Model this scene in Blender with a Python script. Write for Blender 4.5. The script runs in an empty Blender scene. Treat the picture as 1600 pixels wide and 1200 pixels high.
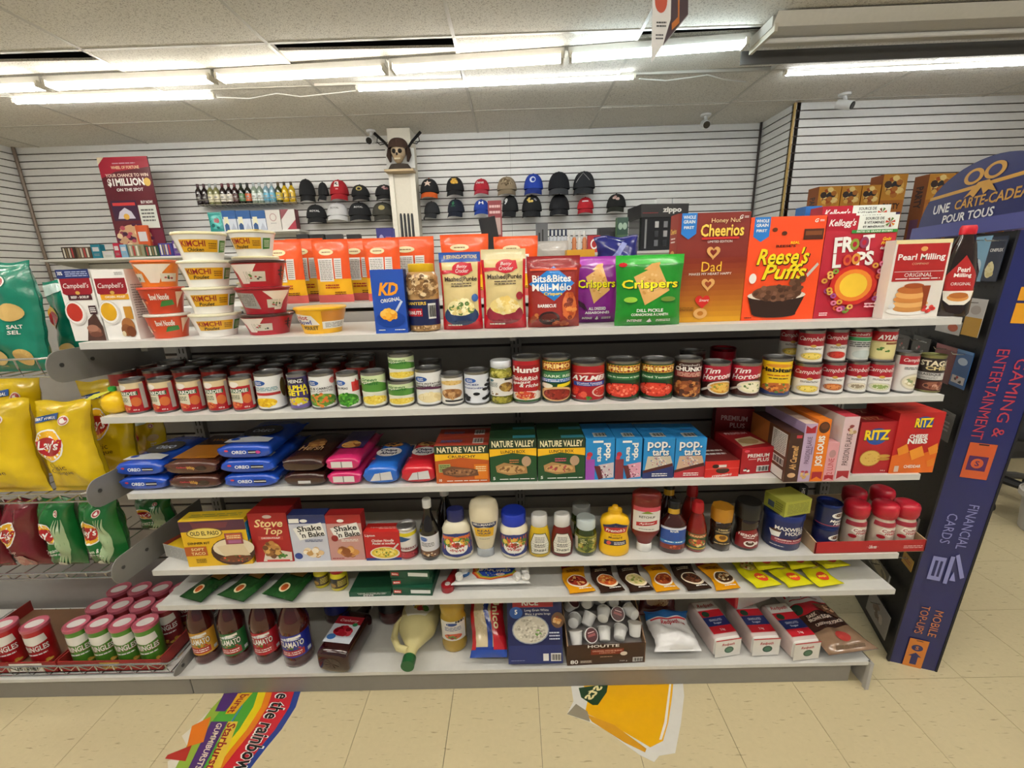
import bpy, math, random
from mathutils import Vector, Matrix
random.seed(7)
C = bpy.context.scene.collection
SC = bpy.context.scene
# ---------------------------------------------------------------- camera
F, PITCH, ROLL, YAW = 666.04, .2573, .0302, -.0105
CAM = Vector((-.0029, -1.1866, 1.4569))
_f0 = Vector((math.sin(YAW), math.cos(YAW), 0)); _r0 = Vector((math.cos(YAW), -math.sin(YAW), 0)); _d0 = Vector((0, 0, -1))
FW = _f0*math.cos(PITCH)+_d0*math.sin(PITCH)
_dn = _d0*math.cos(PITCH)-_f0*math.sin(PITCH)
RT = _r0*math.cos(ROLL)+_dn*math.sin(ROLL); DN = _dn*math.cos(ROLL)-_r0*math.sin(ROLL)
cd = bpy.data.cameras.new('camera'); cam = bpy.data.objects.new('camera', cd); C.objects.link(cam)
cd.sensor_width = 36; cd.lens = F/1600*36; cd.clip_start = .02; cd.clip_end = 60
m3 = Matrix((RT, -DN, -FW)).transposed()
cam.matrix_world = Matrix.Translation(CAM) @ m3.to_4x4()
SC.camera = cam
SC.view_settings.view_transform = 'Standard'; SC.view_settings.look = 'None'
SC.view_settings.exposure = -.1; SC.view_settings.gamma = 1; SC.view_settings.use_curve_mapping = False
# ---------------------------------------------------------------- world: dim even fill, added in place of the unbuilt rest of the shop
w = bpy.data.worlds.new('world'); SC.world = w; w.use_nodes = True
w.node_tree.nodes['Background'].inputs[0].default_value = (1, .97, .92, 1)
w.node_tree.nodes['Background'].inputs[1].default_value = .28
ROOM_W = 52
# ---------------------------------------------------------------- pixel helpers (1600x1200 frame of the photograph)
def ray(x, y): return RT*((x-800)/F)+DN*((y-600)/F)+FW
def atY(x, y, Y):
    d = ray(x, y); return CAM+d*((Y-CAM.y)/d.y)
def atZ(x, y, Z):
    d = ray(x, y); return CAM+d*((Z-CAM.z)/d.z)
def atP(x, y, P, n):
    d = ray(x, y); return CAM+d*((Vector(P)-CAM).dot(n)/d.dot(n))
def Xs(px, Y, Z):                      # world x of a pixel column at depth Y, height Z
    k = (px-800)/F; b = Vector((0, Y, Z))-CAM
    return (k*b.dot(FW)-b.dot(RT))/(RT.x-k*FW.x)
def Zs(py, X, Y):
    k = (py-600)/F; b = Vector((X, Y, 0))-CAM
    return (k*b.dot(FW)-b.dot(DN))/(DN.z-k*FW.z)
# ---------------------------------------------------------------- colour and materials
def lin(c):
    if not isinstance(c, str): return tuple(c)
    c = c.lstrip('#')
    if len(c) == 3: c = ''.join(k*2 for k in c)
    o = []
    for i in (0, 2, 4):
        v = int(c[i:i+2], 16)/255
        o.append(v/12.92 if v <= .04045 else ((v+.055)/1.055)**2.4)
    return (*o, 1)
MATS = {}
def M(name):
    if name in MATS: return MATS[name]
    spec = dict(paper=(.5, 0, 0, 0, 0), gloss=(.3, 0, .25, 0, 0), foil=(.27, .0, .5, .25, 28), plastic=(.35, 0, .1, 0, 0), glassy=(.08, 0, .6, 0, 0),
                tin=(.3, .9, 0, 0, 0), matte=(.85, 0, 0, 0, 0), cloth=(.9, 0, 0, .15, 300), paint=(.4, 0, 0, .02, 40), wire=(.25, .85, 0, 0, 0),
                film=(.2, 0, .6, .12, 40), wall=(.45, 0, 0, 0, 0), ctile=(.9, 0, 0, .5, 160), floor=(.38, 0, 0, .05, 60), dark=(.5, 0, 0, 0, 0))[name]
    m = bpy.data.materials.new(name); m.use_nodes = True; nt = m.node_tree; b = nt.nodes['Principled BSDF']
    a = nt.nodes.new('ShaderNodeAttribute'); a.attribute_name = 'Col'
    n = nt.nodes.new('ShaderNodeTexNoise'); n.inputs['Scale'].default_value = spec[4] or 35; n.inputs['Detail'].default_value = 3
    g = nt.nodes.new('ShaderNodeNewGeometry')
    nt.links.new(g.outputs['Position'], n.inputs['Vector'])
    mr = nt.nodes.new('ShaderNodeMapRange'); mr.inputs['To Min'].default_value = .93; mr.inputs['To Max'].default_value = 1.05
    nt.links.new(n.outputs['Fac'], mr.inputs['Value'])
    mx = nt.nodes.new('ShaderNodeVectorMath'); mx.operation = 'SCALE'
    nt.links.new(a.outputs['Color'], mx.inputs[0]); nt.links.new(mr.outputs['Result'], mx.inputs['Scale'])
    out = mx.outputs[0]
    if name in ('floor', 'ctile'):
        mp = nt.nodes.new('ShaderNodeMapping'); n2 = nt.nodes.new('ShaderNodeTexNoise'); cr = nt.nodes.new('ShaderNodeValToRGB')
        nt.links.new(g.outputs['Position'], mp.inputs['Vector']); nt.links.new(mp.outputs['Vector'], n2.inputs['Vector'])
        if name == 'floor':
            mp.inputs['Rotation'].default_value = (0, 0, .7); mp.inputs['Scale'].default_value = (13, 75, 1); n2.inputs['Scale'].default_value = 1.6; n2.inputs['Detail'].default_value = 6
            cr.color_ramp.elements[0].position = .27; cr.color_ramp.elements[0].color = (.5, .47, .42, 1)
            cr.color_ramp.elements[1].position = .375; cr.color_ramp.elements[1].color = (1, 1, 1, 1)
        else:
            n2.inputs['Scale'].default_value = 130; n2.inputs['Detail'].default_value = 2
            cr.color_ramp.elements[0].position = .36; cr.color_ramp.elements[0].color = (.62, .6, .58, 1)
            cr.color_ramp.elements[1].position = .46; cr.color_ramp.elements[1].color = (1, 1, 1, 1)
        nt.links.new(n2.outputs['Fac'], cr.inputs['Fac'])
        m2 = nt.nodes.new('ShaderNodeVectorMath'); m2.operation = 'MULTIPLY'
        nt.links.new(out, m2.inputs[0]); nt.links.new(cr.outputs['Color'], m2.inputs[1]); out = m2.outputs[0]
    nt.links.new(out, b.inputs['Base Color'])
    b.inputs['Roughness'].default_value = spec[0]; b.inputs['Metallic'].default_value = spec[1]
    b.inputs['Coat Weight'].default_value = spec[2]; b.inputs['Coat Roughness'].default_value = .12
    if spec[3]:
        bp = nt.nodes.new('ShaderNodeBump'); bp.inputs['Strength'].default_value = spec[3]; bp.inputs['Distance'].default_value = .01 if name != 'ctile' else .004
        nt.links.new(n.outputs['Fac'], bp.inputs['Height']); nt.links.new(bp.outputs['Normal'], b.inputs['Normal'])
    MATS[name] = m; return m
def glow(name, col, s):
    if name in MATS: return MATS[name]
    m = bpy.data.materials.new(name); m.use_nodes = True; b = m.node_tree.nodes['Principled BSDF']
    b.inputs['Base Color'].default_value = (1, 1, 1, 1); b.inputs['Emission Color'].default_value = (*col, 1); b.inputs['Emission Strength'].default_value = s
    MATS[name] = m; return m
# ---------------------------------------------------------------- mesh builder
class MB:
    def __init__(s): s.v = []; s.f = []; s.c = []
    def face(s, pts, col):
        n = len(s.v); s.v += [tuple(p) for p in pts]; s.f.append(tuple(range(n, n+len(pts)))); s.c.append(lin(col)); return s
    def box(s, x0, y0, z0, x1, y1, z1, col, top=None, front=None, side=None, ch=0):
        n = len(s.v); s.v += [(x, y, z) for z in (z0, z1) for y in (y0, y1) for x in (x0, x1)]
        for q, c in (((0, 1, 5, 4), front), ((3, 2, 6, 7), None), ((2, 0, 4, 6), side), ((1, 3, 7, 5), side), ((4, 5, 7, 6), top), ((2, 3, 1, 0), None)):
            s.f.append(tuple(n+k for k in q)); s.c.append(lin(c or col))
        return s
    def grid(s, fn, nu, nv, col, flip=False):
        n = len(s.v); s.v += [tuple(fn(i/nu, j/nv)) for j in range(nv+1) for i in range(nu+1)]
        for j in range(nv):
            for i in range(nu):
                a = n+j*(nu+1)+i; q = (a, a+1, a+nu+2, a+nu+1)
                s.f.append(q[::-1] if flip else q); s.c.append(lin(col(( i+.5)/nu, (j+.5)/nv) if callable(col) else col))
        return s
    def lathe(s, prof, col, n=28, sx=1, sy=1, cx=0, cy=0, caps=True):
        # prof: [(r, z[, colour of the band above])]
        b = len(s.v); m = len(prof); cur = lin(col)
        for q in prof:
            for k in range(n):
                a = 2*math.pi*k/n; s.v.append((cx+q[0]*sx*math.sin(a), cy-q[0]*sy*math.cos(a), q[1]))
        for j in range(m-1):
            c = lin(prof[j][2]) if len(prof[j]) > 2 else cur
            for k in range(n):
                k2 = (k+1) % n; s.f.append((b+j*n+k, b+j*n+k2, b+(j+1)*n+k2, b+(j+1)*n+k)); s.c.append(c)
        if caps:
            s.f.append(tuple(b+k for k in range(n))[::-1]); s.c.append(lin(prof[0][2]) if len(prof[0]) > 2 else cur)
            s.f.append(tuple(b+(m-1)*n+k for k in range(n))); s.c.append(lin(prof[-1][2]) if len(prof[-1]) > 2 else cur)
        return s
    def tube(s, pts, rad, col, n=6):
        pts = [Vector(p) for p in pts]; b = len(s.v); c = lin(col)
        for i, p in enumerate(pts):
            d = (pts[min(i+1, len(pts)-1)]-pts[max(i-1, 0)]).normalized()
            u = d.orthogonal().normalized() if abs(d.z) > .9 else d.cross(Vector((0, 0, 1))).normalized(); v = d.cross(u)
            for k in range(n):
                a = 2*math.pi*k/n; s.v.append(tuple(p+(u*math.cos(a)+v*math.sin(a))*(rad if not isinstance(rad, (list, tuple)) else rad[i])))
        for i in range(len(pts)-1):
            for k in range(n):
                k2 = (k+1) % n; s.f.append((b+i*n+k, b+i*n+k2, b+(i+1)*n+k2, b+(i+1)*n+k)); s.c.append(c)
        s.f.append(tuple(b+k for k in range(n))[::-1]); s.c.append(c)
        s.f.append(tuple(b+(len(pts)-1)*n+k for k in range(n))); s.c.append(c)
        return s
    def prism(s, pts, y0, y1, col, side=None, m=None):
        # outline pts (x, z) extruded from y0 (front) to y1
        n = len(pts); b = len(s.v)
        s.v += [(x, y0, z) for x, z in pts]+[(x, y1, z) for x, z in pts]
        s.f.append(tuple(range(b, b+n))); s.c.append(lin(col))
        s.f.append(tuple(range(b+n, b+2*n))[::-1]); s.c.append(lin(side or col))
        for k in range(n):
            k2 = (k+1) % n; s.f.append((b+k, b+n+k, b+n+k2, b+k2)); s.c.append(lin(side or col))
        return s
    def mesh(s, name, mat, sharp=40):
        me = bpy.data.meshes.new(name); me.from_pydata(s.v, [], s.f); me.materials.append(mat if not isinstance(mat, str) else M(mat))
        at = me.attributes.new('Col', 'FLOAT_COLOR', 'CORNER'); buf = []
        for f, c in zip(s.f, s.c): buf += list(c)*len(f)
        at.data.foreach_set('color', buf)
        me.shade_smooth(); me.set_sharp_from_angle(angle=math.radians(sharp)); return me
    def build(s, name, mat, parent=None, sharp=40, **kw):
        o = bpy.data.objects.new(name, s.mesh(name, mat, sharp)); C.objects.link(o)
        if parent: o.parent = parent
        for k, v in kw.items(): o[k] = v
        return o
def thing(name, label, cat, loc=(0, 0, 0), rz=0, group=None, rx=0, ry=0):
    o = bpy.data.objects.new(name, None); C.objects.link(o); o.empty_display_size = .02
    o.location = loc; o.rotation_euler = (rx, ry, rz); o['label'] = label; o['category'] = cat
    if group: o['group'] = group
    return o
def tag(o, label, cat, group=None):
    o['label'] = label; o['category'] = cat
    if group: o['group'] = group
    return o
def dup(root, loc, label=None, rz=None, group=None):
    r2 = root.copy(); C.objects.link(r2); r2.location = loc
    if label: r2['label'] = label
    if group: r2['group'] = group
    if rz is not None: r2.rotation_euler = (root.rotation_euler.x, root.rotation_euler.y, rz)
    for ch in root.children:
        c = ch.copy(); C.objects.link(c); c.parent = r2
        for g in ch.children:
            d = g.copy(); C.objects.link(d); d.parent = c
    return r2
def inst(name, me, parent, loc, rot=(0, 0, 0), scale=(1, 1, 1)):
    o = bpy.data.objects.new(name, me); C.objects.link(o); o.parent = parent; o.location = loc; o.rotation_euler = rot; o.scale = scale; return o
# ---------------------------------------------------------------- printed artwork: flat shapes laid on a surface S(u, v, lift)
def r(*a): return ('r',)+a
def e(*a): return ('e',)+a
def t(*a): return ('t',)+a
def p(*a): return ('p',)+a
def f(*a): return ('f',)+a
def l(*a): return ('l',)+a
def bar(u0, v0, u1, v1):
    o = [r(u0, v0, u1, v1, '#e8e8e4')]; n = 11
    for k in range(n):
        x = u0+(u1-u0)*(k+.6)/(n+.5); o.append(r(x, v0+(v1-v0)*.12, x+(u1-u0)*(.03+.025*(k*7 % 3)), v1-(v1-v0)*.12, '#1a1a1a'))
    return o
_TX = {}
def textshape(s, st):
    k = (s, st)
    if k in _TX: return _TX[k]
    cu = bpy.data.curves.new('t', 'FONT'); cu.body = s; cu.resolution_u = 2; cu.fill_mode = 'FRONT'
    if 'b' in st: cu.offset = .022
    if 'B' in st: cu.offset = .04
    if 'i' in st: cu.shear = .28
    ob = bpy.data.objects.new('t', cu); me = ob.to_mesh(); me.calc_loop_triangles()
    vs = [v.co.copy() for v in me.vertices]; tr = [tuple(q.vertices) for q in me.loop_triangles]
    x0 = min(v.x for v in vs); x1 = max(v.x for v in vs); y0 = min(v.y for v in vs); y1 = max(v.y for v in vs)
    out = ([((v.x-x0)/(x1-x0), (v.y-y0)/max(y1-y0, 1e-6)) for v in vs], tr)
    ob.to_mesh_clear(); bpy.data.objects.remove(ob); bpy.data.curves.remove(cu)
    _TX[k] = out; return out
def art(mb, S, ops, W, H, step=None, lift=.0004, dl=.00012, seed=0):
    """step: longest edge (m) before a triangle is split, for curved surfaces."""
    rnd = random.Random(seed); flat = []
    for o in ops:
        if isinstance(o, list): flat += o
        else: flat.append(o)
    def tri(a, b, c, col, lf, d=0):
        if step and d < 7:
            def ln(p_, q_): return math.hypot((p_[0]-q_[0])*W, (p_[1]-q_[1])*H)
            ls = [ln(a, b), ln(b, c), ln(c, a)]; mx = max(ls)
            if mx > step:
                k = ls.index(mx); P_ = [a, b, c]; i, j, q = P_[k], P_[(k+1) % 3], P_[(k+2) % 3]
                m_ = ((i[0]+j[0])/2, (i[1]+j[1])/2)
                tri(i, m_, q, col, lf, d+1); tri(m_, j, q, col, lf, d+1); return
        mb.face((S(*a, lf), S(*b, lf), S(*c, lf)), col)
    def quad(u0, v0, u1, v1, col, lf):
        if not step: mb.face((S(u0, v0, lf), S(u1, v0, lf), S(u1, v1, lf), S(u0, v1, lf)), col)
        else: mb.grid(lambda a, b: S(u0+(u1-u0)*a, v0+(v1-v0)*b, lf), max(1, int(abs(u1-u0)*W/step+.7)), max(1, int(abs(v1-v0)*H/step+.7)), col)
    def ell(cu, cv, ru, rv, col, lf, n=20):
        pts = [(cu+ru*math.cos(2*math.pi*k/n), cv+rv*math.sin(2*math.pi*k/n)) for k in range(n)]
        if not step: mb.face([S(*q, lf) for q in pts], col)
        else:
            for k in range(n): tri((cu, cv), pts[k], pts[(k+1) % n], col, lf)
    for i, o in enumerate(flat):
        lf = lift+dl*i; k = o[0]
        if k == 'r': quad(*o[1:5], o[5], lf)
        elif k == 'e': ell(*o[1:5], o[5], lf)
        elif k == 'p':
            pts = o[1]; cx = sum(q[0] for q in pts)/len(pts); cy = sum(q[1] for q in pts)/len(pts)
            if not step: mb.face([S(*q, lf) for q in pts], o[2])
            else:
                for j in range(len(pts)): tri((cx, cy), pts[j], pts[(j+1) % len(pts)], o[2], lf)
        elif k == 't':
            s, cu, cv, ww, hh, col = o[1:7]; st = o[7] if len(o) > 7 else ''; ang = o[8] if len(o) > 8 else 0
            vs, tr = textshape(s, ''.join(ch for ch in st if ch in 'bBi'))
            if 'V' in st: fn = lambda q: (cu-(q[1]-.5)*ww, cv+(q[0]-.5)*hh)     # reads upwards
            elif 'D' in st: fn = lambda q: (cu+(q[1]-.5)*ww, cv-(q[0]-.5)*hh)   # reads downwards
            elif 'U' in st: fn = lambda q: (cu-(q[0]-.5)*ww, cv-(q[1]-.5)*hh)   # upside down
            elif ang:
                ca, sa = math.cos(ang), math.sin(ang); fn = lambda q: (cu+((q[0]-.5)*ww*W*ca-(q[1]-.5)*hh*H*sa)/W, cv+((q[0]-.5)*ww*W*sa+(q[1]-.5)*hh*H*ca)/H)
            else: fn = lambda q: (cu+(q[0]-.5)*ww, cv+(q[1]-.5)*hh)
            pv = [fn(q) for q in vs]
            for a, b, c in tr: tri(pv[a], pv[b], pv[c], col, lf)
        elif k == 'f':
            cu, cv, ru, rv, cols, n = o[1:7]; sz = o[7] if len(o) > 7 else .3
            if n >= 14 and .15 < sz < .46 and ru < .47: ell(cu, cv, ru*.9, rv*.88, cols[0], lf-.00004)
            sz *= 1.15
            for j in range(n):
                a = rnd.uniform(0, 6.283); d = math.sqrt(rnd.random())*(1-sz*.6)
                q = rnd.uniform(.7, 1.1)*sz*min(ru*W, rv*H); an = rnd.uniform(.6, 1)
                ell(cu+ru*d*math.cos(a), cv+rv*d*math.sin(a), q/W, q*an/H, cols[j % len(cols)], lf+.00001*j, 8)
        elif k == 'l':
            u0, v0, u1, v1, n, col = o[1:7]
            for j in range(n):
                h = (v1-v0)/n; x = u0
                while x < u1-.02*(u1-u0):
                    x2 = min(u1, x+rnd.uniform(.1, .3)*(u1-u0)); quad(x, v0+h*j+h*.25, x2, v0+h*j+h*.7, col, lf); x = x2+.03*(u1-u0)
    return mb
# ================================================================ SETTING
CEIL, YB, YR, XL, XR, XC = 2.935, 4.0, 3.43, -5.47, 5.2, 2.735
def struct(o): o['kind'] = 'structure'; return o
fl = struct(MB().box(XL, -3.2, -.05, XR, YB, -.004, '#6b6456').build('floor', 'floor'))
tm = MB().box(.0008, .0008, -.004, .3042, .3042, 0, '#cabd98').mesh('floor_tile', 'floor')
for i in range(-6, 13):
    for j in range(-4, 11):
        x, y = 1.57+.305*(i-6), .03+.305*j
        if x > XR-.31: continue
        inst('floor_tile', tm, fl, (x, y, 0))
rest = MB()
for i in range(-18, 18):
    for j in range(-10, 13):
        if -6 <= i < 13 and -4 <= j < 11: continue
        x, y = 1.57+.305*(i-6), .03+.305*j
        if XL < x < XR-.31 and y < YB-.3: rest.box(x+.0008, y+.0008, -.004, x+.3042, y+.3042, 0, '#cabd98')
rest.build('outer_floor_tile', 'floor', fl, kind='stuff')
ce = struct(MB().box(XL, -3.2, 3.2, XR, YB, 3.24, '#1c1b1a').build('ceiling', 'matte'))
ct = MB().box(.006, .006, 0, 1.204, .654, .016, '#dcd8ce').mesh('ceiling_tile', 'ctile')
bx = MB().box(-.011, 0, -.004, .011, .66, .02, '#b9b5ab').mesh('ceiling_grid_bar', 'paint')
by = MB().box(0, -.011, -.004, 1.21, .011, .02, '#b9b5ab').mesh('ceiling_grid_bar', 'paint')
for i in range(-5, 5):
    for j in range(-9, 2):
        x, y = -.345+1.21*i, 2.70+.66*j
        o = inst('ceiling_tile', ct, ce, (x, y, CEIL))
        if j == -1 and i in (-3, -1, 1): o.scale.y = .82; o.location.y = y+.12; o.rotation_euler.z = .035 if i < 1 else -.03; o.location.z = CEIL+.012
        if j == 1 and i == 1: o.rotation_euler.x = .03; o.location.z -= .01
        inst('ceiling_grid_bar', bx, ce, (x, y, CEIL)); inst('ceiling_grid_bar', by, ce, (x, y, CEIL))
def slatwall(name, p0, p1, z0, z1, pitch=.0735, edge=None):
    """white slatwall from p0 to p1 (plan), its face on the right-hand side looking from p0 to p1"""
    L = math.dist(p0, p1); ang = math.atan2(p1[1]-p0[1], p1[0]-p0[0])
    wl = struct(MB().box(0, .012, z0, L, .05, z1, '#33241b').build(name, 'wall')); wl.location = (p0[0], p0[1], 0); wl.rotation_euler.z = ang
    n = int((z1-z0)/pitch); seg = 1 if L < 1.5 else round(L/2.44)
    sm = MB().box(0, 0, 0, L/seg-.0015, .012, pitch-.011, '#e3e3e0').mesh('slat', 'wall')
    for k in range(n+1):
        for q in range(seg):
            o = inst('slat', sm, wl, (q*L/seg, 0, z1-(k+1)*pitch+.011))
    return wl
slatwall('wall_back', (XL, YB), (XC, YB), 0, CEIL)
slatwall('wall_left', (XL, -3.2), (XL, YB), 0, CEIL)
slatwall('wall_return', (XC, YB), (XC, YR), 0, CEIL)
slatwall('wall_right', (XC, YR), (XR, YR), 0, CEIL)
struct(MB().box(XR, -3.2, 0, XR+.05, YR, CEIL, '#d8d6d0').build('wall_side', 'wall'))
struct(MB().box(XC-.012, YR-.004, 0, XC+.006, YR+.012, CEIL, '#b89a5a').build('trim_1', 'paint'))
struct(MB().box(XC-.03, YB-.03, 0, XC-.012, YB-.012, CEIL, '#3a3230').build('trim_2', 'paint'))
a = atY(24, 240, YB-.02)
struct(MB().tube([(XL+.03, YB-.03, 0), (XL+.03, YB-.03, CEIL)], .016, '#7a6858').build('trim_3', 'paint'))
# boxed pillar on the back wall
a, b = atY(613, 300, YB-.25), atY(648, 300, YB-.25)
pil = thing('boxed_pillar', 'cream boxed pillar standing against the white slatwall', 'pillar', ((a.x+b.x)/2, YB-.25, 0)); hw = (b.x-a.x)/2
zc = Zs(272, a.x, YB-.25)
MB().box(-hw, 0, 0, hw, .249, CEIL-.005, '#d8d2c2').build('shaft', 'paint', pil)
MB().box(-hw-.02, -.02, 0, -hw+.03, 0, zc, '#e0dbce').build('casing', 'paint', pil); MB().box(hw-.03, -.02, 0, hw+.02, 0, zc, '#e0dbce').build('casing', 'paint', pil)
MB().box(-hw-.03, -.13, zc, hw+.03, 0, zc+.02, '#b39b72').build('ledge', 'paint', pil)
PIL = ((a.x+b.x)/2, YB-.25, zc+.02)
# ---------------------------------------------------------------- fluorescent lamps
def fixture(pa, pb, label, w=.1, ntube=2, s=38, tint=(1, .96, .88), name='fluorescent_light', lit=True, z=CEIL, drop=.04, group=None, rad=.0135):
    pa, pb = Vector(pa), Vector(pb); d = pb-pa; L = math.hypot(d.x, d.y)
    th = thing(name, label, 'ceiling light', (pa.x, pa.y, z-.006), math.atan2(d.y, d.x), group)
    MB().box(.004, -w/2+.02, -drop, L-.004, w/2-.02, 0, '#c9c6be').build('housing', 'paint', th)
    for sgn in (-1, 1) if w > .2 else ():
        MB().face(((.004, sgn*(w/2-.02), -drop), (L-.004, sgn*(w/2-.02), -drop), (L-.004, sgn*w/2*1.25, -.004), (.004, sgn*w/2*1.25, -.004)), '#e4e2da').build('reflector', 'paint', th)
    for x in (.01, L-.03): MB().box(x, -w/2, -drop-rad*2.4, x+.02, w/2, -drop+.01, '#cfc9b8').build('lamp_holder', 'paint', th)
    for k in range(ntube):
        y = 0 if ntube == 1 else (k-.5)*w*.5
        tb = MB().tube([(.03, y, -drop-.018), (L-.03, y, -drop-.018)], rad, '#f2f2f0', 10)
        tb.build('tube', glow('tube_%g_%g' % (s, tint[2]), tint, s) if lit else 'plastic', th)
    return th
ZA = 2.87
row = [(-75, 122), (75, 136), (340, 125), (610, 110), (887, 92), (1173, 70)]
labs = ['twin tube light glowing warm white over the tall burgundy poster', 'twin tube light glowing warm white, beside the sagging ceiling tile', 'twin tube light glowing warm white in line with the boxed pillar',
        'twin tube light glowing warm white between two ceiling gaps', 'twin tube light glowing cool white beside the hanging price sign']
pts = [atZ(x, y, ZA) for x, y in row]
pts[0] = pts[1]+(pts[1]-pts[2])
for k in range(5):
    fixture(pts[k], pts[k]+(pts[k+1]-pts[k])*.985, labs[k], s=34, tint=(1, .95, .86) if k < 4 else (.8, .95, 1), z=CEIL)
def strip(xa, ya, xb, yb, label, ext=0):
    a, b = atZ(xa, ya, 2.9), atZ(xb, yb, 2.9); b = b+(b-a)*ext
    return fixture(a, b, label, w=.03, ntube=1, s=26, tint=(.93, .97, 1), name='strip_light', drop=.006, rad=.009)
strip(555, 142, 995, 123, 'slim cool white strip light above the row of caps')
strip(1222, 118, 1600, 101, 'slim cool white strip light over the stepped slatwall', .3)
strip(20, 162, 338, 153, 'slim cool white strip light over the wine bottle rack')
a, b = atZ(1187, 62, 2.86), atZ(1600, 45, 2.86)
big = fixture(a, b+(b-a)*.25, 'wide unlit light fitting with bare grey tube and dark side rail', w=.3, ntube=1, lit=False, drop=.06)
MB().box(-.02, .19, -.13, (b-a).length*1.25, .205, -.05, '#4c4a48').build('side_rail', 'paint', big)
for k, (x, y) in enumerate([(x, y) for y in (.55, -.75, -2.1) for x in (-3.4, -1.9, -.4, 1.1, 2.6)]):
    if y > 0 and abs(x) < 3: continue
    fixture((x, y, 0), (x+1.22, y, 0), 'twin tube light over the shopping aisle in front of the shelving', s=ROOM_W, tint=(1, .95, .87), group='tube lights above the aisle')
# ================================================================ SHELVING
SH = dict(a=(1.301, -.0105), b=(1.081, -.011), c=(.826, .0025), d=(.540, .012), e=(.416, -.004), g=(.1145, .0))
DEP = .36
sn = dict(a='off-white metal shelf holding cereal boxes, pouches and noodle bowls', b='off-white metal shelf lined with food cans', c='off-white metal shelf of cookies, snack bars and crackers', d='off-white metal shelf of dinner kits, sauces and coffee', e='off-white metal shelf of flat packets and marshmallows')
for k in 'abcde':
    z, y = SH[k]
    th = thing('metal_shelf', sn[k], 'shelf', (0, y, z))
    MB().box(-1.22, 0, -.0185, 1.22, DEP-y-.022, -.0005, '#d2d2ce', front='#c6c6c2').build('shelf_board', 'paint', th)
    MB().box(-1.22, -.0012, -.0195, 1.22, .0, -.0008, '#c8c8c4').build('front_lip', 'paint', th)
    for x in (-1.14, -.02, 1.12): MB().box(x, .1, -.045, x+.02, DEP-y-.022, -.0186, '#8a8884').build('bracket', 'paint', th)
SX = -3.2
bs = thing('shelving_plinth', 'grey metal base deck and kick board under the shelving', 'plinth', (0, 0, 0))
MB().box(SX, .0, .1, 1.2, DEP-.022, .114, '#cfcfcb').build('base_deck', 'paint', bs)
for x0, x1 in ((SX, -1.213), (-1.209, 1.16)): MB().box(x0, .028, 0, x1, .045, .1, '#8b8884').build('kick_board', 'paint', bs)
MB().prism([(1.192, .114), (1.192, .0), (1.204, 0), (1.204, .114)], -.008, .007, '#b2b0ac').build('foot', 'paint', bs)
MB().face(((1.2, -.008, 0), (1.2, -.008, .114), (1.2, .2, .114), (1.2, .06, 0)), '#a9a6a2').face(((1.204, -.008, 0), (1.204, .06, 0), (1.204, .2, .114), (1.204, -.008, .114)), '#a9a6a2').build('end_bracket', 'paint', bs)
fr = thing('shelving_rack', 'grey shelving back frame with slotted uprights and grooved panels', 'shelving', (0, DEP, 0))
for x0, x1 in ((SX, -1.24), (-1.2, -.02), (.02, 1.19)):
    z = .0
    for zt in (.33, .47, *[Zs(yy, atY(xx, yy, DEP).x, DEP) for xx, yy in ((420, 787), (430, 676), (350, 554))], 1.335):
        MB().box(x0, .0, z+.010, x1, .012, zt, '#9a9792').build('back_panel', 'paint', fr); z = zt
    MB().box(x0, .006, 0, x1, .02, 1.335, '#2c1c18').build('groove_backing', 'paint', fr)
for x in (-1.22, 0, 1.205):
    u = MB().box(x-.018, -.018, .0, x+.018, .02, 1.345, '#8e8c88')
    for k in range(38):
        for q in (-.009, .005): u.box(x+q, -.0186, .15+k*.031, x+q+.004, -.018, .168+k*.031, '#26241f')
    u.build('upright', 'paint', fr)
zr = 1.365
rs = thing('rear_shelf', 'white shelf of the rear side holding orange pouches', 'shelf', (0, .385, zr))
MB().box(-1.3, 0, -.0185, 1.22, .36, -.0005, '#d6d6d2', front='#c9c9c5').build('shelf_board', 'paint', rs)
MB().box(-1.3, .33, -zr, 1.22, .345, -.0186, '#9a9792').build('rear_skirt', 'paint', rs)
# ================================================================ PRODUCT BUILDERS
def spot(xl, xr, yt, s, yf=.02, zo=0):
    z, y0 = SH[s]; z += zo; Y = y0+yf
    x0, x1 = Xs(xl, Y, z), Xs(xr, Y, z)
    return (x0+x1)/2, Y, z, x1-x0, Zs(yt, (x0+x1)/2, Y)-z
BOX = {}
def box_at(name, label, cat, X, Y, Z, W, H, D, cols, fa=(), ta=(), la=(), ra=(), rz=0, group=None, rx=0, seed=0):
    th = thing(name, label, cat, (X, Y, Z), rz, group, rx)
    c = cols if isinstance(cols, tuple) else (cols, cols, cols)
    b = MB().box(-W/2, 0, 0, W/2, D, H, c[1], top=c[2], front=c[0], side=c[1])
    bo_ = b.build('carton', 'paper', th)
    for nm, ops, S, w_, h_ in (('front_print', fa, lambda u, v, k: ((u-.5)*W, -k, v*H), W, H), ('top_print', ta, lambda u, v, k: ((u-.5)*W, v*D, H+k), W, D),
                               ('side_print', la, lambda u, v, k: (-W/2-k, (1-u)*D, v*H), D, H), ('side_print', ra, lambda u, v, k: (W/2+k, u*D, v*H), D, H)):
        if ops: art(MB(), S, ops, w_, h_, seed=seed).build(nm, 'gloss', th)
    return th
def box(name, label, cat, xl, xr, yt, s, D, cols, fa=(), yf=.02, zo=0, H=None, W=None, **kw):
    X, Y, Z, w_, h = spot(xl, xr, yt, s, yf, zo)
    return box_at(name, label, cat, X, Y, Z, W or w_, H or h, D, cols, fa, **kw)
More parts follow.
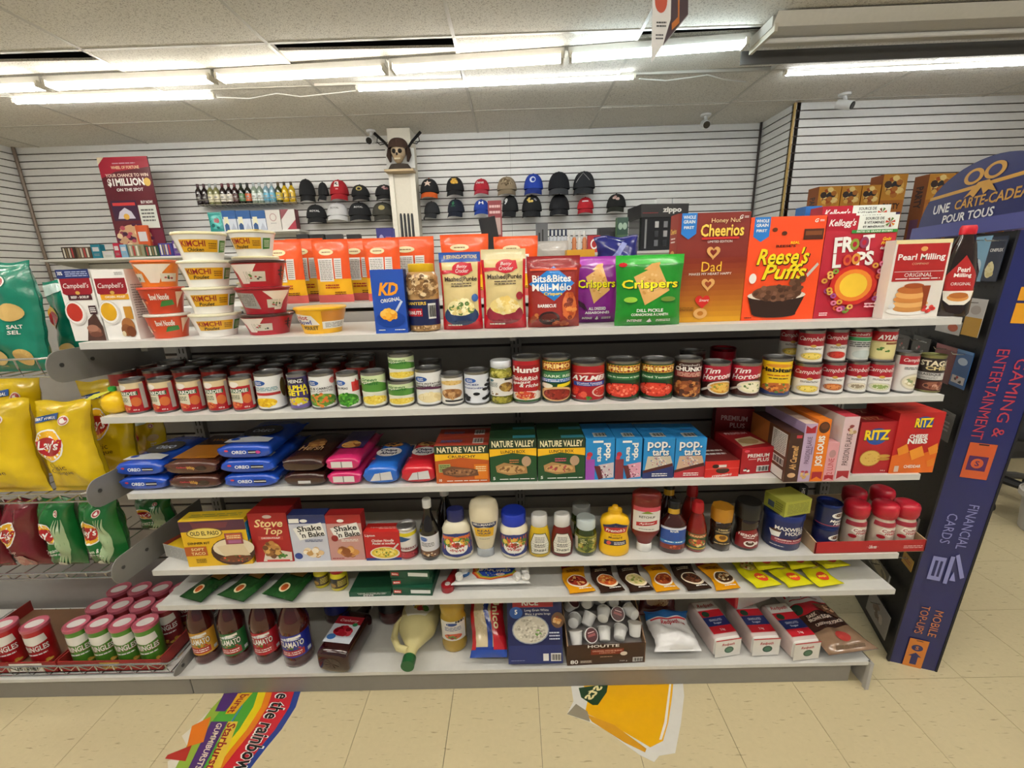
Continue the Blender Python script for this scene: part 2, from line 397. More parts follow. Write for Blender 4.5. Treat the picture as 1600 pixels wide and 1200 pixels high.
def can_at(name, label, X, Y, Z, R, H, base, ops, cat='can', group=None, rz=0, seed=0, lid='#8f8f8f', foot=0):
    th = thing(name, label, cat, (X, Y, Z), rz, group)
    MB().lathe([(R*.93, 0), (R, .0015), (R, .005), (R*.97, .007), (R*.97, H-.008), (R*1.0, H-.005), (R*1.0, H-.001), (R*.96, H), (R*.94, H-.002), (R*.93, H-.006), (R*.6, H-.0055), (R*.58, H-.0048), (.002, H-.0048)], lid).build('tin', 'tin', th)
    z0, z1 = .006+foot, H-.009
    S = lambda u, v, k: ((R*.978+k)*math.sin((u-.5)*3.3), -(R*.978+k)*math.cos((u-.5)*3.3), z0+v*(z1-z0))
    m = MB().lathe([(R*.978, z0), (R*.978, z1)], base, caps=False)
    art(m, S, ops, 3.3*R, z1-z0, step=R*.22, seed=seed); m.build('paper_label', 'gloss', th)
    return th
def can(name, label, xl, xr, yt, s, base, ops, yf=.018, zo=0, H=None, **kw):
    z, y0 = SH[s]; z += zo
    R = .037
    for _ in range(3):
        Y = y0+yf+R; x0, x1 = Xs(xl, Y, z), Xs(xr, Y, z); X = (x0+x1)/2
        R = (x1-x0)/2*math.cos(math.atan2(abs(X), Y-CAM.y))
    H = H or Zs(yt, X, Y-R)-z
    if 'rz' not in kw: kw['rz'] = -math.atan2(X, Y-CAM.y)*(.6 if X > 0 else .35)
    return can_at(name, label, X, Y, z, R, H, base, ops, **kw)
def pouch_at(name, label, cat, X, Y, Z, W, H, D, front, ops, back=None, rz=0, rx=0, group=None, seed=0, mat='foil', shape='pouch', part='pouch'):
    """pouch: stand-up bag, thick foot and flat top; pillow: sealed at both ends"""
    th = thing(name, label, cat, (X, Y, Z), rz, group, rx)
    rn = random.Random(seed); ph = [rn.uniform(0, 6.28) for _ in range(6)]
    def thick(u, v):
        a = max(0., 1-abs(2*u-1)**2.6)**.6
        if shape == 'pouch': b = (1-v)**.55*(.25+.75*min(1, v/.12)) if v < .9 else .02
        else: b = max(0., 1-abs(2*v-1)**3)**.6 if .04 < v < .96 else .03
        wr = .13*math.sin(9*v+5*u+ph[0])+.10*math.sin(14*u-6*v+ph[1])+.06*math.sin(23*v+11*u+ph[2])+.07*abs(math.sin(8*u+9*v+ph[3]))
        return D/2*a*b*(1+wr*(1 if shape == 'pillow' else .45))+.0006
    def wid(v):
        if shape == 'pouch': return W*(1-.05*math.sin(math.pi*min(1, v*1.15))-.02*(v < .04))
        return W*(1-.10*max(0., 1-abs(2*v-1)**4)+.012*math.sin(40*v+ph[3]))
    sg = {}
    def S(u, v, k, sgn=-1):
        return ((u-.5)*wid(v)+(.006*math.sin(7*v+ph[4]) if shape == 'pillow' else 0), sgn*(thick(u, v)+k), v*H+(.004*math.sin(9*u+ph[5])*(v > .93) if shape == 'pillow' else 0))
    n = 30 if shape == 'pillow' and W > .14 else 16 if W > .05 else 8
    m = MB().grid(lambda a, b: S(a, b, 0), n, n, front); m.grid(lambda a, b: S(a, b, 0, 1), n, n, back or (front if isinstance(front, str) else '#999999'), flip=True)
    po_ = m.build(part, mat, th, sharp=70)
    if ops: art(MB(), S, ops, W, H, step=max(W, H)/24, lift=.0013 if shape != 'pillow' else .0018, dl=.00018, seed=seed).build('print', mat, th, sharp=70)
    return th
def pouch(name, label, cat, xl, xr, yt, s, D, front, ops, yf=.02, zo=0, W=None, H=None, **kw):
    X, Y, Z, w_, h = spot(xl, xr, yt, s, yf, zo)
    return pouch_at(name, label, cat, X, Y+D/2, Z, W or w_, H or h, D, front, ops, **kw)
def flat(name, label, cat, X, Y, Z, W, L, D, front, ops, rz=0, tilt=0, **kw):
    """bag lying on its back, foot end towards the aisle"""
    return pouch_at(name, label, cat, X, Y, Z+D*.72, W, L, D, front, ops, rx=-math.pi/2+tilt, rz=rz, shape=kw.pop('shape', 'pillow'), **kw)
def pack_at(name, label, cat, X, Y, Z, W, H, L, col, fo=(), to=(), rz=0, group=None, seed=0, ex=5, mat='foil', endc=None, part='wrapper'):
    """wrapped tray or block bag lying lengthwise, small end towards the aisle"""
    th = thing(name, label, cat, (X, Y, Z), rz, group); n = 24; m = MB()
    st = [(0, .80, .55), (.003, .9, .74), (.010, .975, .92), (.024, 1, 1), (L*.25, 1, 1), (L*.5, 1, 1.01), (L*.75, 1, 1), (L-.024, 1, 1), (L-.01, .96, .85), (L, .85, .4)]
    if ex < 4 and mat == 'foil': st = [(0, .92, .62), (.003, 1.0, .8), (.012, 1.04, .96)]+st[3:-2]+[(L-.012, 1, .6), (L, 1.02, .2), (L+.016, 1.04, .06)]
    def sec(k):
        a = 2*math.pi*k/n; c, s_ = math.cos(a), math.sin(a); return math.copysign(abs(c)**(2/ex), c), math.copysign(abs(s_)**(2/ex), s_)
    b = 0
    for y, sx, sz in st:
        for k in range(n):
            c, s_ = sec(k); wv = 1+(.035*math.sin(5*k+40*y+seed*1.7+Z*90+X*50)+.03*math.sin(3*k-70*y+X*80) if ex < 4 else 0); m.v.append((c*W/2*sx*(wv if abs(c) > .5 else 1), y, H/2+s_*H/2*sz*(min(wv, 1.0) if s_ > 0 else 1)))
    for j in range(len(st)-1):
        for k in range(n):
            k2 = (k+1) % n; m.f.append((j*n+k, j*n+k2, (j+1)*n+k2, (j+1)*n+k)); m.c.append(lin((endc or col) if j < 2 else col))
    m.f.append(tuple(range(n))[::-1]); m.c.append(lin(endc or col)); q = (len(st)-1)*n; m.f.append(tuple(range(q, q+n))); m.c.append(lin(col))
    po_ = m.build(part, mat, th, sharp=50)
    if fo: art(MB(), lambda u, v, k: ((u-.5)*W*.8, -k-.0003, H/2+(v-.5)*H*.56), fo, W*.8, H*.56, seed=seed).build('end_print', mat, th)
    if to: art(MB(), lambda u, v, k: ((u-.5)*W*.86, .022+v*(L-.044), H*1.004+k), to, W*.86, L-.044, lift=.0008, seed=seed).build('top_print', mat, th)
    return th
def pack(name, label, cat, xl, xr, yt, s, L, col, fo=(), to=(), yf=.02, zo=0, H=None, W=None, **kw):
    X, Y, Z, w_, h = spot(xl, xr, yt, s, yf, zo)
    return pack_at(name, label, cat, X, Y, Z, W or w_, H or h, L, col, fo, to, **kw)
def bottle_at(name, label, cat, X, Y, Z, R, H, parts, lab=None, sy=1, rz=0, rx=0, group=None, seed=0, n=28):
    """parts: (part name, material, colour, [(r/R, z/H[, colour])]); lab: (z0, z1, half angle, base colour, artwork, profile index)"""
    th = thing(name, label, cat, (X, Y, Z), rz, group, rx)
    for nm, mt, col, pr in parts: MB().lathe([(q[0]*R, q[1]*H)+tuple(q[2:]) for q in pr], col, n=n, sy=sy).build(nm, mt, th, sharp=50)
    labs = lab if isinstance(lab, list) else [lab] if lab else []
    for z0, z1, ha, base, ops, pi in labs:
        pr = parts[pi][3]
        def rad(z):
            z /= H
            for q0, q1 in zip(pr, pr[1:]):
                if q0[1] <= z <= q1[1] and q1[1] > q0[1]: return R*(q0[0]+(q1[0]-q0[0])*(z-q0[1])/(q1[1]-q0[1]))
            return R*pr[-1][0]
        z0 *= H; z1 *= H
        def S(u, v, k):
            z = z0+v*(z1-z0); a = (u-.5)*2*ha; q = rad(z); return ((q+k)*math.sin(a), -(q*sy+k)*math.cos(a), z)
        m = MB(); art(m, S, ([r(0, 0, 1, 1, base)] if base else [])+list(ops), 2*ha*R, z1-z0, step=R*.24, lift=.0006, seed=seed); m.build('paper_label', 'gloss', th, sharp=60)
    return th
def bottle(name, label, cat, xl, xr, yt, s, parts, lab=None, yf=.02, sy=1, zo=0, H=None, **kw):
    z, y0 = SH[s]; z += zo; R = .035
    for _ in range(3):
        Y = y0+yf+R*sy; x0, x1 = Xs(xl, Y, z+.05), Xs(xr, Y, z+.05); X = (x0+x1)/2
        R = (x1-x0)/2*(math.cos(math.atan2(abs(X), Y-CAM.y)) if sy > .8 else 1)
    X = (Xs(xl, Y, z+.05)+Xs(xr, Y, z+.05))/2
    if 'rz' not in kw: kw['rz'] = -math.atan2(X, Y-CAM.y)*.4
    return bottle_at(name, label, cat, X, Y, z, R, H or Zs(yt, X, Y)-z, parts, lab, sy, **kw)
def rj(a, n=5): return [(a*math.sin(k/n*1.57), 0) for k in range(n)]
# ================================================================ TOP SHELF
W_, K_, RD, YE, NV, GN = '#f2f1ec', '#151515', '#b5121b', '#f2c318', '#1f2f6b', '#1f7a36'
def broth(xl, xr, lab, cup, band, extra):
    box('broth_carton', lab, 'carton', xl, xr, 421, 'a', .06, ('#eceae6', '#dedbd6', '#e6e4e0'), yf=.035, fa=[
        r(.05, .70, .97, .88, '#8e1420'), e(.5, .69, .46, .06, '#8e1420'), t('Campbell\'s', .5, .77, .78, .09, W_, 'i'), e(.5, .68, .07, .025, '#c9a24a')]+band+[
        e(.28, .40, .32, .175, '#d8d4cf'), e(.26, .405, .28, .155, '#f4f2ee'), e(.25, .41, .24, .13, cup)]+extra, ra=[l(.15, .3, .85, .8, 14, '#9a9690')])
broth(118, 167.5, 'white beef broth carton with dark blue top and red soup cup', '#b8301f', [r(0, .88, 1, 1, NV), t('30%', .12, .95, .16, .05, W_, 'b'), l(.28, .9, .95, .98, 3, '#b9c2e0'), r(.18, .58, .9, .655, '#4a1420'), t('BEEF - BOEUF', .54, .62, .55, .035, W_, 'b')],
      [p([(.42, .0), (1, .0), (1, .2), (.86, .4), (.6, .3)], '#4a2e24'), e(.72, .14, .2, .07, '#8a5a48'), e(.68, .18, .18, .05, '#a2705c'), e(.74, .09, .2, .04, '#6b4030'), r(.72, .38, .95, .5, '#3a1c22'), l(.75, .4, .92, .48, 3, W_)])
broth(170, 220, 'white chicken broth carton with yellow soup cup and drumstick picture', '#d9a514', [r(.12, .58, .97, .655, '#d99a1c'), t('CHICKEN - POULET', .56, .62, .62, .03, W_, 'b'), l(.7, .92, .95, .97, 2, '#aaa')],
      [r(.72, .3, .96, .48, '#c28a2a'), e(.74, .2, .2, .12, '#9c6434'), e(.66, .14, .16, .09, '#84502a'), e(.8, .12, .14, .08, '#6d3a1c'), e(.56, .09, .06, .04, '#d9c9a4')])
def bowl(label, X, Y, Z, Rt, Rb, H, wall, lid, ops, rim=None, group=None, rz=0, seed=0):
    th = thing('noodle_bowl', label, 'noodle bowl', (X, Y, Z), rz, group)
    m = MB().lathe([(Rb*.9, .002), (Rb, 0), (Rb*1.02, .008), (Rt*.95, H-.008)], wall, n=32)
    S = lambda u, v, k: ((Rb+(Rt*.95-Rb)*v+k)*math.sin((u-.5)*3), -(Rb+(Rt*.95-Rb)*v+k)*math.cos((u-.5)*3), .008+v*(H-.016))
    bw_ = m.build('bowl', 'gloss', th)
    art(MB(), S, ops, 3*Rt, H, step=Rt*.15, lift=.0014, seed=seed).build('print', 'gloss', bw_)
    MB().lathe([(Rt*.95, H-.008), (Rt, H-.006), (Rt, H-.002), (Rt*.97, H)], rim or lid, n=32).build('lid', 'gloss', th)
    return th
def stack(xc, wpx, tops, base_y, yf, walls):
    z, y0 = SH['a']; Y = y0+yf
    X = Xs(xc, Y+.07, z); 
    R = (Xs(xc+wpx/2, Y+.07, z+.05)-Xs(xc-wpx/2, Y+.07, z+.05))/2*.96
    zz = z; 
    for i, (yt, spec) in enumerate(zip(tops, walls)):
        h = Zs(yt, X, Y+.02)-zz; lab, wall, lid, ops, kw = spec; kw.setdefault('rz', .42)
        bowl(lab, X+kw.pop('dx', 0), Y+R, zz, R, R*.72, h-.0008, wall, lid, ops, seed=i, **kw); zz += h
    return X, Y+R, zz, R
OB = [f(.2, .5, .15, .35, ['#e8862e', '#c23f1c', '#f0b060'], 10), p([(.2, .95), (.8, .95), (.66, .55), (.58, .05), (.42, .05), (.36, .55)], '#f1e4d4'), r(.04, .1, .32, .5, '#d9d4c4'), r(.62, .1, .92, .5, '#d9d4c4'), f(.18, .3, .1, .16, ['#5a7a3a', '#2c2c2c'], 6), f(.77, .3, .12, .16, ['#5a7a3a', '#2c2c2c', '#a33'], 6)]
OR = [t('Bowl Noodle', .52, .68, .3, .3, W_, 'b'), p([(.5, .2), (.75, .28), (.72, .52), (.55, .48)], '#2f7a30'), f(.2, .4, .12, .25, ['#7c1a10', '#e06a3a'], 8), r(.03, .15, .2, .55, '#d9d0c0'), p([(.78, .9), (.95, .9), (.85, .5), (.8, .1)], '#e8c6a8')]
KI = lambda w1, w2: [r(.26, .22, .8, .78, '#dba51a'), t('KIMCHI', .45, .6, .34, .27, '#8c1a1a', 'b'), t(w2, .47, .33, .24, .17, K_, 'bi'), l(.66, .35, .78, .65, 3, '#7a5210'), p([(.82, .2), (.97, .24), (.97, .78), (.83, .76)], '#3f7d2c'), l(.85, .3, .95, .68, 5, '#dfe8c8'), r(.04, .25, .12, .7, '#8a8434')]
RB = [p([(.05, .95), (.5, .95), (.42, .5), (.34, .02), (.2, .02), (.18, .5)], '#eadfd4'), r(.3, .12, .6, .6, '#cfc8b8'), f(.45, .35, .12, .18, ['#5a7a3a', '#2c2c2c', '#a33'], 7), r(.84, .35, .87, .85, K_), r(.79, .6, .92, .66, K_), r(.8, .42, .91, .47, K_), p([(.84, .4), (.87, .4), (.92, .15), (.89, .15)], K_)]
RG = [p([(.08, .92), (.4, .85), (.46, .1), (.16, .2)], '#9b9894'), l(.13, .25, .4, .82, 12, '#55524e'), p([(.52, .95), (.95, .95), (.82, .45), (.78, .05), (.66, .05), (.66, .5)], '#eadfd4'), r(.56, .15, .8, .55, '#cfc8b8'), f(.68, .35, .1, .16, ['#5a7a3a', '#a33', '#2c2c2c'], 6)]
bo = '#cf5a1c'
stack(275, 61, (490.5, 448.5, 406), 531, .02, [
    ('orange noodle bowl with green banner, foot of its stack by the broth cartons', '#c8451e', '#d8d2c8', OR, {}),
    ('orange-red noodle bowl with green banner, middle of its stack by the broth cartons', '#c03c1a', '#c8401c', OR, {}),
    ('bright orange noodle bowl with pale panel, topmost of its stack by the broth cartons', '#dd7a1e', '#d6601c', OB, {})])
sx, sy_, sz, sr = stack(344, 73, (490.5, 448.5, 406.5, 361.5), 532, .02, [
    ('white noodle bowl with yellow and green print, foot of its four-high stack', '#ecebe6', '#e8e6c8', KI('', 'Poulet'), {}),
    ('white noodle bowl with yellow and green print, second from the shelf in its stack', '#ecebe6', '#e8e6c8', KI('', 'Poulet'), {}),
    ('white noodle bowl with yellow and green print, third from the shelf in its stack', '#ecebe6', '#e8e6c8', KI('', 'Poulet'), {}),
    ('white noodle bowl with yellow and green print, topmost of its four-high stack', '#ecebe6', '#efe9c0', KI('', 'Chicken'), {})])
for k in range(4):
    b4 = bowl(['white noodle bowl hidden low behind the red bowls, foot of its stack', 'white noodle bowl behind the red bowls, second of its stack', 'white noodle bowl behind the red bowls, third of its stack', 'white noodle bowl with a yellow corner on its lid behind the red bowls'][k], sx+.062, sy_+.15, SH['a'][0]+k*.0755, sr, sr*.72, .0747, '#ecebe6', '#efe9c0', KI('', 'Poulet'))
MB().box(-.04, -sr*.8, 0, .05, -sr*.3, .0012, '#f0d020').build('yellow_corner', 'gloss', b4).location = (0, 0, .0748)
stack(422, 79, (491, 448.5, 406), 529, .025, [
    ('dark red noodle bowl with black writing, foot of its stack beside the yellow bowl', '#a8182a', '#3a2420', list(RB), dict(rz=.35)),
    ('dark red noodle bowl with grey text panel in the middle of its stack', '#a8182a', '#8a1420', list(RG), {}),
    ('dark red noodle bowl with black writing, topmost of its stack', '#b01a26', '#3a2420', list(RB), {})])
stack(505, 80, (480,), 527, .02, [('single yellow noodle bowl with orange label and gold lid', '#eeb41c', '#edb92a', [
    r(.5, .1, .98, .95, '#c8801c'), r(.5, .1, .98, .45, '#e8e4d8'), l(.54, .15, .9, .4, 4, '#777'), p([(.02, .5), (.1, .85), (.36, .75), (.46, .3), (.2, .3)], '#e9e3d6'), t('Hot', .2, .66, .2, .22, '#b3261c', 'b'), t('Bowl', .22, .44, .24, .22, '#2a3a8a', 'b'), t('POULET', .3, .15, .26, .18, K_, 'b')], {})])
# orange pouches on the rear shelf, backs to the aisle
zr_ = 1.365; k = 0
for xl, xr, yt in ((420, 478, 374), (455, 512, 372), (496, 548, 373), (537, 592, 372), (573, 628, 371), (609, 682, 369), (692, 766, 365), (774, 842, 368)):
    Y = .43+.085*(k % 2); x0, x1 = Xs(xl, Y, zr_), Xs(xr, Y, zr_); h = Zs(yt, (x0+x1)/2, Y)-zr_
    pouch_at('mash_pouch', 'orange and yellow foil pouch turned backwards with white nutrition panel', 'pouch', (x0+x1)/2, Y+.03, zr_, max(x1-x0, .135), h, .05, lambda u, v: '#e8561a' if v > .36 else ('#eeb41c' if v > .1 else '#d9605a'),
             [e(.4, .80, .2, .05, '#f0e2b0'), l(.28, .785, .52, .815, 1, '#7a3a1a'), r(.14, .34, .56, .70, '#ece9e4'), l(.17, .36, .53, .68, 12, '#8a8683'), r(.6, .38, .8, .7, '#e9e4de'), l(.62, .4, .78, .68, 9, '#9a9690'), l(.3, .22, .7, .3, 2, '#a8281c'), l(.55, .12, .85, .18, 2, '#6a3a10')],
             seed=k, group='orange pouches on the rear shelf'); k += 1
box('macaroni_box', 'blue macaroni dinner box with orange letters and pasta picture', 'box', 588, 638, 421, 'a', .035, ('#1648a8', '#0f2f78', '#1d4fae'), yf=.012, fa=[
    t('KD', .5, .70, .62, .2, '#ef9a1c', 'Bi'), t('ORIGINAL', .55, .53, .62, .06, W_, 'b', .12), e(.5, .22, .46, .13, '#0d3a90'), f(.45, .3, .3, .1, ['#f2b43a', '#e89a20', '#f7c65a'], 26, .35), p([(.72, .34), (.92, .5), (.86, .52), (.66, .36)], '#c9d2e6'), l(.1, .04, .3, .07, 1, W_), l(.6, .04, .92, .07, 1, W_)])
bottle('peanut_jar', 'clear jar of peanuts with yellow lid and navy label', 'jar', 638.5, 688, 412, 'a', [('jar', 'glassy', '#b08a58', [(.82, 0), (.97, .02), (1, .06), (1, .8), (.86, .87), (.8, .88)]), ('lid', 'plastic', '#e2b81c', [(.78, .88), (.8, .885), (.8, .995), (.76, 1)])],
       [(.1, .48, 1.5, '#16204a', [t('PLANTERS', .34, .86, .5, .12, '#e9c545', 'b'), r(.1, .36, .5, .66, RD), t('PEANUTS', .3, .5, .36, .14, W_, 'b'), bar(.62, .25, .8, .85)], 0),
        (.03, .1, 1.55, None, [f(.5, .5, .5, .5, ['#c8a676', '#9a7444', '#dcc094', '#7d5a34'], 40, .5)], 0), (.5, .86, 1.55, None, [f(.5, .5, .5, .5, ['#cfae7e', '#a27c4c', '#e2caa0', '#86623a', '#6d4e2c'], 150, .22)], 0)], yf=.012)
def mash(xl, xr, yt, lab, top, food, seed):
    pouch('potato_pouch', lab, 'pouch', xl, xr, yt, 'a', .075, lambda u, v: top if v > .88 else ('#c41e2c' if (u < .07 or u > .93 or v < .2) else '#d8c48a'), [
        p([(.0, .78), (.3, .76), (.5, .86), (.78, .86), (.82, .76), (.55, .7), (.3, .74), (0, .72)], '#c01f30'), e(.56, .79, .24, .085, '#c01f30'), t('Betty', .56, .815, .26, .05, W_, 'i'), t('Crocker', .56, .765, .32, .05, W_, 'i'),
        t('Mashed|Purée', .52, .655, .8, .075, '#3a2a22', 'b'), l(.28, .56, .78, .62, 2, '#5a4a3a'), e(.5, .2, .43, .14, '#8a2030' if top != '#1f4a9a' else '#20365e'), f(.5, .3, .38, .12, food, 40, .3), l(.15, .05, .5, .09, 1, '#eed'), e(.86, .42, .08, .05, '#9c1f2c' if top != '#1f4a9a' else '#2a5aa0')]
        + ([t('8 SERVINGS-PORTIONS', .52, .94, .8, .05, '#e9d9a0', 'b')] if top == '#1f4a9a' else []), seed=seed, rz=.0)
mash(690, 754, 393, 'mashed potato pouch with blue top band and navy bowl picture', '#1f4a9a', ['#efe3a8', '#e3cf86', '#5c7a3a', '#fff3c4'], 3)
mash(755, 824, 388, 'cream mashed potato pouch with red edges and red spoon emblem', '#d9cda0', ['#efd98e', '#e6c870', '#f6e6ac'], 4)
pouch('snack_pouch', 'dark red barbecue snack pouch with blue diamond emblem', 'pouch', 825, 908, 399, 'a', .07, lambda u, v: '#8c1a1e' if v > .84 else '#93261c', [
    p([(.02, .62), (.5, .86), (.9, .62), (.5, .38)], '#2277c4'), t('Bits&Bites', .46, .69, .74, .1, W_, 'b'), t('Méli-Mélo', .46, .57, .76, .1, W_, 'b'), t('Crispers', .48, .475, .36, .055, '#f2d21c', 'b'), t('BARBECUE', .36, .315, .36, .045, W_, 'b'),
    e(.4, .14, .2, .1, '#3a1410'), e(.4, .15, .15, .06, '#5c2016'), f(.8, .3, .16, .22, ['#c8622c', '#a84418', '#d9843c', '#7a2c14'], 16, .35), f(.62, .06, .3, .05, ['#c8622c', '#a84418'], 8, .8), f(.1, .16, .1, .12, ['#8a3a1c', '#b5672e'], 5, .5), r(.06, .8, .94, .83, '#d9502c')], seed=5)
def crisp(xl, xr, yt, lab, c1, c2, w2, yf, seed, W=None, D=.075):
    pouch('cracker_pouch', lab, 'pouch', xl, xr, yt, 'a', D, lambda u, v: c1 if v > .86 else c2, [
        p([(.25, .7), (.62, .86), (.8, .5), (.42, .3)], '#d8a860'), f(.52, .6, .2, .18, ['#c8924a', '#e3bc7c'], 20, .12), p([(.4, .8), (.52, .88), (.66, .9), (.58, .78)], '#d9a458'), t('Crispers', .51, .575, .88, .17, '#2a3a12', 'B'), t('Crispers', .5, .58, .86, .16, '#f4e81e', 'b'),
        t(w2[0], .5, .225, .4, .045, W_, 'b'), t(w2[1], .5, .17, .56, .045, W_, 'b'), t('INTENSE', .28, .08, .22, .035, W_, 'b'), p([(.46, .06), (.5, .11), (.54, .06), (.5, .05)], W_), l(.6, .06, .82, .1, 2, W_), e(.1, .87, .06, .03, RD)]
        + ([e(.2, .38, .1, .04, '#8fc43a'), e(.78, .38, .12, .035, '#6a8a2c')] if w2[0][0] == 'D' else [p([(.06, .36), (.2, .3), (.28, .2), (.1, .26)], '#3a1430')]), yf=yf, seed=seed, W=W)
crisp(898, 968, 400, 'purple cracker pouch partly behind the green one', '#a02fa8', '#7c1a80', ('ALL DRESSED', 'ASSAISONNÉS'), .1, 6)
crisp(969, 1060, 397.5, 'bright green dill pickle cracker pouch', '#2fae34', '#17841f', ('DILL PICKLE', 'CORNICHONS À L\'ANETH'), .006, 7, W=.185, D=.05)
WG = [p([(.05, 1.0), (.26, 1.0), (.26, .82), (.155, .77), (.05, .82)], '#2a78c8'), t('WHOLE', .155, .965, .17, .03, W_, 'b'), t('GRAIN', .155, .925, .16, .03, W_, 'b'), t('FIRST', .155, .875, .14, .025, W_, 'b')]
GM = [t('G', .87, .955, .05, .035, W_, 'bi'), l(.91, .945, .97, .965, 2, W_)]
def heart(cu, cv, s, c='#cf9a5a', hole=None):
    P = [(cu+s*.0625*(16*math.sin(a)**3)*.95, cv+s*.042*(13*math.cos(a)-5*math.cos(2*a)-2*math.cos(3*a)-math.cos(4*a))) for a in [k*6.2832/22 for k in range(22)]]
    o = [p(P, c)]
    if hole: o.append(p([(cu+(x-cu)*.5, cv+(y-cv)*.5) for x, y in P], hole))
    return o
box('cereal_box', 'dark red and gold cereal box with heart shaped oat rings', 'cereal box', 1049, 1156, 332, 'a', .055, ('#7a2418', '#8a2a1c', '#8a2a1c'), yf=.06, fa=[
    *[r(0, q*.05, 1, q*.05+.051, '#%02x%02x%02x' % tuple(int(a+(b-a)*(q/12)**.8) for a, b in zip((206, 148, 24), (122, 36, 24)))) for q in range(12)]]+WG+GM+[t('Honey Nut', .66, .925, .4, .05, '#f2d9a0', ''), t('Cheerios', .62, .845, .6, .11, '#f4d05a', 'b'), r(.34, .765, .86, .785, '#c8302c'), t('LIMITED EDITION', .6, .745, .34, .02, W_)]
    + heart(.52, .65, .1, '#d9a562', '#7a2418')+[t('Dad', .51, .52, .28, .09, '#f2c03c', ''), t('MAKES MY HEART HAPPY', .5, .455, .6, .022, W_)]+heart(.48, .36, .1, '#d9a562', '#8f3c18')+heart(.42, .2, .11, '#c8281e')+[t('Smart', .44, .21, .14, .025, W_, 'i'), e(.4, .085, .1, .05, '#d9a562'), e(.4, .085, .045, .022, '#b5701c'), l(.06, .11, .3, .15, 3, '#7a4a14')],
    la=[r(.0, 0, 1, .25, '#b5701c'), t('Cheerios', .5, .85, .8, .05, '#f4d05a', 'b'), l(.2, .74, .8, .8, 2, W_), e(.5, .64, .3, .035, '#d9a562')])
box('cereal_box', 'bright orange chocolate puff cereal box with bowl picture', 'cereal box', 1157, 1269, 338, 'a', .055, ('#ea4a12', '#d8430f', '#e2480f'), yf=.06, fa=WG+GM+[
    e(.33, .88, .035, .02, '#6a3418'), e(.46, .845, .035, .02, '#5a2c14'), r(.72, .78, .98, .88, '#4a2414'), r(.74, .82, .96, .86, '#7a4624'), t('REAL', .62, .755, .12, .025, '#f4d01c', 'b'), t('REESE\'S', .5, .725, .26, .025, '#2a1408', 'b'),
    t('Reese\'s', .485, .625, .72, .17, '#21180c', 'Bi'), t('Reese\'s', .48, .63, .7, .16, '#f2d81e', 'bi'), t('Puffs', .525, .475, .62, .16, '#21180c', 'Bi'), t('Puffs', .52, .48, .6, .15, '#f2d81e', 'bi'),
    e(.1, .42, .05, .05, '#f2ece4'), p([(.14, .06), (.74, .06), (.84, .24), (.06, .24)], '#2e1a10'), e(.45, .06, .3, .035, '#2e1a10'), e(.45, .25, .4, .05, '#e6dccd'), f(.45, .27, .38, .09, ['#6a4630', '#54341f', '#7d5640', '#472a18'], 46, .3), f(.74, .36, .14, .08, ['#6a4630', '#54341f'], 10, .4), p([(.84, .42), (.97, .54), (.95, .56), (.82, .45)], '#c9c4bd'), l(.04, .02, .14, .04, 1, '#222')], )
KL = [r(0, .865, .44, 1, '#a8182c'), r(.44, .865, 1, 1, '#e6ebe4'), t('Kellogg\'s', .22, .93, .38, .085, W_, 'bi'), t('SOURCE DE', .66, .97, .26, .025, '#444', 'b'), t('8 VITAMINES', .66, .932, .28, .025, '#444', 'b'), t('ET MINÉRAUX', .66, .895, .3, .025, '#444', 'b')]+[p([(.88, .93), (.88+.07*math.cos(a), .93+.045*math.sin(a)), (.88+.07*math.cos(a+.5), .93+.045*math.sin(a+.5))], c) for a, c in zip((0, .9, 1.8, 2.7, 3.6, 4.5, 5.4), ('#c8442c', '#5a7a2a', '#7a4a2a', '#c8442c', '#5a7a2a', '#8a2a3a', '#d98a2a'))]
rng = random.Random(3)
RINGS = []
for k in range(26):
    a = rng.uniform(2.3, 7.1); d = rng.uniform(.75, 1); u, v = .5+.44*d*math.cos(a), .36+.3*d*math.sin(a); c = rng.choice(['#d9a23a', '#c8562c', '#9a4a8a', '#7aa03a', '#d97a9a', '#e0b45a'])
    RINGS += [e(u, v, .045, .026, c), e(u, v, .018, .01, '#8a1a2c')]
box('cereal_box', 'crimson fruit ring cereal box with white bubble letters', 'cereal box', 1270, 1376, 336.5, 'a', .055, ('#b01a30', '#a0182c', '#c8ccc4'), yf=.06, fa=KL+[
    r(.36, .835, 1, .865, '#2f8a3a'), t('FAITES DE GRAINS ENTIERS', .68, .85, .5, .018, W_, 'b'), t('FR  T', .42, .735, .56, .15, W_, 'B', .06), e(.43, .73, .065, .055, '#8a9a3a'), e(.43, .73, .03, .026, '#b01a30'), e(.56, .745, .065, .055, '#8a3a5a'), e(.56, .745, .03, .026, '#b01a30'),
    t('L   PS', .44, .585, .58, .14, W_, 'B', .06), e(.36, .58, .06, .055, '#c8502c'), e(.36, .58, .03, .026, '#b01a30'), e(.48, .59, .06, .055, '#d9963a'), e(.48, .59, .03, .026, '#b01a30'), t('Goût', .87, .775, .12, .03, '#f2d21c', 'bi'), t('Fruité', .87, .735, .15, .03, '#f2d21c', 'bi'), t('éclaté!', .87, .69, .15, .03, W_, 'bi'),
    e(.5, .33, .34, .2, '#c8281e'), e(.5, .33, .27, .16, '#e8862a'), e(.5, .33, .2, .12, '#f2c83a')]+RINGS+[l(.68, .1, .94, .16, 2, '#f2c8c8'), r(.84, .04, .92, .08, '#d8b8b8'), l(.04, .03, .16, .07, 2, W_)])
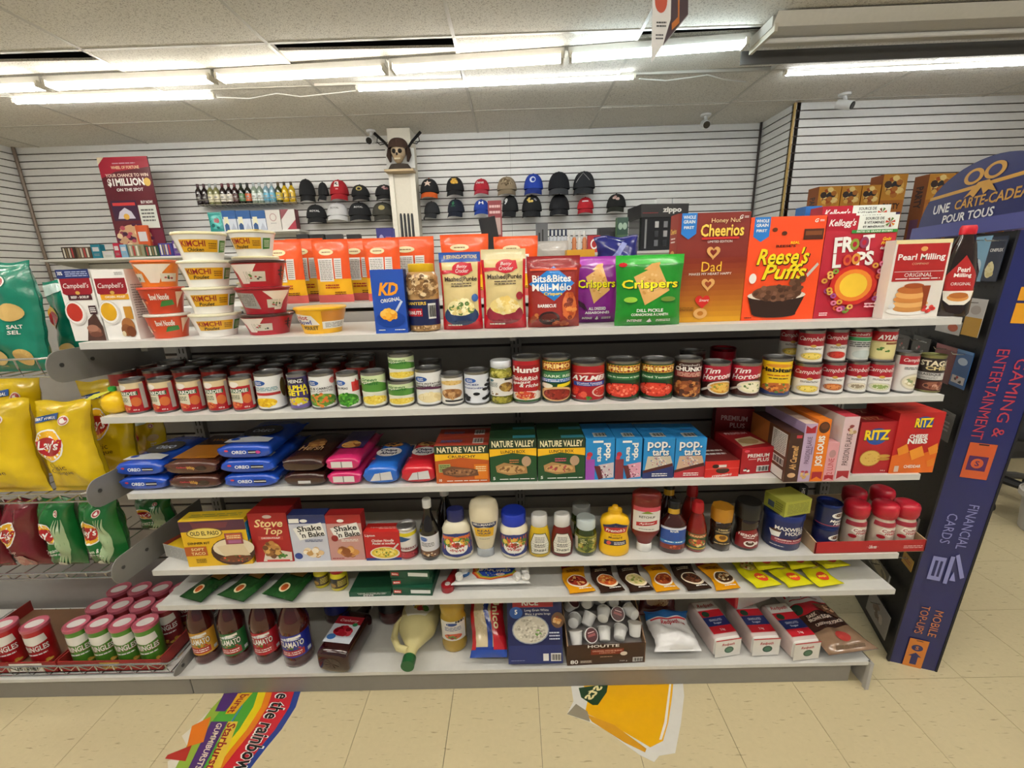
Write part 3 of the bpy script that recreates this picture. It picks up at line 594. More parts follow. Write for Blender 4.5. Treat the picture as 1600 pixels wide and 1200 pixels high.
for k, (yf, yt, lab, xl, xr) in enumerate([(.12, 333, 'crimson cereal box directly behind the fruit ring cereal box', 1266, 1370), (.18, 321, 'rearmost crimson cereal box with a white vitamin banner', 1262, 1362)]):
    box('cereal_box', lab, 'cereal box', xl, xr, yt, 'a', .055, ('#b01a30', '#a0182c', '#c8ccc4'), yf=yf, fa=KL)
box('cereal_box', 'blue cereal box peeking out behind the orange puff cereal box', 'cereal box', 1236, 1262, 322, 'a', .05, ('#1f6ab8', '#1a5a9c', '#2a78c8'), yf=.25, W=.05)
box('pancake_box', 'white and red pancake mix box with stacked pancakes picture', 'box', 1378, 1463, 374, 'a', .034, ('#e3ddd4', '#e8e4dc', '#d9c27a'), yf=.02, fa=[
    r(.0, .95, 1, 1, '#e6d9a4'), r(.04, .48, .96, .95, '#a8201e'), e(.52, .885, .06, .03, '#d9a05a'), t('Pearl Milling', .5, .775, .84, .1, W_, 'b'), t('COMPANY', .5, .7, .3, .025, '#e9c9a0'), r(.06, .6, .94, .605, W_), t('ORIGINAL', .5, .56, .5, .05, W_), l(.1, .5, .9, .525, 1, W_),
    e(.46, .1, .42, .06, '#f3f0ea'), e(.45, .13, .3, .055, '#c88a48'), e(.46, .19, .32, .055, '#e2ad68'), e(.44, .25, .31, .055, '#c8823e'), e(.45, .31, .3, .06, '#e0a660'), e(.45, .37, .28, .055, '#b5682e'), e(.46, .42, .18, .035, '#9c4a1c'), p([(.6, .42), (.76, .42), (.74, .12), (.68, .08), (.66, .3)], '#8a3a14'), f(.8, .12, .14, .06, ['#b52a24', '#d9443a'], 8, .5), e(.12, .16, .06, .035, '#ddd')])
bottle('syrup_bottle', 'dark syrup bottle with red flip cap and red label', 'bottle', 1466, 1512, 352, 'a', [('bottle', 'glassy', '#20100a', [(.9, 0), (1, .03), (1, .3), (.92, .5), (.74, .68), (.6, .8), (.46, .87), (.42, .9)]), ('cap', 'plastic', '#c41a2a', [(.4, .9), (.46, .905), (.46, .97), (.38, 1)])],
       [(.12, .68, 1.0, None, [p([(.06, .3), (.0, .6), (.25, .8), (.5, 1.0), (.75, .8), (1, .6), (.94, .3)], '#a8201e'), t('Pearl', .5, .72, .36, .1, W_, 'b'), t('Milling', .5, .6, .5, .1, W_, 'b'), t('ORIGINAL', .5, .44, .56, .06, W_), p([(.04, .3), (.96, .3), (.9, .12), (.7, .02), (.3, .02), (.1, .12)], '#eee8dc'), e(.5, .17, .3, .08, '#d09048'), e(.5, .21, .26, .06, '#b0682c')], 0)], yf=.02, sy=.55)
sb = bpy.data.objects['syrup_bottle']
MB().tube([(.018, .01, .135), (.036, .012, .15), (.043, .012, .12), (.042, .012, .085), (.036, .01, .07)], .006, '#2c160c', 8).build('handle', 'glassy', sb)
# ================================================================ CAN SHELF
CANS = {}
def yard(seed): return [r(0, 0, 1, .22, '#a81420'), r(0, .8, 1, 1, '#d9c8a0'), p([(.0, .22), (.62, .22), (.62, .66), (.0, .66)], '#d9d4bc'), r(.3, .64, 1, .8, '#b01422'), e(.42, .86, .16, .1, '#e9e4dc'), r(.1, .58, .82, .72, '#1f5a30'), t('BOYARDEE', .46, .65, .66, .12, W_, 'b'), l(.16, .36, .56, .52, 3, '#3a5a34'), f(.38, .17, .24, .12, ['#c8502c', '#d98a4a', '#a83018'], 18, .3), e(.74, .36, .12, .16, '#c86a34'), r(.88, .1, 1, .95, '#b9b4ae'), t('425 g', .7, .08, .14, .06, W_, 'b')]
GV = [e(.33, .80, .17, .085, '#2a5aa8'), t('Great', .33, .825, .16, .045, W_, 'b'), t('Value', .33, .775, .17, .045, W_, 'b')]
PR = lambda c: [r(0, 0, 1, 1, '#16401f'), r(.1, .76, .92, .97, '#d9a834'), r(.13, .78, .89, .95, '#8c2a14'), t('PRIMO', .51, .865, .66, .11, '#f2d890', 'b'), r(0, .92, .1, 1, '#d9a834')]+c
def camp(soup, x=0): return [r(0, 0, 1, .56, '#e9e7e2'), t('Campbell\'s', .5, .80, .74, .2, W_, 'i'), e(.5, .56, .07, .05, '#c9a24a'), l(.3, .42, .72, .5, 2, '#333'), e(.5, .2, .3, .15, '#cfcac4'), e(.5, .2, .26, .125, soup[0]), f(.5, .2, .22, .09, soup[1:], 14, .2)]
y5 = 'red and cream pasta can with green banner in the row beside the lemon'
first = None
for k, (xl, xr) in enumerate(((197.5, 240.6), (241.6, 283.8), (284.7, 326.5), (327, 365.5), (366, 403))):
    can('pasta_can', y5, xl, xr, 594, 'b', '#c02028', yard(k), group='pasta cans beside the lemon', seed=k, rz=(-.15, -.15, .0, 0, .05)[k], H=.103)
can('fruit_can', 'white pineapple can with blue oval and yellow slices', 405, 452, 590, 'b', '#e9eae8', GV+[l(.2, .55, .75, .68, 3, '#3a8a9a'), r(.16, .42, .8, .5, '#a82a2a'), f(.42, .2, .3, .16, ['#e9c01c', '#f4d84a', '#d9a818'], 24, .3), e(.9, .6, .1, .3, '#5a4a24')], H=.112)
can('pasta_can', 'purple alphabet pasta can with yellow letters', 455, 488, 583, 'b', '#3a2c6a', [r(0, 0, 1, .16, '#6a5a9a'), r(.22, .8, .78, .97, K_), t('HEINZ', .5, .88, .46, .11, W_, 'b'), t('ALPHA', .5, .67, .74, .17, '#f2e01c', 'B'), t('GETTI', .5, .49, .74, .17, '#f2e01c', 'B'), f(.5, .22, .4, .14, ['#d9c81c', '#e0a02a', '#8a7ab8', '#c8c0d9'], 22, .25)], H=.107)
can('vegetable_can', 'white can with mixed peas and carrots picture', 488, 529, 585, 'b', '#e9eae8', GV+[t('PEAS & CARROTS', .48, .62, .7, .07, '#222', 'b'), t('POIS ET CAROTTES', .48, .53, .7, .06, '#222'), f(.5, .24, .46, .24, ['#5a8a2c', '#7aa83a', '#d9702a', '#3f7020', '#e08a3a'], 70, .2), e(.86, .84, .1, .1, '#c8706a')], H=.107)
can('vegetable_can', 'white can with a heap of green peas and red maple badge', 531, 566, 585, 'b', '#e9eae8', GV+[t('GREEN PEAS', .3, .62, .5, .07, '#222', 'b'), r(.66, .5, .94, .82, '#c83a3a'), p([(.72, .7), (.8, .92), (.88, .7), (.8, .66)], '#c82a2a'), f(.48, .24, .4, .24, ['#2f7a1c', '#4a9a2c', '#226014', '#67b03a'], 70, .2)], H=.105)
GG = [p([(0, .42), (0, .8), (.3, .72), (.6, .82), (1, .66), (1, .42)], '#4f8a34'), r(0, .8, 1, 1, '#cfe0b0'), t('Green', .42, .87, .44, .1, '#1f6a2a', 'bi'), t('Giant', .46, .75, .44, .1, '#1f6a2a', 'bi'), p([(0, .42), (1, .36), (1, .44), (0, .5)], '#e8e9d8'), f(.52, .2, .42, .16, ['#ecd352', '#f4e27a', '#d9b83a'], 46, .2)]
can('corn_can', 'green and white corn can with yellow kernels beside the stacked pair', 568.7, 607.5, 583, 'b', '#e9e9dc', GG, H=.106)
can('corn_can', 'short green and yellow corn can, lower one of the stacked pair', 609, 649.7, 602, 'b', '#e9e9dc', GG, H=.078)
can('corn_can', 'short green and yellow corn can, upper one of the stacked pair', 609, 649.7, 552, 'b', '#e9e9dc', GG, H=.078, zo=.079)
can('vegetable_can', 'white potato can with purple band and pale potatoes', 652, 693.5, 577, 'b', '#e9eae8', GV+[t('WHITE POTATOES', .5, .66, .7, .06, '#333', 'b'), t('POMMES DE TERRE', .5, .58, .7, .06, '#333', 'b'), p([(0, .44), (.5, .52), (1, .44), (1, .5), (.5, .58), (0, .5)], '#5a2a4a'), f(.55, .22, .36, .18, ['#e6d8a8', '#d9c690', '#f0e6c0'], 14, .4)], H=.11)
can('vegetable_can', 'small white can with brown mushroom picture', 691, 726, 586, 'b', '#e6e3dc', [f(.5, .82, .4, .1, ['#e0c07a', '#d0a85a'], 16, .3), f(.5, .4, .36, .22, ['#9a6a3c', '#b5844e', '#7d5230', '#c8a070'], 20, .35), r(.3, .08, .85, .15, '#222')], H=.092)
can('olive_can', 'white can with scattered black olives', 727, 766, 580, 'b', '#dfe3ea', GV+[t('SLICED', .36, .66, .4, .06, '#27408a', 'b'), t('TRANCHÉES', .4, .54, .56, .06, '#27408a', 'b')]+[e(u, v, .08, .055, '#16161c') for u, v in ((.86, .75), (.78, .62), (.9, .6), (.84, .5), (.72, .48), (.9, .42), (.2, .26), (.28, .2), (.16, .2), (.26, .12), (.5, .34), (.78, .2), (.88, .26), (.7, .16))], H=.1)
bottle('olive_jar', 'jar of sliced green olives with white lid', 'jar', 765.5, 801.5, 562, 'b', [('jar', 'glassy', '#6a6a1c', [(.9, 0), (1, .03), (1, .72), (.9, .82), (.86, .84)]), ('lid', 'plastic', '#d9dee4', [(.86, .84), (.9, .85), (.9, .98), (.84, 1)])],
       [(.2, .62, 1.5, '#e3e2dc', [e(.2, .86, .08, .07, '#1f5a6a'), l(.1, .5, .4, .76, 4, '#3a5a5a'), f(.66, .5, .24, .3, ['#9a7a34', '#7a5a2c', '#b5964a', '#5a3a24'], 24, .3), f(.3, .15, .2, .12, ['#6a4a2c', '#8a6a34'], 5, .5), r(.6, .88, .9, 1, K_)], 0), (.63, .8, 1.5, None, [f(.5, .5, .5, .5, ['#8f8a2c', '#a8a03a', '#6f6a1a', '#c0b85a'], 40, .5)], 0), (.03, .18, 1.5, None, [f(.5, .5, .5, .5, ['#8f8a2c', '#6f6a1a', '#a8a03a'], 30, .6)], 0)])
can('sauce_can', 'tall red pasta sauce can with green base and spoon', 801.5, 845, 560, 'b', '#a8161e', [r(0, 0, 1, .16, '#2a5a2c'), r(.12, .68, .86, .92, '#c02028'), r(.14, .69, .84, .91, '#8f1018'), t('Hunts', .49, .79, .66, .15, W_, 'B'), t('Thick&Rich', .44, .58, .66, .1, W_, 'bi'), t('épaisse', .36, .47, .44, .09, W_, 'bi', .1), t('& riche', .56, .41, .44, .09, W_, 'bi'), p([(.1, .05), (.9, .05), (.98, .2), (.8, .25), (.5, .27), (.2, .22), (.04, .2)], '#e8e0d4'), f(.46, .16, .28, .11, ['#c8442a', '#d98a4a', '#b53020', '#e0b070'], 26, .25), p([(.72, .22), (.92, .46), (.96, .42), (.78, .2)], '#d9d9d4'), e(.86, .3, .1, .08, '#9a3a20')])
can('bean_can', 'tall dark green can with kidney bean bowl and yellow flash', 847, 891, 559, 'b', '#16401f', PR([r(.0, .0, .1, 1, '#c9d0d0'), r(.1, .5, 1, .72, '#3a7a4a'), t('DARK RED', .54, .62, .7, .06, '#d9e9d0', 'b'), r(.1, .47, .96, .56, '#2a6ab0'), l(.14, .48, .9, .55, 2, W_), p([(.5, .33), (.98, .4), (.98, .47), (.52, .42)], '#f0dc1c'), e(.5, .18, .42, .18, '#d9b07a'), e(.52, .17, .34, .14, '#7a2018'), f(.52, .17, .32, .13, ['#8f2a1c', '#6a1810', '#a83a2a'], 40, .2), e(.26, .38, .16, .06, '#e9e4d0')]), H=None)
can('tomato_can', 'wide red tomato can with blue band and tomato picture', 891, 944, 568, 'b', '#a3141c', [t('AYLMER', .52, .655, .74, .15, W_, 'Bi'), p([(.15, .76), (.5, .82), (.86, .76), (.5, .80)], '#e9b0a0'), r(.2, .42, .86, .54, '#2448a0'), t('Crushed Tomatoes', .53, .505, .5, .04, W_, 'b'), t('Tomates broyées', .53, .455, .5, .04, W_, 'b'), f(.3, .22, .22, .16, ['#d9382c', '#e05a44', '#c0281c'], 8, .55), e(.76, .24, .2, .16, '#e8c8b8'), e(.76, .24, .17, .13, '#b5281c'), f(.5, .06, .1, .06, ['#2f6a24', '#458a34'], 6, .6), l(.1, .05, .26, .1, 2, W_)])
tom = lambda a: PR([r(.0, .56, 1, .7, '#2a6a3a'), t(a, .5, .63, .66, .06, '#e9f0dc', 'b'), e(.46, .26, .42, .22, '#2a1410'), e(.46, .26, .39, .2, '#c8301f'), f(.46, .27, .36, .17, ['#d9442c', '#e8604a', '#b5281a', '#f08a70'], 60, .2), r(.9, .1, 1, .8, '#cfd4cc')])
can('tomato_can', 'dark green can with diced tomatoes and white side panel, beside the wide red can', 945, 998, 565, 'b', '#16401f', tom('Dés de tomates et épices'))
can('tomato_can', 'dark green can with diced tomatoes beside the chunky stew can', 998, 1050, 565, 'b', '#16401f', tom('Diced Tomatoes'), seed=2)
can('stew_can', 'dark maroon stew can with chunky meat picture', 1050, 1093, 562, 'b', '#3a1a14', [r(0, .58, 1, .74, '#8f1a20'), t('Campbell\'s', .5, .92, .5, .07, W_, 'i'), t('CHUNKY', .5, .81, .74, .13, W_, 'B'), l(.2, .6, .8, .72, 3, '#e9c8b0'), f(.5, .26, .46, .25, ['#8a4a24', '#b5703a', '#6a2f18', '#c88a4a', '#4a2010'], 46, .28)])
th_ = lambda soup: [p([(0, 1), (1, 1), (1, .66), (0, .40)], '#a81a30'), p([(0, 0), (1, 0), (1, .66), (0, .4)], '#3a1c18'), t('Tim', .36, .84, .36, .17, W_, 'bi', .12), t('Hortons', .5, .66, .76, .17, W_, 'bi', .12), e(.62, .3, .34, .22, '#d9d0c4'), e(.62, .3, .29, .185, soup[0]), f(.62, .3, .26, .15, soup[1:], 24, .2), p([(.1, .1), (.4, .3), (.36, .34), (.06, .16)], '#c9c4bc')]
can('soup_can', 'crimson soup can with slanted white script and golden noodle soup', 1093, 1137.5, 568, 'b', '#a81a30', th_(['#d09a34', '#e6bc5a', '#c07a24', '#8a9a3a']))
can('soup_can', 'crimson soup can with slanted white script and creamy pale soup', 1138, 1185, 568, 'b', '#a81a30', th_(['#e6e0bc', '#f2ecd0', '#b5b88a', '#5a7a3a']))
can('soup_can', 'yellow pea soup can with navy and bean picture', 1184, 1232.5, 561, 'b', '#eec81c', [r(0, 0, 1, .14, '#2a3a6a'), e(.5, .88, .3, .05, '#d9902a'), t('Habitant', .5, .75, .82, .13, K_, 'B'), l(.26, .56, .74, .62, 1, '#a8281c'), l(.3, .47, .7, .53, 1, '#222'), f(.52, .22, .42, .17, ['#b5622a', '#d98a3a', '#8a3c1c', '#e8b45a', '#5a7a3a'], 40, .26)])
R9 = '#a31a28'
cs = [('lower soup can with yellow noodle soup', 1234, 1279, .0, ['#e0c24a', '#f0da70', '#7a8a34'], 0, .018), ('lower soup can with orange vegetable soup', 1276, 1316, .0, ['#b5602c', '#d98a4a', '#7a3a1c'], 0, .03), ('lower soup can with pale mushroom soup', 1315, 1352, 0, ['#e0d8c0', '#9a8a70', '#f0ead8'], 0, .03), ('lower soup can with creamy green flecked soup', 1346, 1390, 0, ['#d9d8b8', '#8aa05a', '#efeeda'], 0, .018),
      ('upper soup can with yellow noodle soup', 1241, 1284, 1, ['#e0c24a', '#f0da70', '#7a8a34'], 0, .02), ('upper soup can with red tomato soup', 1283, 1320, 1, ['#b5281c', '#c83a2a', '#a02014'], 0, .03)]
hc = .096
for lab, xl, xr, lev, soup, _, yf in cs:
    can('soup_can', 'red and white '+lab, xl, xr, 0, 'b', R9, camp(soup), H=hc-.001, zo=lev*hc, yf=yf)
can('soup_can', 'silver and green soup can on the upper row of red and white cans', 1317, 1356, 0, 'b', '#cfd3d0', [r(0, .82, 1, 1, R9), t('Campbell\'s', .4, .9, .6, .1, W_, 'i'), r(.0, .68, 1, .8, '#3f9a5a'), l(.2, .45, .8, .65, 3, '#333'), e(.6, .2, .3, .15, '#b9c4c4')], H=hc-.001, zo=hc, yf=.028)
can('soup_can', 'red cream soup can with parsley, upper row beside the silver one', 1351, 1396, 0, 'b', '#c9bd8a', [r(0, .66, 1, 1, '#a8161e'), t('AYLMER', .6, .8, .6, .17, W_, 'Bi'), e(.5, .34, .5, .3, '#d9cf94'), f(.46, .36, .2, .1, ['#3a6a24', '#557a34'], 9, .4), r(.5, .55, .95, .62, '#7a4a24')], H=hc-.001, zo=hc, yf=.018)
can('soup_can', 'red and white soup can half hidden behind the upper row', 1214, 1250, 0, 'b', R9, camp(['#e0c24a', '#f0da70', '#7a8a34']), H=hc-.001, zo=hc, yf=.1)
can('soup_can', 'red and white soup can hidden under the half hidden one', 1214, 1250, 0, 'b', R9, camp(['#e0c24a', '#f0da70', '#7a8a34']), H=hc-.001, yf=.1)
can('soup_can', 'tall white soup can with red script band beside the dark chili can', 1386, 1427, 552, 'b', '#e6e4e0', [r(.25, .76, 1, 1, R9), t('Campbell\'s', .66, .88, .62, .13, W_, 'i'), l(.4, .62, .9, .7, 2, '#333'), e(.7, .28, .34, .24, '#c9c4b8'), e(.7, .28, .3, .2, '#e3dcc4'), f(.7, .28, .26, .16, ['#cfc49c', '#8a9a6a', '#f2ecd8'], 18, .25)])
can('chili_can', 'dark brown chili can with cream western lettering at the shelf end', 1425, 1469, 556, 'b', '#2a201c', [r(0, .34, 1, .56, '#c8c6c2'), t('STAGG', .52, .85, .8, .17, '#e3d9bc', 'B'), t('CHILI', .58, .7, .6, .12, '#d9c890', 'B'), t('CLASSIQUE', .4, .5, .56, .09, '#3a3a3a', 'b'), l(.1, .36, .6, .43, 2, '#777'), r(0, 0, 1, .3, '#4a1c16'), f(.6, .16, .34, .14, ['#8f5a44', '#6a2a20', '#c89a84', '#3a1410'], 14, .45)], lid='#9a9a6a')
# rows of cans standing behind
src = can_at('stored_can', 'plain dark topped can in the rows behind the front cans', Xs(215, .18, 1.081), .15, 1.081, .037, .108, '#8a2a24', [r(0, .4, 1, .6, '#c9bda0')], group='cans stored behind the front row')
for row_, (Y, xs) in enumerate(((.15, range(256, 600, 44)), (.235, range(236, 610, 42)), (.31, range(280, 600, 42)))):
    for x in xs: dup(src, (Xs(x, Y, 1.081), Y, 1.081))
can_at('soup_can', 'dark lidded can behind the maroon stew can', Xs(1080, .15, 1.081), .16, 1.081, .039, .118, '#3a2420', [])
can_at('soup_can', 'red rimmed can set back behind the crimson soup cans', Xs(1127, .16, 1.081), .17, 1.081, .039, .122, '#a81a30', [], lid='#7a1420')
can_at('soup_can', 'grey lidded can behind the white potato can', Xs(676, .15, 1.081), .15, 1.081, .037, .112, '#777', [])
# lemon juice squeezer
X, Y, Z, w_, h = spot(152, 196, 616, 'b', .015)
lem = thing('lemon_juice_bottle', 'yellow plastic lemon with green cap and leaf shaped tag', 'bottle', (X-.009, Y+.034, Z))
MB().lathe([(.006, 0), (.02, .002), (.03, .012), (.035, .03), (.032, .046), (.022, .058), (.009, .064), (.008, .068)], '#f0c414').build('lemon', 'plastic', lem)
MB().lathe([(.009, .066), (.01, .067), (.01, .078), (.007, .08)], '#2f9a3a', n=14).build('cap', 'plastic', lem)
MB().face(((-.062, -.03, .048), (-.03, -.034, .052), (.008, -.02, .069), (.004, -.006, .071), (-.04, -.02, .062)), '#d9d84a').build('leaf_tag', 'gloss', lem)
# ================================================================ COOKIE SHELF
OW = [t('OREO', .4, .5, .36, .42, '#dfe9f8', 'B'), r(.62, .3, .92, .42, '#1a1a22'), r(.62, .44, .92, .54, '#e9e9e4'), r(.62, .56, .92, .7, '#1a1a22'), e(.1, .7, .05, .12, '#c83a4a')]
OT = [p([(0, 0), (1, 0), (1, .16), (.5, .26), (0, .14)], '#dfe6f0'), e(.5, .5, .44, .26, '#14161e'), e(.5, .5, .36, .19, '#242832'), t('OREO', .5, .5, .5, .14, '#b8c4d8', 'B'), e(.16, .12, .1, .05, '#1f4fb8')]
hp = .047
z, y0 = SH['c']
def cookie(lab, xl, xr, lev, col, fo, to, L=.24, yf=.015, rz=0, H=hp, nm='cookie_pack', seed=0, **kw):
    X, Y, Z, w_, h = spot(xl, xr, 0, 'c', yf, 0)
    return pack_at(nm, lab, 'cookie pack', X, Y, Z+lev*(hp+.002)+.0005, w_*.93, H, L, col, fo, to, rz=rz, seed=seed, ex=kw.pop('ex', 3), **kw)
B1, BR = '#1746b0', '#4f2a1e'
BF = [t('Cadbury', .3, .6, .26, .26, '#c83a4a', 'b'), t('Whip', .52, .5, .2, .5, '#d9a44a', 'b'), e(.78, .5, .14, .3, '#2c1610')]
cookie('blue cookie pack at the shelf end, lower of its pair', 187, 262, 0, B1, OW, OT)
cookie('blue cookie pack at the shelf end with black cookie on top, upper of its pair', 187, 262, 1, B1, OW, OT)
cookie('brown chocolate cookie pack, lower of its pair', 264, 345, 0, BR, BF, [])
cookie('brown and orange chocolate cookie pack, upper of its pair', 263, 346, 1, BR, BF, [r(0, .0, 1, .55, '#c07a1e'), r(0, .55, 1, 1, '#3a1c12'), t('Whip', .4, .75, .4, .14, '#c88a3a', 'b')])
cookie('blue cookie pack, lowest of the three-high stack', 349, 434, 0, B1, OW, OT)
cookie('blue cookie pack in the middle of the three-high stack', 349, 434, 1, B1, OW, OT)
cookie('blue cookie pack crowning the three-high stack', 349, 434, 2, B1, OW+[e(.86, .5, .06, .2, '#b03a8a')], OT)
cookie('dark brown wafer pack with foil end, under a matching pack', 444, 510, 0, '#3a1c14', [r(.3, .05, .7, .4, '#c9c9c9')], [], yf=.015)
cookie('dark brown wafer pack with golden lettering on top', 444, 510, 1, '#34180f', [], [t('Hersh', .5, .3, .7, .2, '#c9a070', 'b'), f(.5, .5, .3, .2, ['#a8703a', '#c8924a'], 14, .3)], yf=.015)
PKF = [r(.08, .1, .9, .85, '#d9d5d2'), r(.46, .1, .5, .85, '#777')]
cookie('pink cookie pack with foil flap, lower of its pair', 512, 566, 0, '#c01f62', PKF, [])
cookie('pink and purple cookie pack with foil flap, upper of its pair', 512, 566, 1, '#c01f62', PKF, [r(0, .25, 1, 1, '#3a2460'), f(.45, .4, .4, .16, ['#d99a4a', '#8a4a20', '#e0b060'], 18, .3), t('AHOY!', .5, .72, .7, .16, '#1a2a6a', 'B')])
CA = lambda c: [e(.5, .5, .46, .2, '#f0f0ec'), t('Chips', .46, .56, .62, .13, '#16286a', 'B'), t('Ahoy!', .5, .43, .62, .13, '#16286a', 'B'), f(.5, .84, .4, .12, ['#b5803f', '#8a5424', '#cfa060', '#3a2010'], 22, .3), e(.12, .2, .06, .03, '#d9485a')]
FE = [p([(.1, .0), (.3, .7), (.9, .9), (.95, .1)], '#cfd0d2'), r(.48, .05, .51, .8, '#888')]
cookie('bright blue chocolate chip cookie bag with crumpled silver end', 568, 624, 0, '#1f62c0', FE, CA(0), L=.22, H=.062, seed=1)
cookie('bright red chocolate chip cookie bag with crumpled silver end', 627, 682, 0, '#c01f2c', FE, CA(1), L=.22, H=.062, seed=2)
def deep(name, labs, xl, xr, yt, D, cols, fa, ta, n=2, yf=.015, cat='box', s='c', **kw):
    for k in range(n):
        X, Y, Z, w_, h = spot(xl, xr, yt, s, yf)
        box_at(name, labs[k], cat, X, Y+k*(D+.002), Z, w_-.002, h, D, cols, fa if k == 0 else (), ta, **kw)
NVA = lambda word, c, bg, bar_, fl_: [r(0, .78, 1, 1, '#16301c'), t('NATURE VALLEY', .5, .89, .9, .15, '#efe4bc', 'b'), p([(0, .78), (1, .78), (1, .6), (.5, .68), (0, .6)], '#edb81c'), t(word, .5, .71, .52, .07, '#3a2a10', 'b')]+fl_+[p([(.12, .38), (.3, .46), (.78, .36), (.8, .2), (.4, .16), (.14, .24)], bar_[0]), f(.46, .3, .32, .1, bar_[1:], 34, .3), t('5' if word[0] == 'L' else '10', .08, .09, .05, .07, W_, 'b'), l(.2, .05, .95, .09, 1, W_)]
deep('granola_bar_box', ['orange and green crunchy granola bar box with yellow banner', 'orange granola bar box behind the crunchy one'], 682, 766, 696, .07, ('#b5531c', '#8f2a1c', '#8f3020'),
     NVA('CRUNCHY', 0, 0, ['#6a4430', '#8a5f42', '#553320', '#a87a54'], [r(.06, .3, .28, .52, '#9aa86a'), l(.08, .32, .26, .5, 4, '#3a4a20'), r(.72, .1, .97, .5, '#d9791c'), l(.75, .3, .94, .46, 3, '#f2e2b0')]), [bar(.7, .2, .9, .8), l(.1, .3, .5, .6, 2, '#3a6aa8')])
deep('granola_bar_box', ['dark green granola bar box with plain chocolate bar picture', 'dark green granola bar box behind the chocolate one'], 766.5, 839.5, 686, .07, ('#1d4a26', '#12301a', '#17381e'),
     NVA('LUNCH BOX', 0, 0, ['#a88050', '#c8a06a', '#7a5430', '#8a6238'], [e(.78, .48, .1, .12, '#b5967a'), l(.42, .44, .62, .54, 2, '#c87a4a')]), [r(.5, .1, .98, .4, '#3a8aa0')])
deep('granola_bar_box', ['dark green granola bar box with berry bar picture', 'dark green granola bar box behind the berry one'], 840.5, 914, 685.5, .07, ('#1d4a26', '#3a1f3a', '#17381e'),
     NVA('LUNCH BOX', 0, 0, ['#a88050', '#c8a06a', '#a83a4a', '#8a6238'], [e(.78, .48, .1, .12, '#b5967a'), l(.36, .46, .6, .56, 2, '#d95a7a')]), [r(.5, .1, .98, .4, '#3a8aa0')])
def tarts(lab, xl, xr, ic, low, turned):
    if turned: fa = [r(0, 0, .32, .5, low), e(.14, .62, .1, .06, '#b5283a'), e(.1, .54, .08, .05, '#c83a4a'), p([(.5, .02), (.98, .05), (.98, .42), (.45, .36)], ic), f(.72, .2, .22, .16, ['#e8dfe0', '#8a3a5a', '#d9b0c0', '#4a2a3a'], 26, .12), p([(.3, .34), (.5, .34), (.62, .04), (.46, .0)], '#5a1a24'), t('pop.', .74, .68, .24, .42, W_, 'BD'), t('tarts', .48, .62, .16, .36, W_, 'BD'), r(.25, .9, .6, .95, W_)]
    else: fa = [p([(.06, .2), (.14, .56), (.88, .56), (.96, .36)], ic), f(.5, .42, .34, .12, ['#e8e4e0', '#a86a7a', '#d9c4b0', '#7a8ab0'], 44, .14), p([(.0, .2), (.96, .38), (.98, .3), (.0, .12)], '#4a1418'), p([(0, .0), (1, .0), (1, .3), (0, .13)], low), t('pop.', .5, .8, .76, .24, '#16306a', 'B'), t('pop.', .49, .81, .74, .22, W_, 'b'), t('tarts', .56, .64, .56, .17, '#16306a', 'B'), t('tarts', .55, .65, .54, .15, W_, 'b'), l(.3, .04, .8, .14, 2, W_)]
    X, Y, Z, w_, h = spot(xl, xr, 685, 'c', .015)
    box_at('toaster_pastry_box', lab, 'box', X, Y, Z, w_-.002, h, .13, ('#1f86c8', '#1a6aa8', '#1c78b8'), fa, [bar(.3, .1, .75, .35), r(.4, .5, .8, .6, '#1a5a98')])
tarts('blue toaster pastry box on its side with purple corner and white pastry', 914, 959.5, '#cfc4c8', '#9a4ab0', 1)
tarts('blue toaster pastry box on its side with dark red corner and yellow edge', 960, 1001.5, '#d99ab0', '#7a2a3a', 1)
tarts('blue toaster pastry box with navy blueberry corner', 1003, 1051.5, '#c9c0ae', '#1c2c6a', 0)
tarts('blue toaster pastry box with red strawberry corner', 1052, 1100, '#c8a890', '#a82030', 0)
X, Y, Z, w_, h = spot(999, 1003.5, 692, 'c', .012)
X, Y, Z, w_, h = spot(1100, 1154, 720, 'c', .012)
box_at('cookie_box', 'bright red marshmallow cookie box with its long side running back', 'box', X, Y, Z, w_, h, .2, ('#c8201c', '#a01a1a', '#5a1a18'), [e(.52, .4, .2, .17, '#2a1614'), e(.52, .42, .15, .12, '#3c201c'), r(.3, .6, .62, .76, '#e0d4cc'), e(.3, .68, .1, .12, '#2a1614'), t('STEINBERG', .5, .1, .6, .12, W_, 'bi', .08), r(.0, .52, 1, .54, '#e87a6a')], [l(.15, .2, .85, .45, 2, W_), e(.3, .7, .2, .16, '#2a1614')], rz=.05)
X, Y, Z, w_, h = spot(1154, 1207.5, 699.5, 'c', .03)
box_at('cracker_box', 'red saltine cracker box with white capital letters lying lengthwise', 'box', X, Y, Z, w_, h, .15, ('#a81420', '#8a1018', '#8a1018'), [t('PREMIUM', .52, .7, .66, .14, W_, 'b'), t('PLUS', .68, .53, .36, .14, W_, 'b'), r(.22, .55, .46, .58, '#e9b0b0'), bar(.5, .07, .88, .3), f(.18, .16, .12, .08, [W_, '#333'], 7, .5), e(.14, .9, .08, .05, '#d9485a')], [p([(.1, .1), (.9, .2), (.8, .6), (.2, .5)], '#d9cfa8'), e(.5, .35, .3, .15, '#b59a6a'), t('PREMIUM', .5, .8, .7, .12, '#d8b0b0', 'b')], rz=.1)
X, Y, Z, w_, h = spot(1114, 1166, 690, 'c', .235)
box_at('cracker_box', 'dark red saltine cracker box set far back in shadow', 'box', X, Y-.01, Z, w_, .15, .07, ('#8a1018', '#7a0e16', '#7a0e16'), [t('PREMIUM', .5, .75, .7, .12, '#d8b0b0', 'b'), t('PLUS', .6, .58, .4, .12, '#d8b0b0', 'b')], rz=-.3)
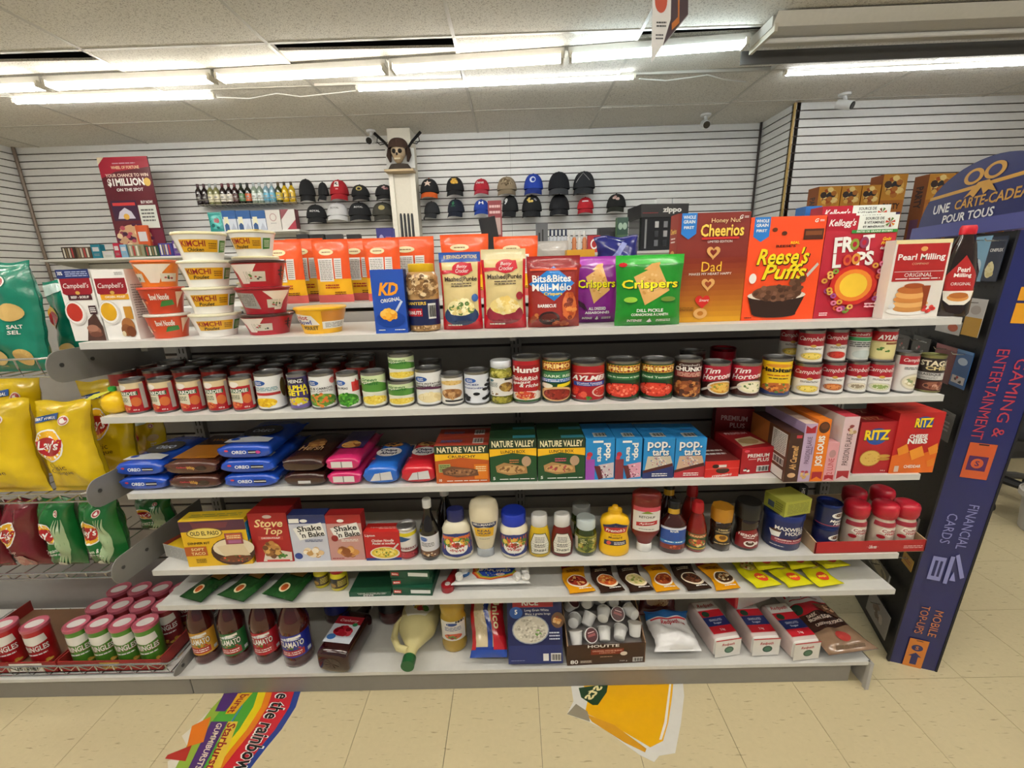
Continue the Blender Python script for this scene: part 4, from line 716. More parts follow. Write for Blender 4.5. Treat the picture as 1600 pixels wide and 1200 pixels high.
def slim(lab, xl, xr, yt, cols, fa, la=(), yf=-.03, D=.2, H=None):
    X, Y, Z, w_, h = spot(xl, xr, yt, 'c', yf)
    return box_at('snack_cake_box', lab, 'box', X, Y, Z, w_, H or h, D, cols, fa, la=la)
BN = [p([(.1, .16), (.9, .16), (.9, .03), (.5, .08), (.1, .03)], '#a01a2c'), p([(.1, .84), (.9, .84), (.9, .97), (.5, .92), (.1, .97)], '#a01a2c')]
slim('tall chocolate brown caramel cake box with white nutrition panel', 1224, 1245, 677, ('#3f241a', '#a8622a', '#3a2018'), [t('Ah Caramel!', .5, .5, .5, .5, '#d9a868', 'biV'), e(.5, .14, .3, .05, '#c9a27a'), r(.5, .9, .9, .96, '#b03040')], la=[r(.5, 0, 1, 1, '#5a3420'), r(.6, .5, .96, .95, '#d9d6d0'), l(.63, .52, .94, .93, 12, '#777'), bar(.66, .28, .94, .44), r(.62, .03, .96, .22, '#e0ddd8')])
slim('tall lilac puff pastry cake box with vertical writing', 1245.5, 1264, 662, ('#b9a2c0', '#a890b4', '#c9b4a8'), BN[1:]+[t('PASSION FLAKIE', .5, .55, .4, .46, '#4a2a4a', 'V'), l(.75, .4, .85, .7, 1, '#7a5a7a'), f(.5, .14, .36, .1, ['#d9b87a', '#c8a060', '#a83a4a'], 10, .4)])
slim('tall orange cake box with bold white vertical lettering', 1264.5, 1284, 656, ('#e0781a', '#d06a14', '#d9741a'), BN[:1]+[e(.5, .88, .42, .09, '#4a2818'), e(.5, .9, .3, .05, '#6a3a20'), t('JOS LOUIS', .5, .5, .66, .5, W_, 'BV')])
slim('short pink cake box squeezed beside the white pastry box', 1284.5, 1302, 692, ('#d99aa0', '#c98890', '#d9a0a4'), [t('1/2 LUNE', .5, .35, .5, .5, '#b5303f', 'V'), e(.5, .72, .3, .1, '#b58a8a')]+BN[:1])
slim('tall pale pink puff pastry cake box with white side', 1303, 1326, 651, ('#d8bcc0', '#dfdad8', '#b03040'), BN[:1]+[t('PASSION FLAKIE', .5, .5, .4, .5, '#4a2a2a', 'V'), f(.6, .8, .3, .09, ['#d9c49a', '#b5946a', '#8a3a3a'], 10, .4)])
slim('dark red cake box lying behind the tall cake boxes', 1215, 1300, 690, ('#6a2a1c', '#8a4a24', '#8a4a24'), [], yf=.18, D=.12)
deep('cracker_box', ['red round cracker box with blue disc and yellow letters', 'red cracker box right behind the round cracker box'], 1331, 1386.5, 659, .06, ('#a81a22', '#8f141c', '#8f141c'), [e(.5, .72, .3, .16, '#1c4a9c'), t('RITZ', .5, .74, .72, .2, '#2a2a10', 'B'), t('RITZ', .5, .75, .7, .19, '#f2d21c', 'B'), e(.42, .3, .3, .16, '#a87a2c'), e(.42, .3, .28, .145, '#d9b45a'), f(.42, .3, .2, .1, ['#c89a44'], 12, .12), e(.8, .34, .18, .03, '#c89a44'), e(.8, .28, .18, .03, '#b58434'), t('200 g', .84, .05, .14, .03, W_)], [t('RITZ', .5, .5, .5, .4, '#c88a5a', 'b')], yf=.012)
deep('cracker_box', ['red and orange cheese cracker box at the shelf end', 'red cracker box right behind the cheese cracker box'], 1387, 1457, 645, .06, ('#b51a1c', '#a8161a', '#c83024'), [r(0, 0, 1, .3, '#d9661a'), p([(0, .3), (1, .3), (1, .42), (.6, .3), (.3, .36), (0, .3)], '#d9661a'), e(.56, .84, .2, .1, '#1c4a9c'), t('RITZ', .56, .83, .4, .16, '#2a2a10', 'B'), t('RITZ', .56, .84, .39, .15, '#f2d21c', 'B'), t('CHEESE', .5, .62, .4, .065, W_, 'B'), t('NIBS', .5, .54, .44, .09, W_, 'B'), p([(.08, .42), (.28, .5), (.36, .36), (.14, .3)], '#e08a24'), p([(.36, .38), (.62, .46), (.72, .3), (.46, .22)], '#e8962c'), p([(.76, .42), (.96, .5), (1, .34), (.84, .3)], '#e08a24'), p([(.8, .2), (.96, .26), (.98, .12), (.84, .1)], '#d97a1c'), t('CHEDDAR', .5, .115, .38, .05, W_, 'b'), r(.1, .03, .2, .13, '#d9c0b0')], [], yf=.008)
# ================================================================ SAUCE SHELF
X, Y, Z, w_, h = spot(240, 296, 850, 'd', .04)
box_at('taco_kit_box', 'yellow taco kit box lying flat with its grey text end outwards', 'box', X+.012, Y+.015, Z, .12, .05, .15, ('#b9b9b6', '#c8a41c', '#d9b41c'), [l(.05, .08, .95, .92, 9, '#8c8c8a')], [r(.0, .0, .2, 1, '#7a2a1c'), e(.6, .5, .3, .3, '#d9c890')], rz=-.32, ra=[r(.1, .1, .35, .9, '#3a1c2c')])
box('dinner_kit_box', 'yellow soft taco dinner kit box with purple top stripe', 'box', 297.6, 394, 812, 'd', .055, ('#e2b51a', '#d9aa18', '#d8b82a'), [r(0, .76, 1, .98, '#4a1c3a'), p([(.17, .97), (.25, .94), (.5, .94), (.75, .94), (.7, .82), (.2, .82)], '#6a2a3a'), e(.36, .72, .28, .12, '#8a6a1c'), e(.36, .72, .26, .105, '#ead36a'), t('OLD EL PASO', .36, .72, .44, .09, '#2a1a10', 'b'), t('DINNER KIT', .24, .51, .34, .05, '#2a1a10', 'b'), r(0, .24, .34, .44, '#b5561a'), t('SOFT', .2, .38, .2, .06, '#ecd9a0', 'b'), t('TACO', .2, .29, .22, .06, '#ecd9a0', 'b'), l(.14, .08, .3, .18, 3, '#6a4a10'), e(.74, .3, .34, .3, '#3a1c14'), e(.76, .38, .32, .2, '#e6d8bc'), p([(.5, .42), (.9, .5), (1, .2), (.6, .2)], '#dccaa6'), f(.76, .14, .28, .09, ['#6a3a20', '#8a4a24', '#4a7a2a', '#c8502c', '#3a2010'], 30, .22), r(.66, .46, .93, .7, '#8a3a4a'), r(.68, .56, .91, .68, '#c86a34'), l(.69, .58, .9, .66, 2, '#f0e0b0'), r(.7, .48, .9, .55, '#a8608a')], yf=.018, rz=.05,
    ra=[r(0, .5, .8, .9, '#2a78a8')], ta=[l(.1, .3, .9, .7, 2, '#8a8a3a')])
X, Y, Z, w_, h = spot(401, 460, 802, 'd', .03)
for k in range(2): box_at('stuffing_box', ['red stuffing mix box with cream script and stuffing plate', 'red stuffing mix box standing behind the script one'][k], 'box', X, Y+k*.05, Z, w_, h, .048, ('#a01a1c', '#8f1418', '#9a181c'), [e(.5, .93, .12, .035, '#d9c8c0'), t('Stove', .5, .8, .74, .16, '#ecd396', 'bi'), t('Top', .6, .62, .46, .17, '#ecd396', 'bi'), r(.18, .46, .82, .54, '#b8322c'), t('CHICKEN-POULET', .5, .5, .5, .035, W_, 'b'), p([(.2, .02), (.96, .02), (.98, .2), (.7, .24), (.3, .22)], '#d9cfc0'), f(.48, .26, .26, .18, ['#b5803f', '#8f5c28', '#cfa058', '#6a3f1c'], 34, .25), f(.72, .12, .18, .07, ['#3a6a24', '#4f8a34'], 12, .35), r(.3, .01, .9, .05, '#c83a34')] if k == 0 else ())
def shake(lab, xl, xr, top, chip):
    box('coating_mix_box', lab, 'box', xl, xr, 805, 'd', .04, ('#c9ccd8' if top == NV else '#c0908a', top, top), [r(0, .82, 1, 1, top), p([(.1, .72), (.88, .84), (.96, .58), (.24, .46)], '#f0efea'), e(.42, .88, .1, .035, W_), t('Shake', .54, .72, .66, .12, K_, 'b', .09), t('\'n Bake', .6, .59, .66, .12, K_, 'b', .09), l(.38, .42, .86, .48, 2, '#3a4a7a' if top == NV else W_), r(.02, .84, .3, .93, W_) if top == NV else e(.2, .5, .1, .07, '#8f1a20'), e(.14, .12, .11, .07, '#1c3a8a') if top == NV else l(.05, .03, .4, .07, 1, '#8f1a20')]+chip, yf=.03)
shake('blue topped coating mix box with sliced white meat picture', 461, 517.5, NV, [f(.58, .2, .36, .13, ['#ead9bc', '#d9b888', '#c89a5a', '#f2e8d4'], 16, .5)])
shake('red topped coating mix box with golden chicken picture', 518, 571.5, '#a01c20', [f(.55, .2, .4, .14, ['#c88a44', '#a8642c', '#dba860', '#8a4a1c'], 16, .55)])
box('soup_mix_box', 'red chicken noodle soup mix box with yellow noodle bowl', 'box', 573, 628, 831, 'd', .05, ('#b51c1e', '#8f1a1c', '#c02420'), [r(0, 0, 1, .09, '#20367a'), t('Lipton', .18, .87, .28, .1, W_, 'b'), t('Chicken Noodle', .52, .7, .62, .09, W_, 'bi'), t('Poulet et nouilles', .54, .6, .64, .08, W_, 'bi'), e(.55, .26, .42, .22, '#e9e2d4'), e(.55, .27, .38, .19, '#d9bc3a'), f(.55, .28, .34, .15, ['#ecd763', '#c8a22a', '#f4e88e', '#7a8a2a'], 46, .2), p([(.76, .4), (.94, .6), (.97, .57), (.8, .36)], '#d4d2cc')], yf=.025, ta=[t('Lipton', .3, .5, .3, .2, '#e8b0a8', 'b'), l(.4, .3, .9, .6, 2, '#e8b0a8')])
can('sauce_can', 'cranberry sauce can with bright silver lid and blue wave emblem', 624, 655, 828, 'd', '#d8d6d4', [r(0, .82, 1, .95, '#d9c81c'), p([(0, .5), (.3, .6), (.66, .72), (.4, .82), (0, .8)], '#1f4a7a'), t('CRANBERRY', .48, .38, .7, .09, '#7a1a2c', 'b'), r(0, 0, 1, .28, '#7a1c24'), f(.5, .14, .4, .1, ['#a8303a', '#6a141c', '#c04a54'], 18, .3)], lid='#c9c9c9', yf=.02)
SAUCE = lambda c, cap: [('bottle', 'glassy', c, [(.9, 0), (1, .02), (1, .45), (.95, .52), (.6, .66), (.42, .76), (.4, .86)]), ('cap', 'plastic', cap, [(.4, .86), (.46, .865), (.46, .99), (.42, 1)])]
bottle('soy_sauce_bottle', 'dark soy sauce bottle with white cap and pale label', 'bottle', 657, 687, 779, 'd', SAUCE('#120c0a', '#dcdcda'), (.06, .44, 1.4, '#d9d9de', [e(.3, .84, .16, .1, '#2a5aa8'), l(.2, .5, .7, .7, 3, '#444'), r(0, 0, 1, .3, '#6a4a3a'), f(.5, .15, .4, .1, ['#b58a5a', '#8a5a34', '#e0d0b8'], 12, .4), r(.1, .03, .6, .1, '#222')], 0), yf=.015)
bottle('soy_sauce_bottle', 'dark soy sauce bottle standing behind its labelled twin', 'bottle', 683, 713, 0, 'd', SAUCE('#120c0a', '#dcdcda'), yf=.1, H=.205)
SQ = [(.8, 0), (.97, .03), (1, .12), (.97, .35), (.88, .5), (.9, .6), (.72, .72), (.5, .76)]
MWL = lambda st: [p([(.0, .1), (.0, .9), (.5, 1), (1, .9), (1, .1), (.5, 0)], '#20327a'), r(.05, .3, .95, .86, '#c8622c'), f(.5, .6, .44, .22, ['#3a7a2c', '#c8382c', '#e0a03a', '#d9c04a', '#7a3a1c'], 26, .4), e(.5, .38, .3, .28, '#ecebe8'), t('Miracle', .5, .46, .44, .14, '#b01c2c', 'bi'+st), t('Whip', .5, .3, .36, .14, '#b01c2c', 'bi'+st), r(.1, .04, .9, .14, '#20327a')]
bottle('dressing_bottle', 'cream squeeze bottle with navy cap and upside-down label', 'bottle', 690, 739, 794, 'd', [('bottle', 'plastic', '#dcd5bc', SQ), ('cap', 'plastic', '#1c2464', [(.5, .76), (.54, .77), (.54, .97), (.48, 1)])], (.08, .58, 1.25, None, MWL('U'), 0), sy=.7, yf=.012)
bottle('mayonnaise_bottle', 'tall cream mayonnaise squeeze bottle standing on its clear cap', 'bottle', 735.5, 781, 778, 'd', [('cap', 'glassy', '#9aa0a4', [(.52, 0), (.6, .01), (.6, .12), (.5, .14)]), ('bottle', 'plastic', '#ddd3b6', [(.5, .14), (.6, .2), (.78, .4), (.95, .62), (1, .75), (.97, .88), (.85, .96), (.6, .995), (.2, 1)])],
       [(.3, .72, 1.15, None, [p([(.06, .82), (.94, .82), (.94, .66), (.76, .58), (.5, .66), (.24, .58), (.06, .66)], '#1c2c5c'), t('HELLMANN\'S', .5, .75, .74, .1, W_, 'b'), r(.14, .22, .86, .6, '#e6b422'), t('REAL', .5, .48, .46, .09, '#1c2c5c', 'b'), t('VRAIE', .5, .36, .5, .08, '#1c2c5c', 'b'), l(.3, .26, .7, .3, 1, '#6a5a2a'), l(.3, .1, .7, .14, 1, '#6a6a6a')], 1)], sy=.62, yf=.015, rz=.0)
JAR = lambda c, lid, lc='plastic': [('jar', 'glassy', c, [(.86, 0), (.98, .03), (1, .12), (1, .58), (.95, .68), (.84, .74)]), ('lid', lc, lid, [(.82, .74), (.87, .75), (.87, .98), (.82, 1)])]
bottle('dressing_jar', 'round white dressing jar with wide royal blue lid', 'jar', 781.5, 825, 797, 'd', JAR('#e6e0cc', '#1c34a8'), (.08, .6, 1.35, None, MWL(''), 0), yf=.012)
HZ = lambda c: [p([(.12, .02), (.88, .02), (.94, .5), (.78, .98), (.22, .98), (.06, .5)], '#2a3a22'), p([(.15, .05), (.85, .05), (.9, .5), (.75, .95), (.25, .95), (.1, .5)], '#dedcd0'), t('HEINZ', .5, .2, .5, .1, K_, 'bU'), l(.28, .34, .72, .5, 2, '#333'), l(.3, .56, .7, .84, 4, '#777')]
CON = lambda c: [('bottle', 'plastic', c, [(.85, 0), (.98, .03), (1, .3), (.93, .5), (.8, .66), (.72, .72)]), ('cap', 'plastic', '#dededc', [(.68, .72), (.72, .73), (.72, .97), (.66, 1)])]
bottle('mustard_bottle', 'small yellow mustard bottle with white cap and inverted label', 'bottle', 826, 860, 802, 'd', CON('#c9a81c'), (.08, .6, 1.15, None, HZ(0), 0), sy=.75, yf=.018)
bottle('ketchup_bottle', 'small dark red ketchup bottle with white cap and inverted label', 'bottle', 861, 895, 802, 'd', CON('#6a1614'), (.08, .6, 1.15, None, HZ(0), 0), sy=.75, yf=.018)
REL = (.12, .6, 1.4, None, [r(0, 0, 1, 1, '#8a8a3a'), f(.5, .5, .46, .46, ['#4a5a1c', '#6a7a2c', '#b5a84a', '#3a4a14'], 40, .25), r(.3, .3, .98, .42, '#a82c24'), l(.3, .55, .9, .85, 3, '#d9d4a8'), r(.0, .1, .2, .9, '#d9d6c4')], 0)
bottle('relish_jar', 'green relish jar with pale lid in front of another', 'jar', 898, 932, 808, 'd', JAR('#2f3c12', '#b9c4c4'), REL, yf=.018)
bottle('relish_jar', 'dark relish jar with grey lid behind the pale lidded one', 'jar', 892, 924, 0, 'd', JAR('#2f3c12', '#8a8c88'), REL, yf=.1, H=.125)
bottle('mustard_bottle', 'curvy bright yellow mustard squeeze bottle with pointed tip', 'bottle', 936, 983, 789, 'd', [('bottle', 'plastic', '#ebb90c', [(.86, 0), (.97, .03), (1, .1), (.95, .28), (.84, .44), (.9, .58), (.95, .66), (.85, .76), (.5, .83), (.44, .85)]), ('nozzle', 'plastic', '#eab40a', [(.44, .85), (.46, .86), (.44, .93), (.2, .96), (.16, 1)])],
       (.22, .74, 1.15, None, [p([(.06, .82), (.5, .96), (.94, .82), (.9, .68), (.5, .78), (.1, .68)], '#1c2450'), p([(.12, .54), (.88, .54), (.92, .74), (.5, .8), (.08, .74)], '#b81c20'), t('French\'s', .5, .655, .66, .13, W_, 'bi'), t('Yellow', .5, .45, .36, .07, '#4a3a10'), t('Mustard', .5, .36, .44, .08, '#4a2a10', 'b'), r(.14, .06, .86, .24, '#20264a'), e(.3, .15, .07, .07, '#d9503a'), l(.46, .09, .8, .2, 2, W_)], 0), sy=.68, yf=.012)
bottle('ketchup_bottle', 'large dark red ketchup squeeze bottle standing on white cap', 'bottle', 985, 1029, 767, 'd', [('cap', 'plastic', '#dcdcd8', [(.46, 0), (.52, .01), (.52, .13), (.46, .14)]), ('bottle', 'plastic', '#6f1712', [(.46, .14), (.6, .22), (.9, .32), (1, .4), (.96, .42), (1, .45), (1, .84), (.95, .87), (1, .9), (.96, .97), (.8, 1)])],
       (.4, .8, 1.1, '#dedbd4', [r(0, .82, 1, 1, '#c8485a'), p([(.3, .74), (.5, .86), (.7, .74)], '#7a8a2a'), t('KETCHUP', .5, .6, .5, .09, '#333', 'b'), p([(.16, .2), (.84, .3), (.84, .46), (.16, .36)], '#b01c24'), t('Aylmer', .5, .33, .5, .09, W_, 'bi', .1), l(.25, .06, .75, .14, 1, '#888')], 1), sy=.62, yf=.02)
BBQ = lambda c, cap: [('bottle', 'glassy', c, [(.92, 0), (1, .02), (1, .52), (.94, .6), (.62, .7), (.42, .76), (.4, .86)]), ('cap', 'plastic', cap, [(.4, .86), (.46, .865), (.46, .99), (.42, 1)]), ('neck_band', 'gloss', '#d9aa2a', [(.42, .76), (.44, .762), (.42, .86)])]
bottle('barbecue_sauce_bottle', 'barbecue sauce bottle with blue label, gold neck and black cap', 'bottle', 1030, 1070, 782, 'd', BBQ('#3a1410', '#161616'), (.1, .54, 1.15, '#1f4a9a', [r(0, .0, 1, .22, '#7a2a1c'), f(.6, .1, .34, .1, ['#a83a24', '#5a1a10', '#c86a4a'], 8, .5), r(0, .9, 1, 1, '#cfd4e0'), t('kraft', .5, .85, .26, .1, W_, 'b'), t('BBQ', .5, .62, .72, .24, W_, 'bi'), r(0, .3, 1, .4, '#2a84c0'), l(.2, .31, .8, .39, 1, W_)], 0), sy=.7, yf=.02)
bottle('barbecue_sauce_bottle', 'barbecue sauce bottle with black cap behind the blue labelled one', 'bottle', 1024, 1060, 0, 'd', BBQ('#2a100c', '#161616'), sy=.7, yf=.1, H=.21)
HOT = lambda: [('bottle', 'glassy', '#7d1a10', [(.92, 0), (1, .02), (1, .42), (.9, .52), (.62, .72), (.46, .78)]), ('cap', 'plastic', '#b81c24', [(.46, .78), (.56, .79), (.58, .86), (.5, .97), (.44, 1)])]
bottle('hot_sauce_bottle', 'red hot sauce bottle with red cap and green label', 'bottle', 1070, 1104, 783, 'd', HOT(), (.06, .4, 1.25, '#2c4a24', [r(.1, .78, .9, .95, '#b5502c'), t('FRANK\'S', .5, .86, .6, .12, '#e9d9a0', 'b'), r(.06, .06, .94, .12, '#c8a23a'), f(.5, .45, .4, .24, ['#b5442a', '#d9983a', '#4a6a2c', '#e0c88a'], 20, .3)], 0), yf=.025)
bottle('hot_sauce_bottle', 'red capped hot sauce bottle behind the green labelled one', 'bottle', 1062, 1094, 0, 'd', HOT(), yf=.11, H=.185)
bottle('coffee_jar', 'instant coffee jar with gold lid and black label', 'jar', 1106, 1144, 790, 'd', [('jar', 'glassy', '#2c1c10', [(.88, 0), (1, .03), (1, .16), (.88, .4), (.98, .64), (.86, .68)]), ('lid', 'plastic', '#b07a1e', [(.84, .68), (.98, .7), (1, .94), (.92, 1)])], (.12, .62, 1.2, None, [p([(.1, .1), (.2, .5), (.06, .9), (.94, .9), (.8, .5), (.9, .1)], '#1c1410'), t('100%', .5, .82, .36, .09, '#d9c08a', 'b'), t('COLOMBIAN', .5, .7, .6, .07, '#d9c08a', 'b'), e(.46, .42, .26, .16, '#c8922c'), e(.5, .45, .14, .1, '#6a4210'), l(.2, .14, .8, .2, 1, '#d9c08a')], 0), yf=.025, n=8)
bottle('coffee_jar', 'instant coffee jar with black lid and red mug label', 'jar', 1143, 1187, 782, 'd', [('jar', 'glassy', '#24140c', [(.86, 0), (1, .04), (1, .2), (.84, .46), (.92, .6), (.8, .66)]), ('lid', 'plastic', '#191716', [(.8, .66), (.98, .68), (1, .94), (.9, 1)])], (.06, .5, 1.15, None, [p([(.04, .02), (.96, .02), (.98, .6), (.8, .96), (.2, .8), (.02, .6)], '#7a1418'), t('NESCAFÉ', .5, .66, .76, .15, W_, 'b'), l(.3, .5, .7, .56, 1, W_), e(.54, .26, .2, .15, '#e9e4dc'), e(.54, .28, .14, .1, '#4a2a18'), e(.78, .27, .07, .08, '#e9e4dc')], 0), yf=.025)
bottle('coffee_tub', 'large blue plastic coffee tub with white capital letters', 'tub', 1189, 1254, 794, 'd', [('tub', 'plastic', '#16245e', [(.92, 0), (.97, .02), (1, .8), (1, .84)]), ('lid', 'plastic', '#182a6c', [(1.0, .84), (1.05, .85), (1.05, .97), (1.0, 1), (.95, .985)])], (.06, .82, 1.1, None, [t('MAXWELL', .54, .76, .72, .14, W_, 'b'), t('HOUSE', .68, .6, .5, .14, W_, 'b'), p([(.04, .62), (.34, .66), (.3, .42), (.12, .4)], W_), e(.2, .64, .14, .04, '#5a3a24'), r(.12, .2, .96, .38, '#8a1f38'), t('ORIGINAL ROAST', .56, .33, .7, .05, W_, 'b'), t('TORRÉFACTION', .56, .25, .66, .05, '#e0a0b0', 'b'), l(.1, .06, .44, .1, 1, W_)], 0), yf=.02)
tub = bpy.data.objects['coffee_tub']; zt = Zs(794, tub.location.x, tub.location.y)
box_at('tea_box', 'pale green tea box lying on the blue coffee tub', 'box', tub.location.x+.012, tub.location.y-.045, zt+.001, .1, .052, .085, ('#b5b84a', '#a8ac44', '#c4c85c'), [l(.1, .15, .9, .85, 7, '#8a8c3a')], rz=.22, la=[r(.2, .2, .5, .6, '#4a5a6a'), l(.55, .2, .9, .8, 4, '#7a7c34')])
box_at('tea_box', 'small black tea box beside the pale green tea box', 'box', tub.location.x+.075, tub.location.y+.03, zt+.001, .03, .06, .07, '#1c1c1e', [t('STASH', .5, .5, .4, .8, W_, 'bV')])
MHL = [t('Maxwell', .62, .34, .5, .14, W_, 'bi'), t('House', .66, .18, .4, .14, W_, 'bi'), e(.6, .64, .2, .16, '#e9e9e4'), e(.6, .66, .13, .1, '#4a2a18'), r(0, .06, 1, .1, '#a83a5a')]
# tray of creamers with two small coffee tins
X0, X1 = Xs(1274, .012, .54), Xs(1447, .012, .54); YT = SH['d'][1]+.006
tr = thing('display_tray', 'red cardboard display tray holding creamers and coffee tins', 'tray', ((X0+X1)/2, YT, .54)); hw = (X1-X0)/2
MB().box(-hw, 0, .001, hw, .003, .042, '#a81a20').build('front_wall', 'paper', tr)
MB().box(-hw, .247, .001, hw, .25, .07, '#b09a7a').build('rear_wall', 'paper', tr)
for s_ in (-1, 1): MB().prism([(0, .001), (.25, .001), (.25, .07), (.12, .06), (0, .042)], -.0015, .0015, '#a01a20', '#b59a7a').build('end_wall', 'paper', tr)
ews = [c for c in tr.children if c.name.startswith('end_wall')]
for s_, c in zip((-1, 1), ews): c.rotation_euler.z = math.pi/2; c.location = (s_*(hw-.002), 0, 0)
MB().box(-hw, 0, 0, hw, .25, .002, '#a08a6a').build('floor_panel', 'paper', tr)
art(MB(), lambda u, v, k: ((u-.5)*2*hw, -k, v*.042), heart(.52, .5, .06, '#e3a0a4')+heart(.52, .51, .052, '#a81a20')+[t('Coffee mate', .52, .52, .07, .3, W_, 'bi'), l(.8, .3, .97, .6, 2, '#e3b0b0')], 2*hw, .042).build('front_print', 'gloss', tr)
def creamer(label, xl, xr, yf, H, group=None):
    z = .5425; Y = YT+yf
    R = .034; X = Xs((xl+xr)/2, Y+R, z+.07)
    return bottle_at('creamer_jar', label, 'jar', X, Y+R, z, R, H, [('jar', 'plastic', '#cdbfae', [(.94, 0), (1, .03), (.98, .55), (.86, .62), (.86, .66, '#b01c30'), (.98, .7, '#b01c30'), (1, .74)]), ('cap', 'plastic', '#b8182e', [(1.0, .74), (1.04, .75), (1.05, .9), (.96, .96), (.7, .995), (.3, 1)])],
        (.06, .6, 1.4, None, [r(0, .82, 1, 1, '#9a2a38'), p([(.2, .6), (.3, .8), (.5, .74), (.7, .82), (.82, .6), (.5, .4)], '#e9e2d8'), t('Coffee', .52, .66, .5, .12, '#8f1a24', 'b'), t('mate', .56, .55, .42, .1, '#b5282c', 'bi'), e(.26, .4, .12, .08, '#a8202c'), e(.56, .1, .28, .12, '#8a6448'), e(.56, .12, .2, .07, '#5a3a24')], 0), seed=1, rz=.0, group=group)
creamer('red capped creamer jar beside the coffee tins', 1312, 1356, .02, .155)
creamer('red capped creamer jar in the middle of the tray front', 1356, 1400, .012, .155)
creamer('red capped creamer jar at the outer end of the tray front', 1388, 1432, .012, .155)
creamer('red capped creamer jar behind the one beside the coffee tins', 1312, 1348, .1, .157)
creamer('red capped creamer jar at the back of the tray end', 1352, 1394, .1, .157)
zt = .5425
for k in range(2):
    Y = YT+.045; X = Xs(1289, Y, .6)
    can_at('coffee_tin', ['small blue coffee tin at the foot of its stack in the tray', 'small blue coffee tin on top of another in the tray'][k], X, Y, zt+k*.081, .036, .08, '#182450', MHL, lid='#2a3a7a', cat='tin')
# ================================================================ FLAT PACKET SHELF
z, y0 = SH['e']
def lay(name, label, cat, xl, xr, yb, L, D, col, ops, rz=0, **kw):
    a, b = atZ(xl, yb, z), atZ(xr, yb, z); Y = max(a.y, b.y, y0+.004)
    return flat(name, label, cat, (Xs(xl, Y, z)+Xs(xr, Y, z))/2, Y, z+kw.pop('zo', 0)+.002, Xs(xr, Y, z)-Xs(xl, Y, z), L, D, col, ops, rz=rz, **kw)
GC = [r(.0, .45, 1, .95, '#2a1c10'), f(.5, .7, .4, .2, ['#6a3a1c', '#a8642c', '#3a5a1c', '#8a2a14'], 18, .4), e(.5, .14, .16, .07, '#d9c8a0'), e(.5, .14, .11, .05, '#a84a1c'), r(.3, .34, .8, .5, '#a87a3a')]
lay('coffee_bag', 'dark green foil coffee bag lying flat beside the shelf end', 'bag', 276, 322, 945, .26, .022, '#153f1a', GC, rz=-.3, seed=11)
lay('coffee_bag', 'dark green foil coffee bag with shiny silver crease', 'bag', 334, 388, 945, .26, .024, '#17451c', GC, rz=-.3, seed=12)
lay('coffee_bag', 'dark green foil coffee bag lying nearest the yellow spice jars', 'bag', 402, 462, 945, .26, .024, '#17451c', GC, rz=-.3, seed=13)
for k, (xl, xr, yf, lab) in enumerate([(489, 514, .06, 'yellow bouillon jar with red lid beside the coffee bags'), (514.5, 543, .045, 'yellow bouillon jar with red lid beside the green filter box')]):
    bottle('bouillon_jar', lab, 'jar', xl, xr, 0, 'e', [('jar', 'plastic', '#d9cb1c', [(.86, 0), (1, .04), (1, .62), (.9, .72), (.84, .74)]), ('lid', 'plastic', '#c0161c', [(.84, .74), (.9, .75), (.9, .97), (.84, 1)])], (.14, .56, 1.2, '#4a3a1c', [r(.0, .6, .5, 1, '#1c1c1c'), l(.5, .2, .95, .8, 4, '#d9c95a'), e(.24, .3, .18, .2, '#a8802c')], 0), yf=yf, H=.088)
GB = '#124a34'
X, Y, Z, w_, h = spot(546, 611, 925, 'e', .02)
box_at('filter_box', 'dark green coffee filter box with white barcode end', 'box', X, Y, Z, w_, h, .1, (GB, '#0d3826', '#0f4029'), [t('CONE COFFEE FILTERS', .55, .72, .7, .14, W_, 'b'), t('FILTRES CONIQUES', .55, .5, .64, .14, W_, 'b'), bar(.34, .06, .58, .4)])
X, Y, Z, w_, h = spot(614, 676, 0, 'e', .02)
FB = [r(.03, .3, .22, .7, '#b81c24'), t('Melitta', .125, .5, .15, .2, W_, 'b'), r(.46, .3, .96, .75, '#d9dcd8')]
box_at('filter_box', 'green coffee filter box with red emblem, bottom of the small stack', 'box', X, Y, Z, w_, .03, .12, GB, FB, rz=-.05)
box_at('filter_box', 'green coffee filter box with red emblem, middle of the small stack', 'box', X-.002, Y+.012, Z+.0305, w_, .03, .12, GB, FB[:2], rz=.06)
box_at('filter_box', 'green coffee filter box with red emblem, top of the small stack', 'box', X-.006, Y+.008, Z+.061, w_, .03, .12, GB, FB, rz=-.08)
X, Y, Z, w_, h = spot(684, 708, 0, 'e', .02)
sc = thing('can_opener', 'red handled kitchen gadget in clear packaging lying on the shelf', 'kitchen tool', (X, Y+.005, Z), -.25)
MB().prism([(-.022+.0*k, 0) for k in range(0)]+[(.022*math.cos(a), .022*math.sin(a)+.02) for a in [k*6.2832/16 for k in range(16)]], 0, .02, '#8f1820').build('handle_loop', 'plastic', sc).rotation_euler.x = -math.pi/2
q = sc.children[0]; q.location = (0, 0, .022)
MB().tube([(0, .03, .012), (0, .08, .016), (0, .15, .018)], [.016, .013, .01], '#a01a22', 10).build('handle', 'plastic', sc)
MB().lathe([(.012, .021), (.013, .023), (.012, .026)], '#8a8a88', cy=.09).build('gear', 'tin', sc)
MB().lathe([(.009, .0225), (.0092, .0235)], '#cfcac8', cy=.02).build('tag', 'gloss', sc)
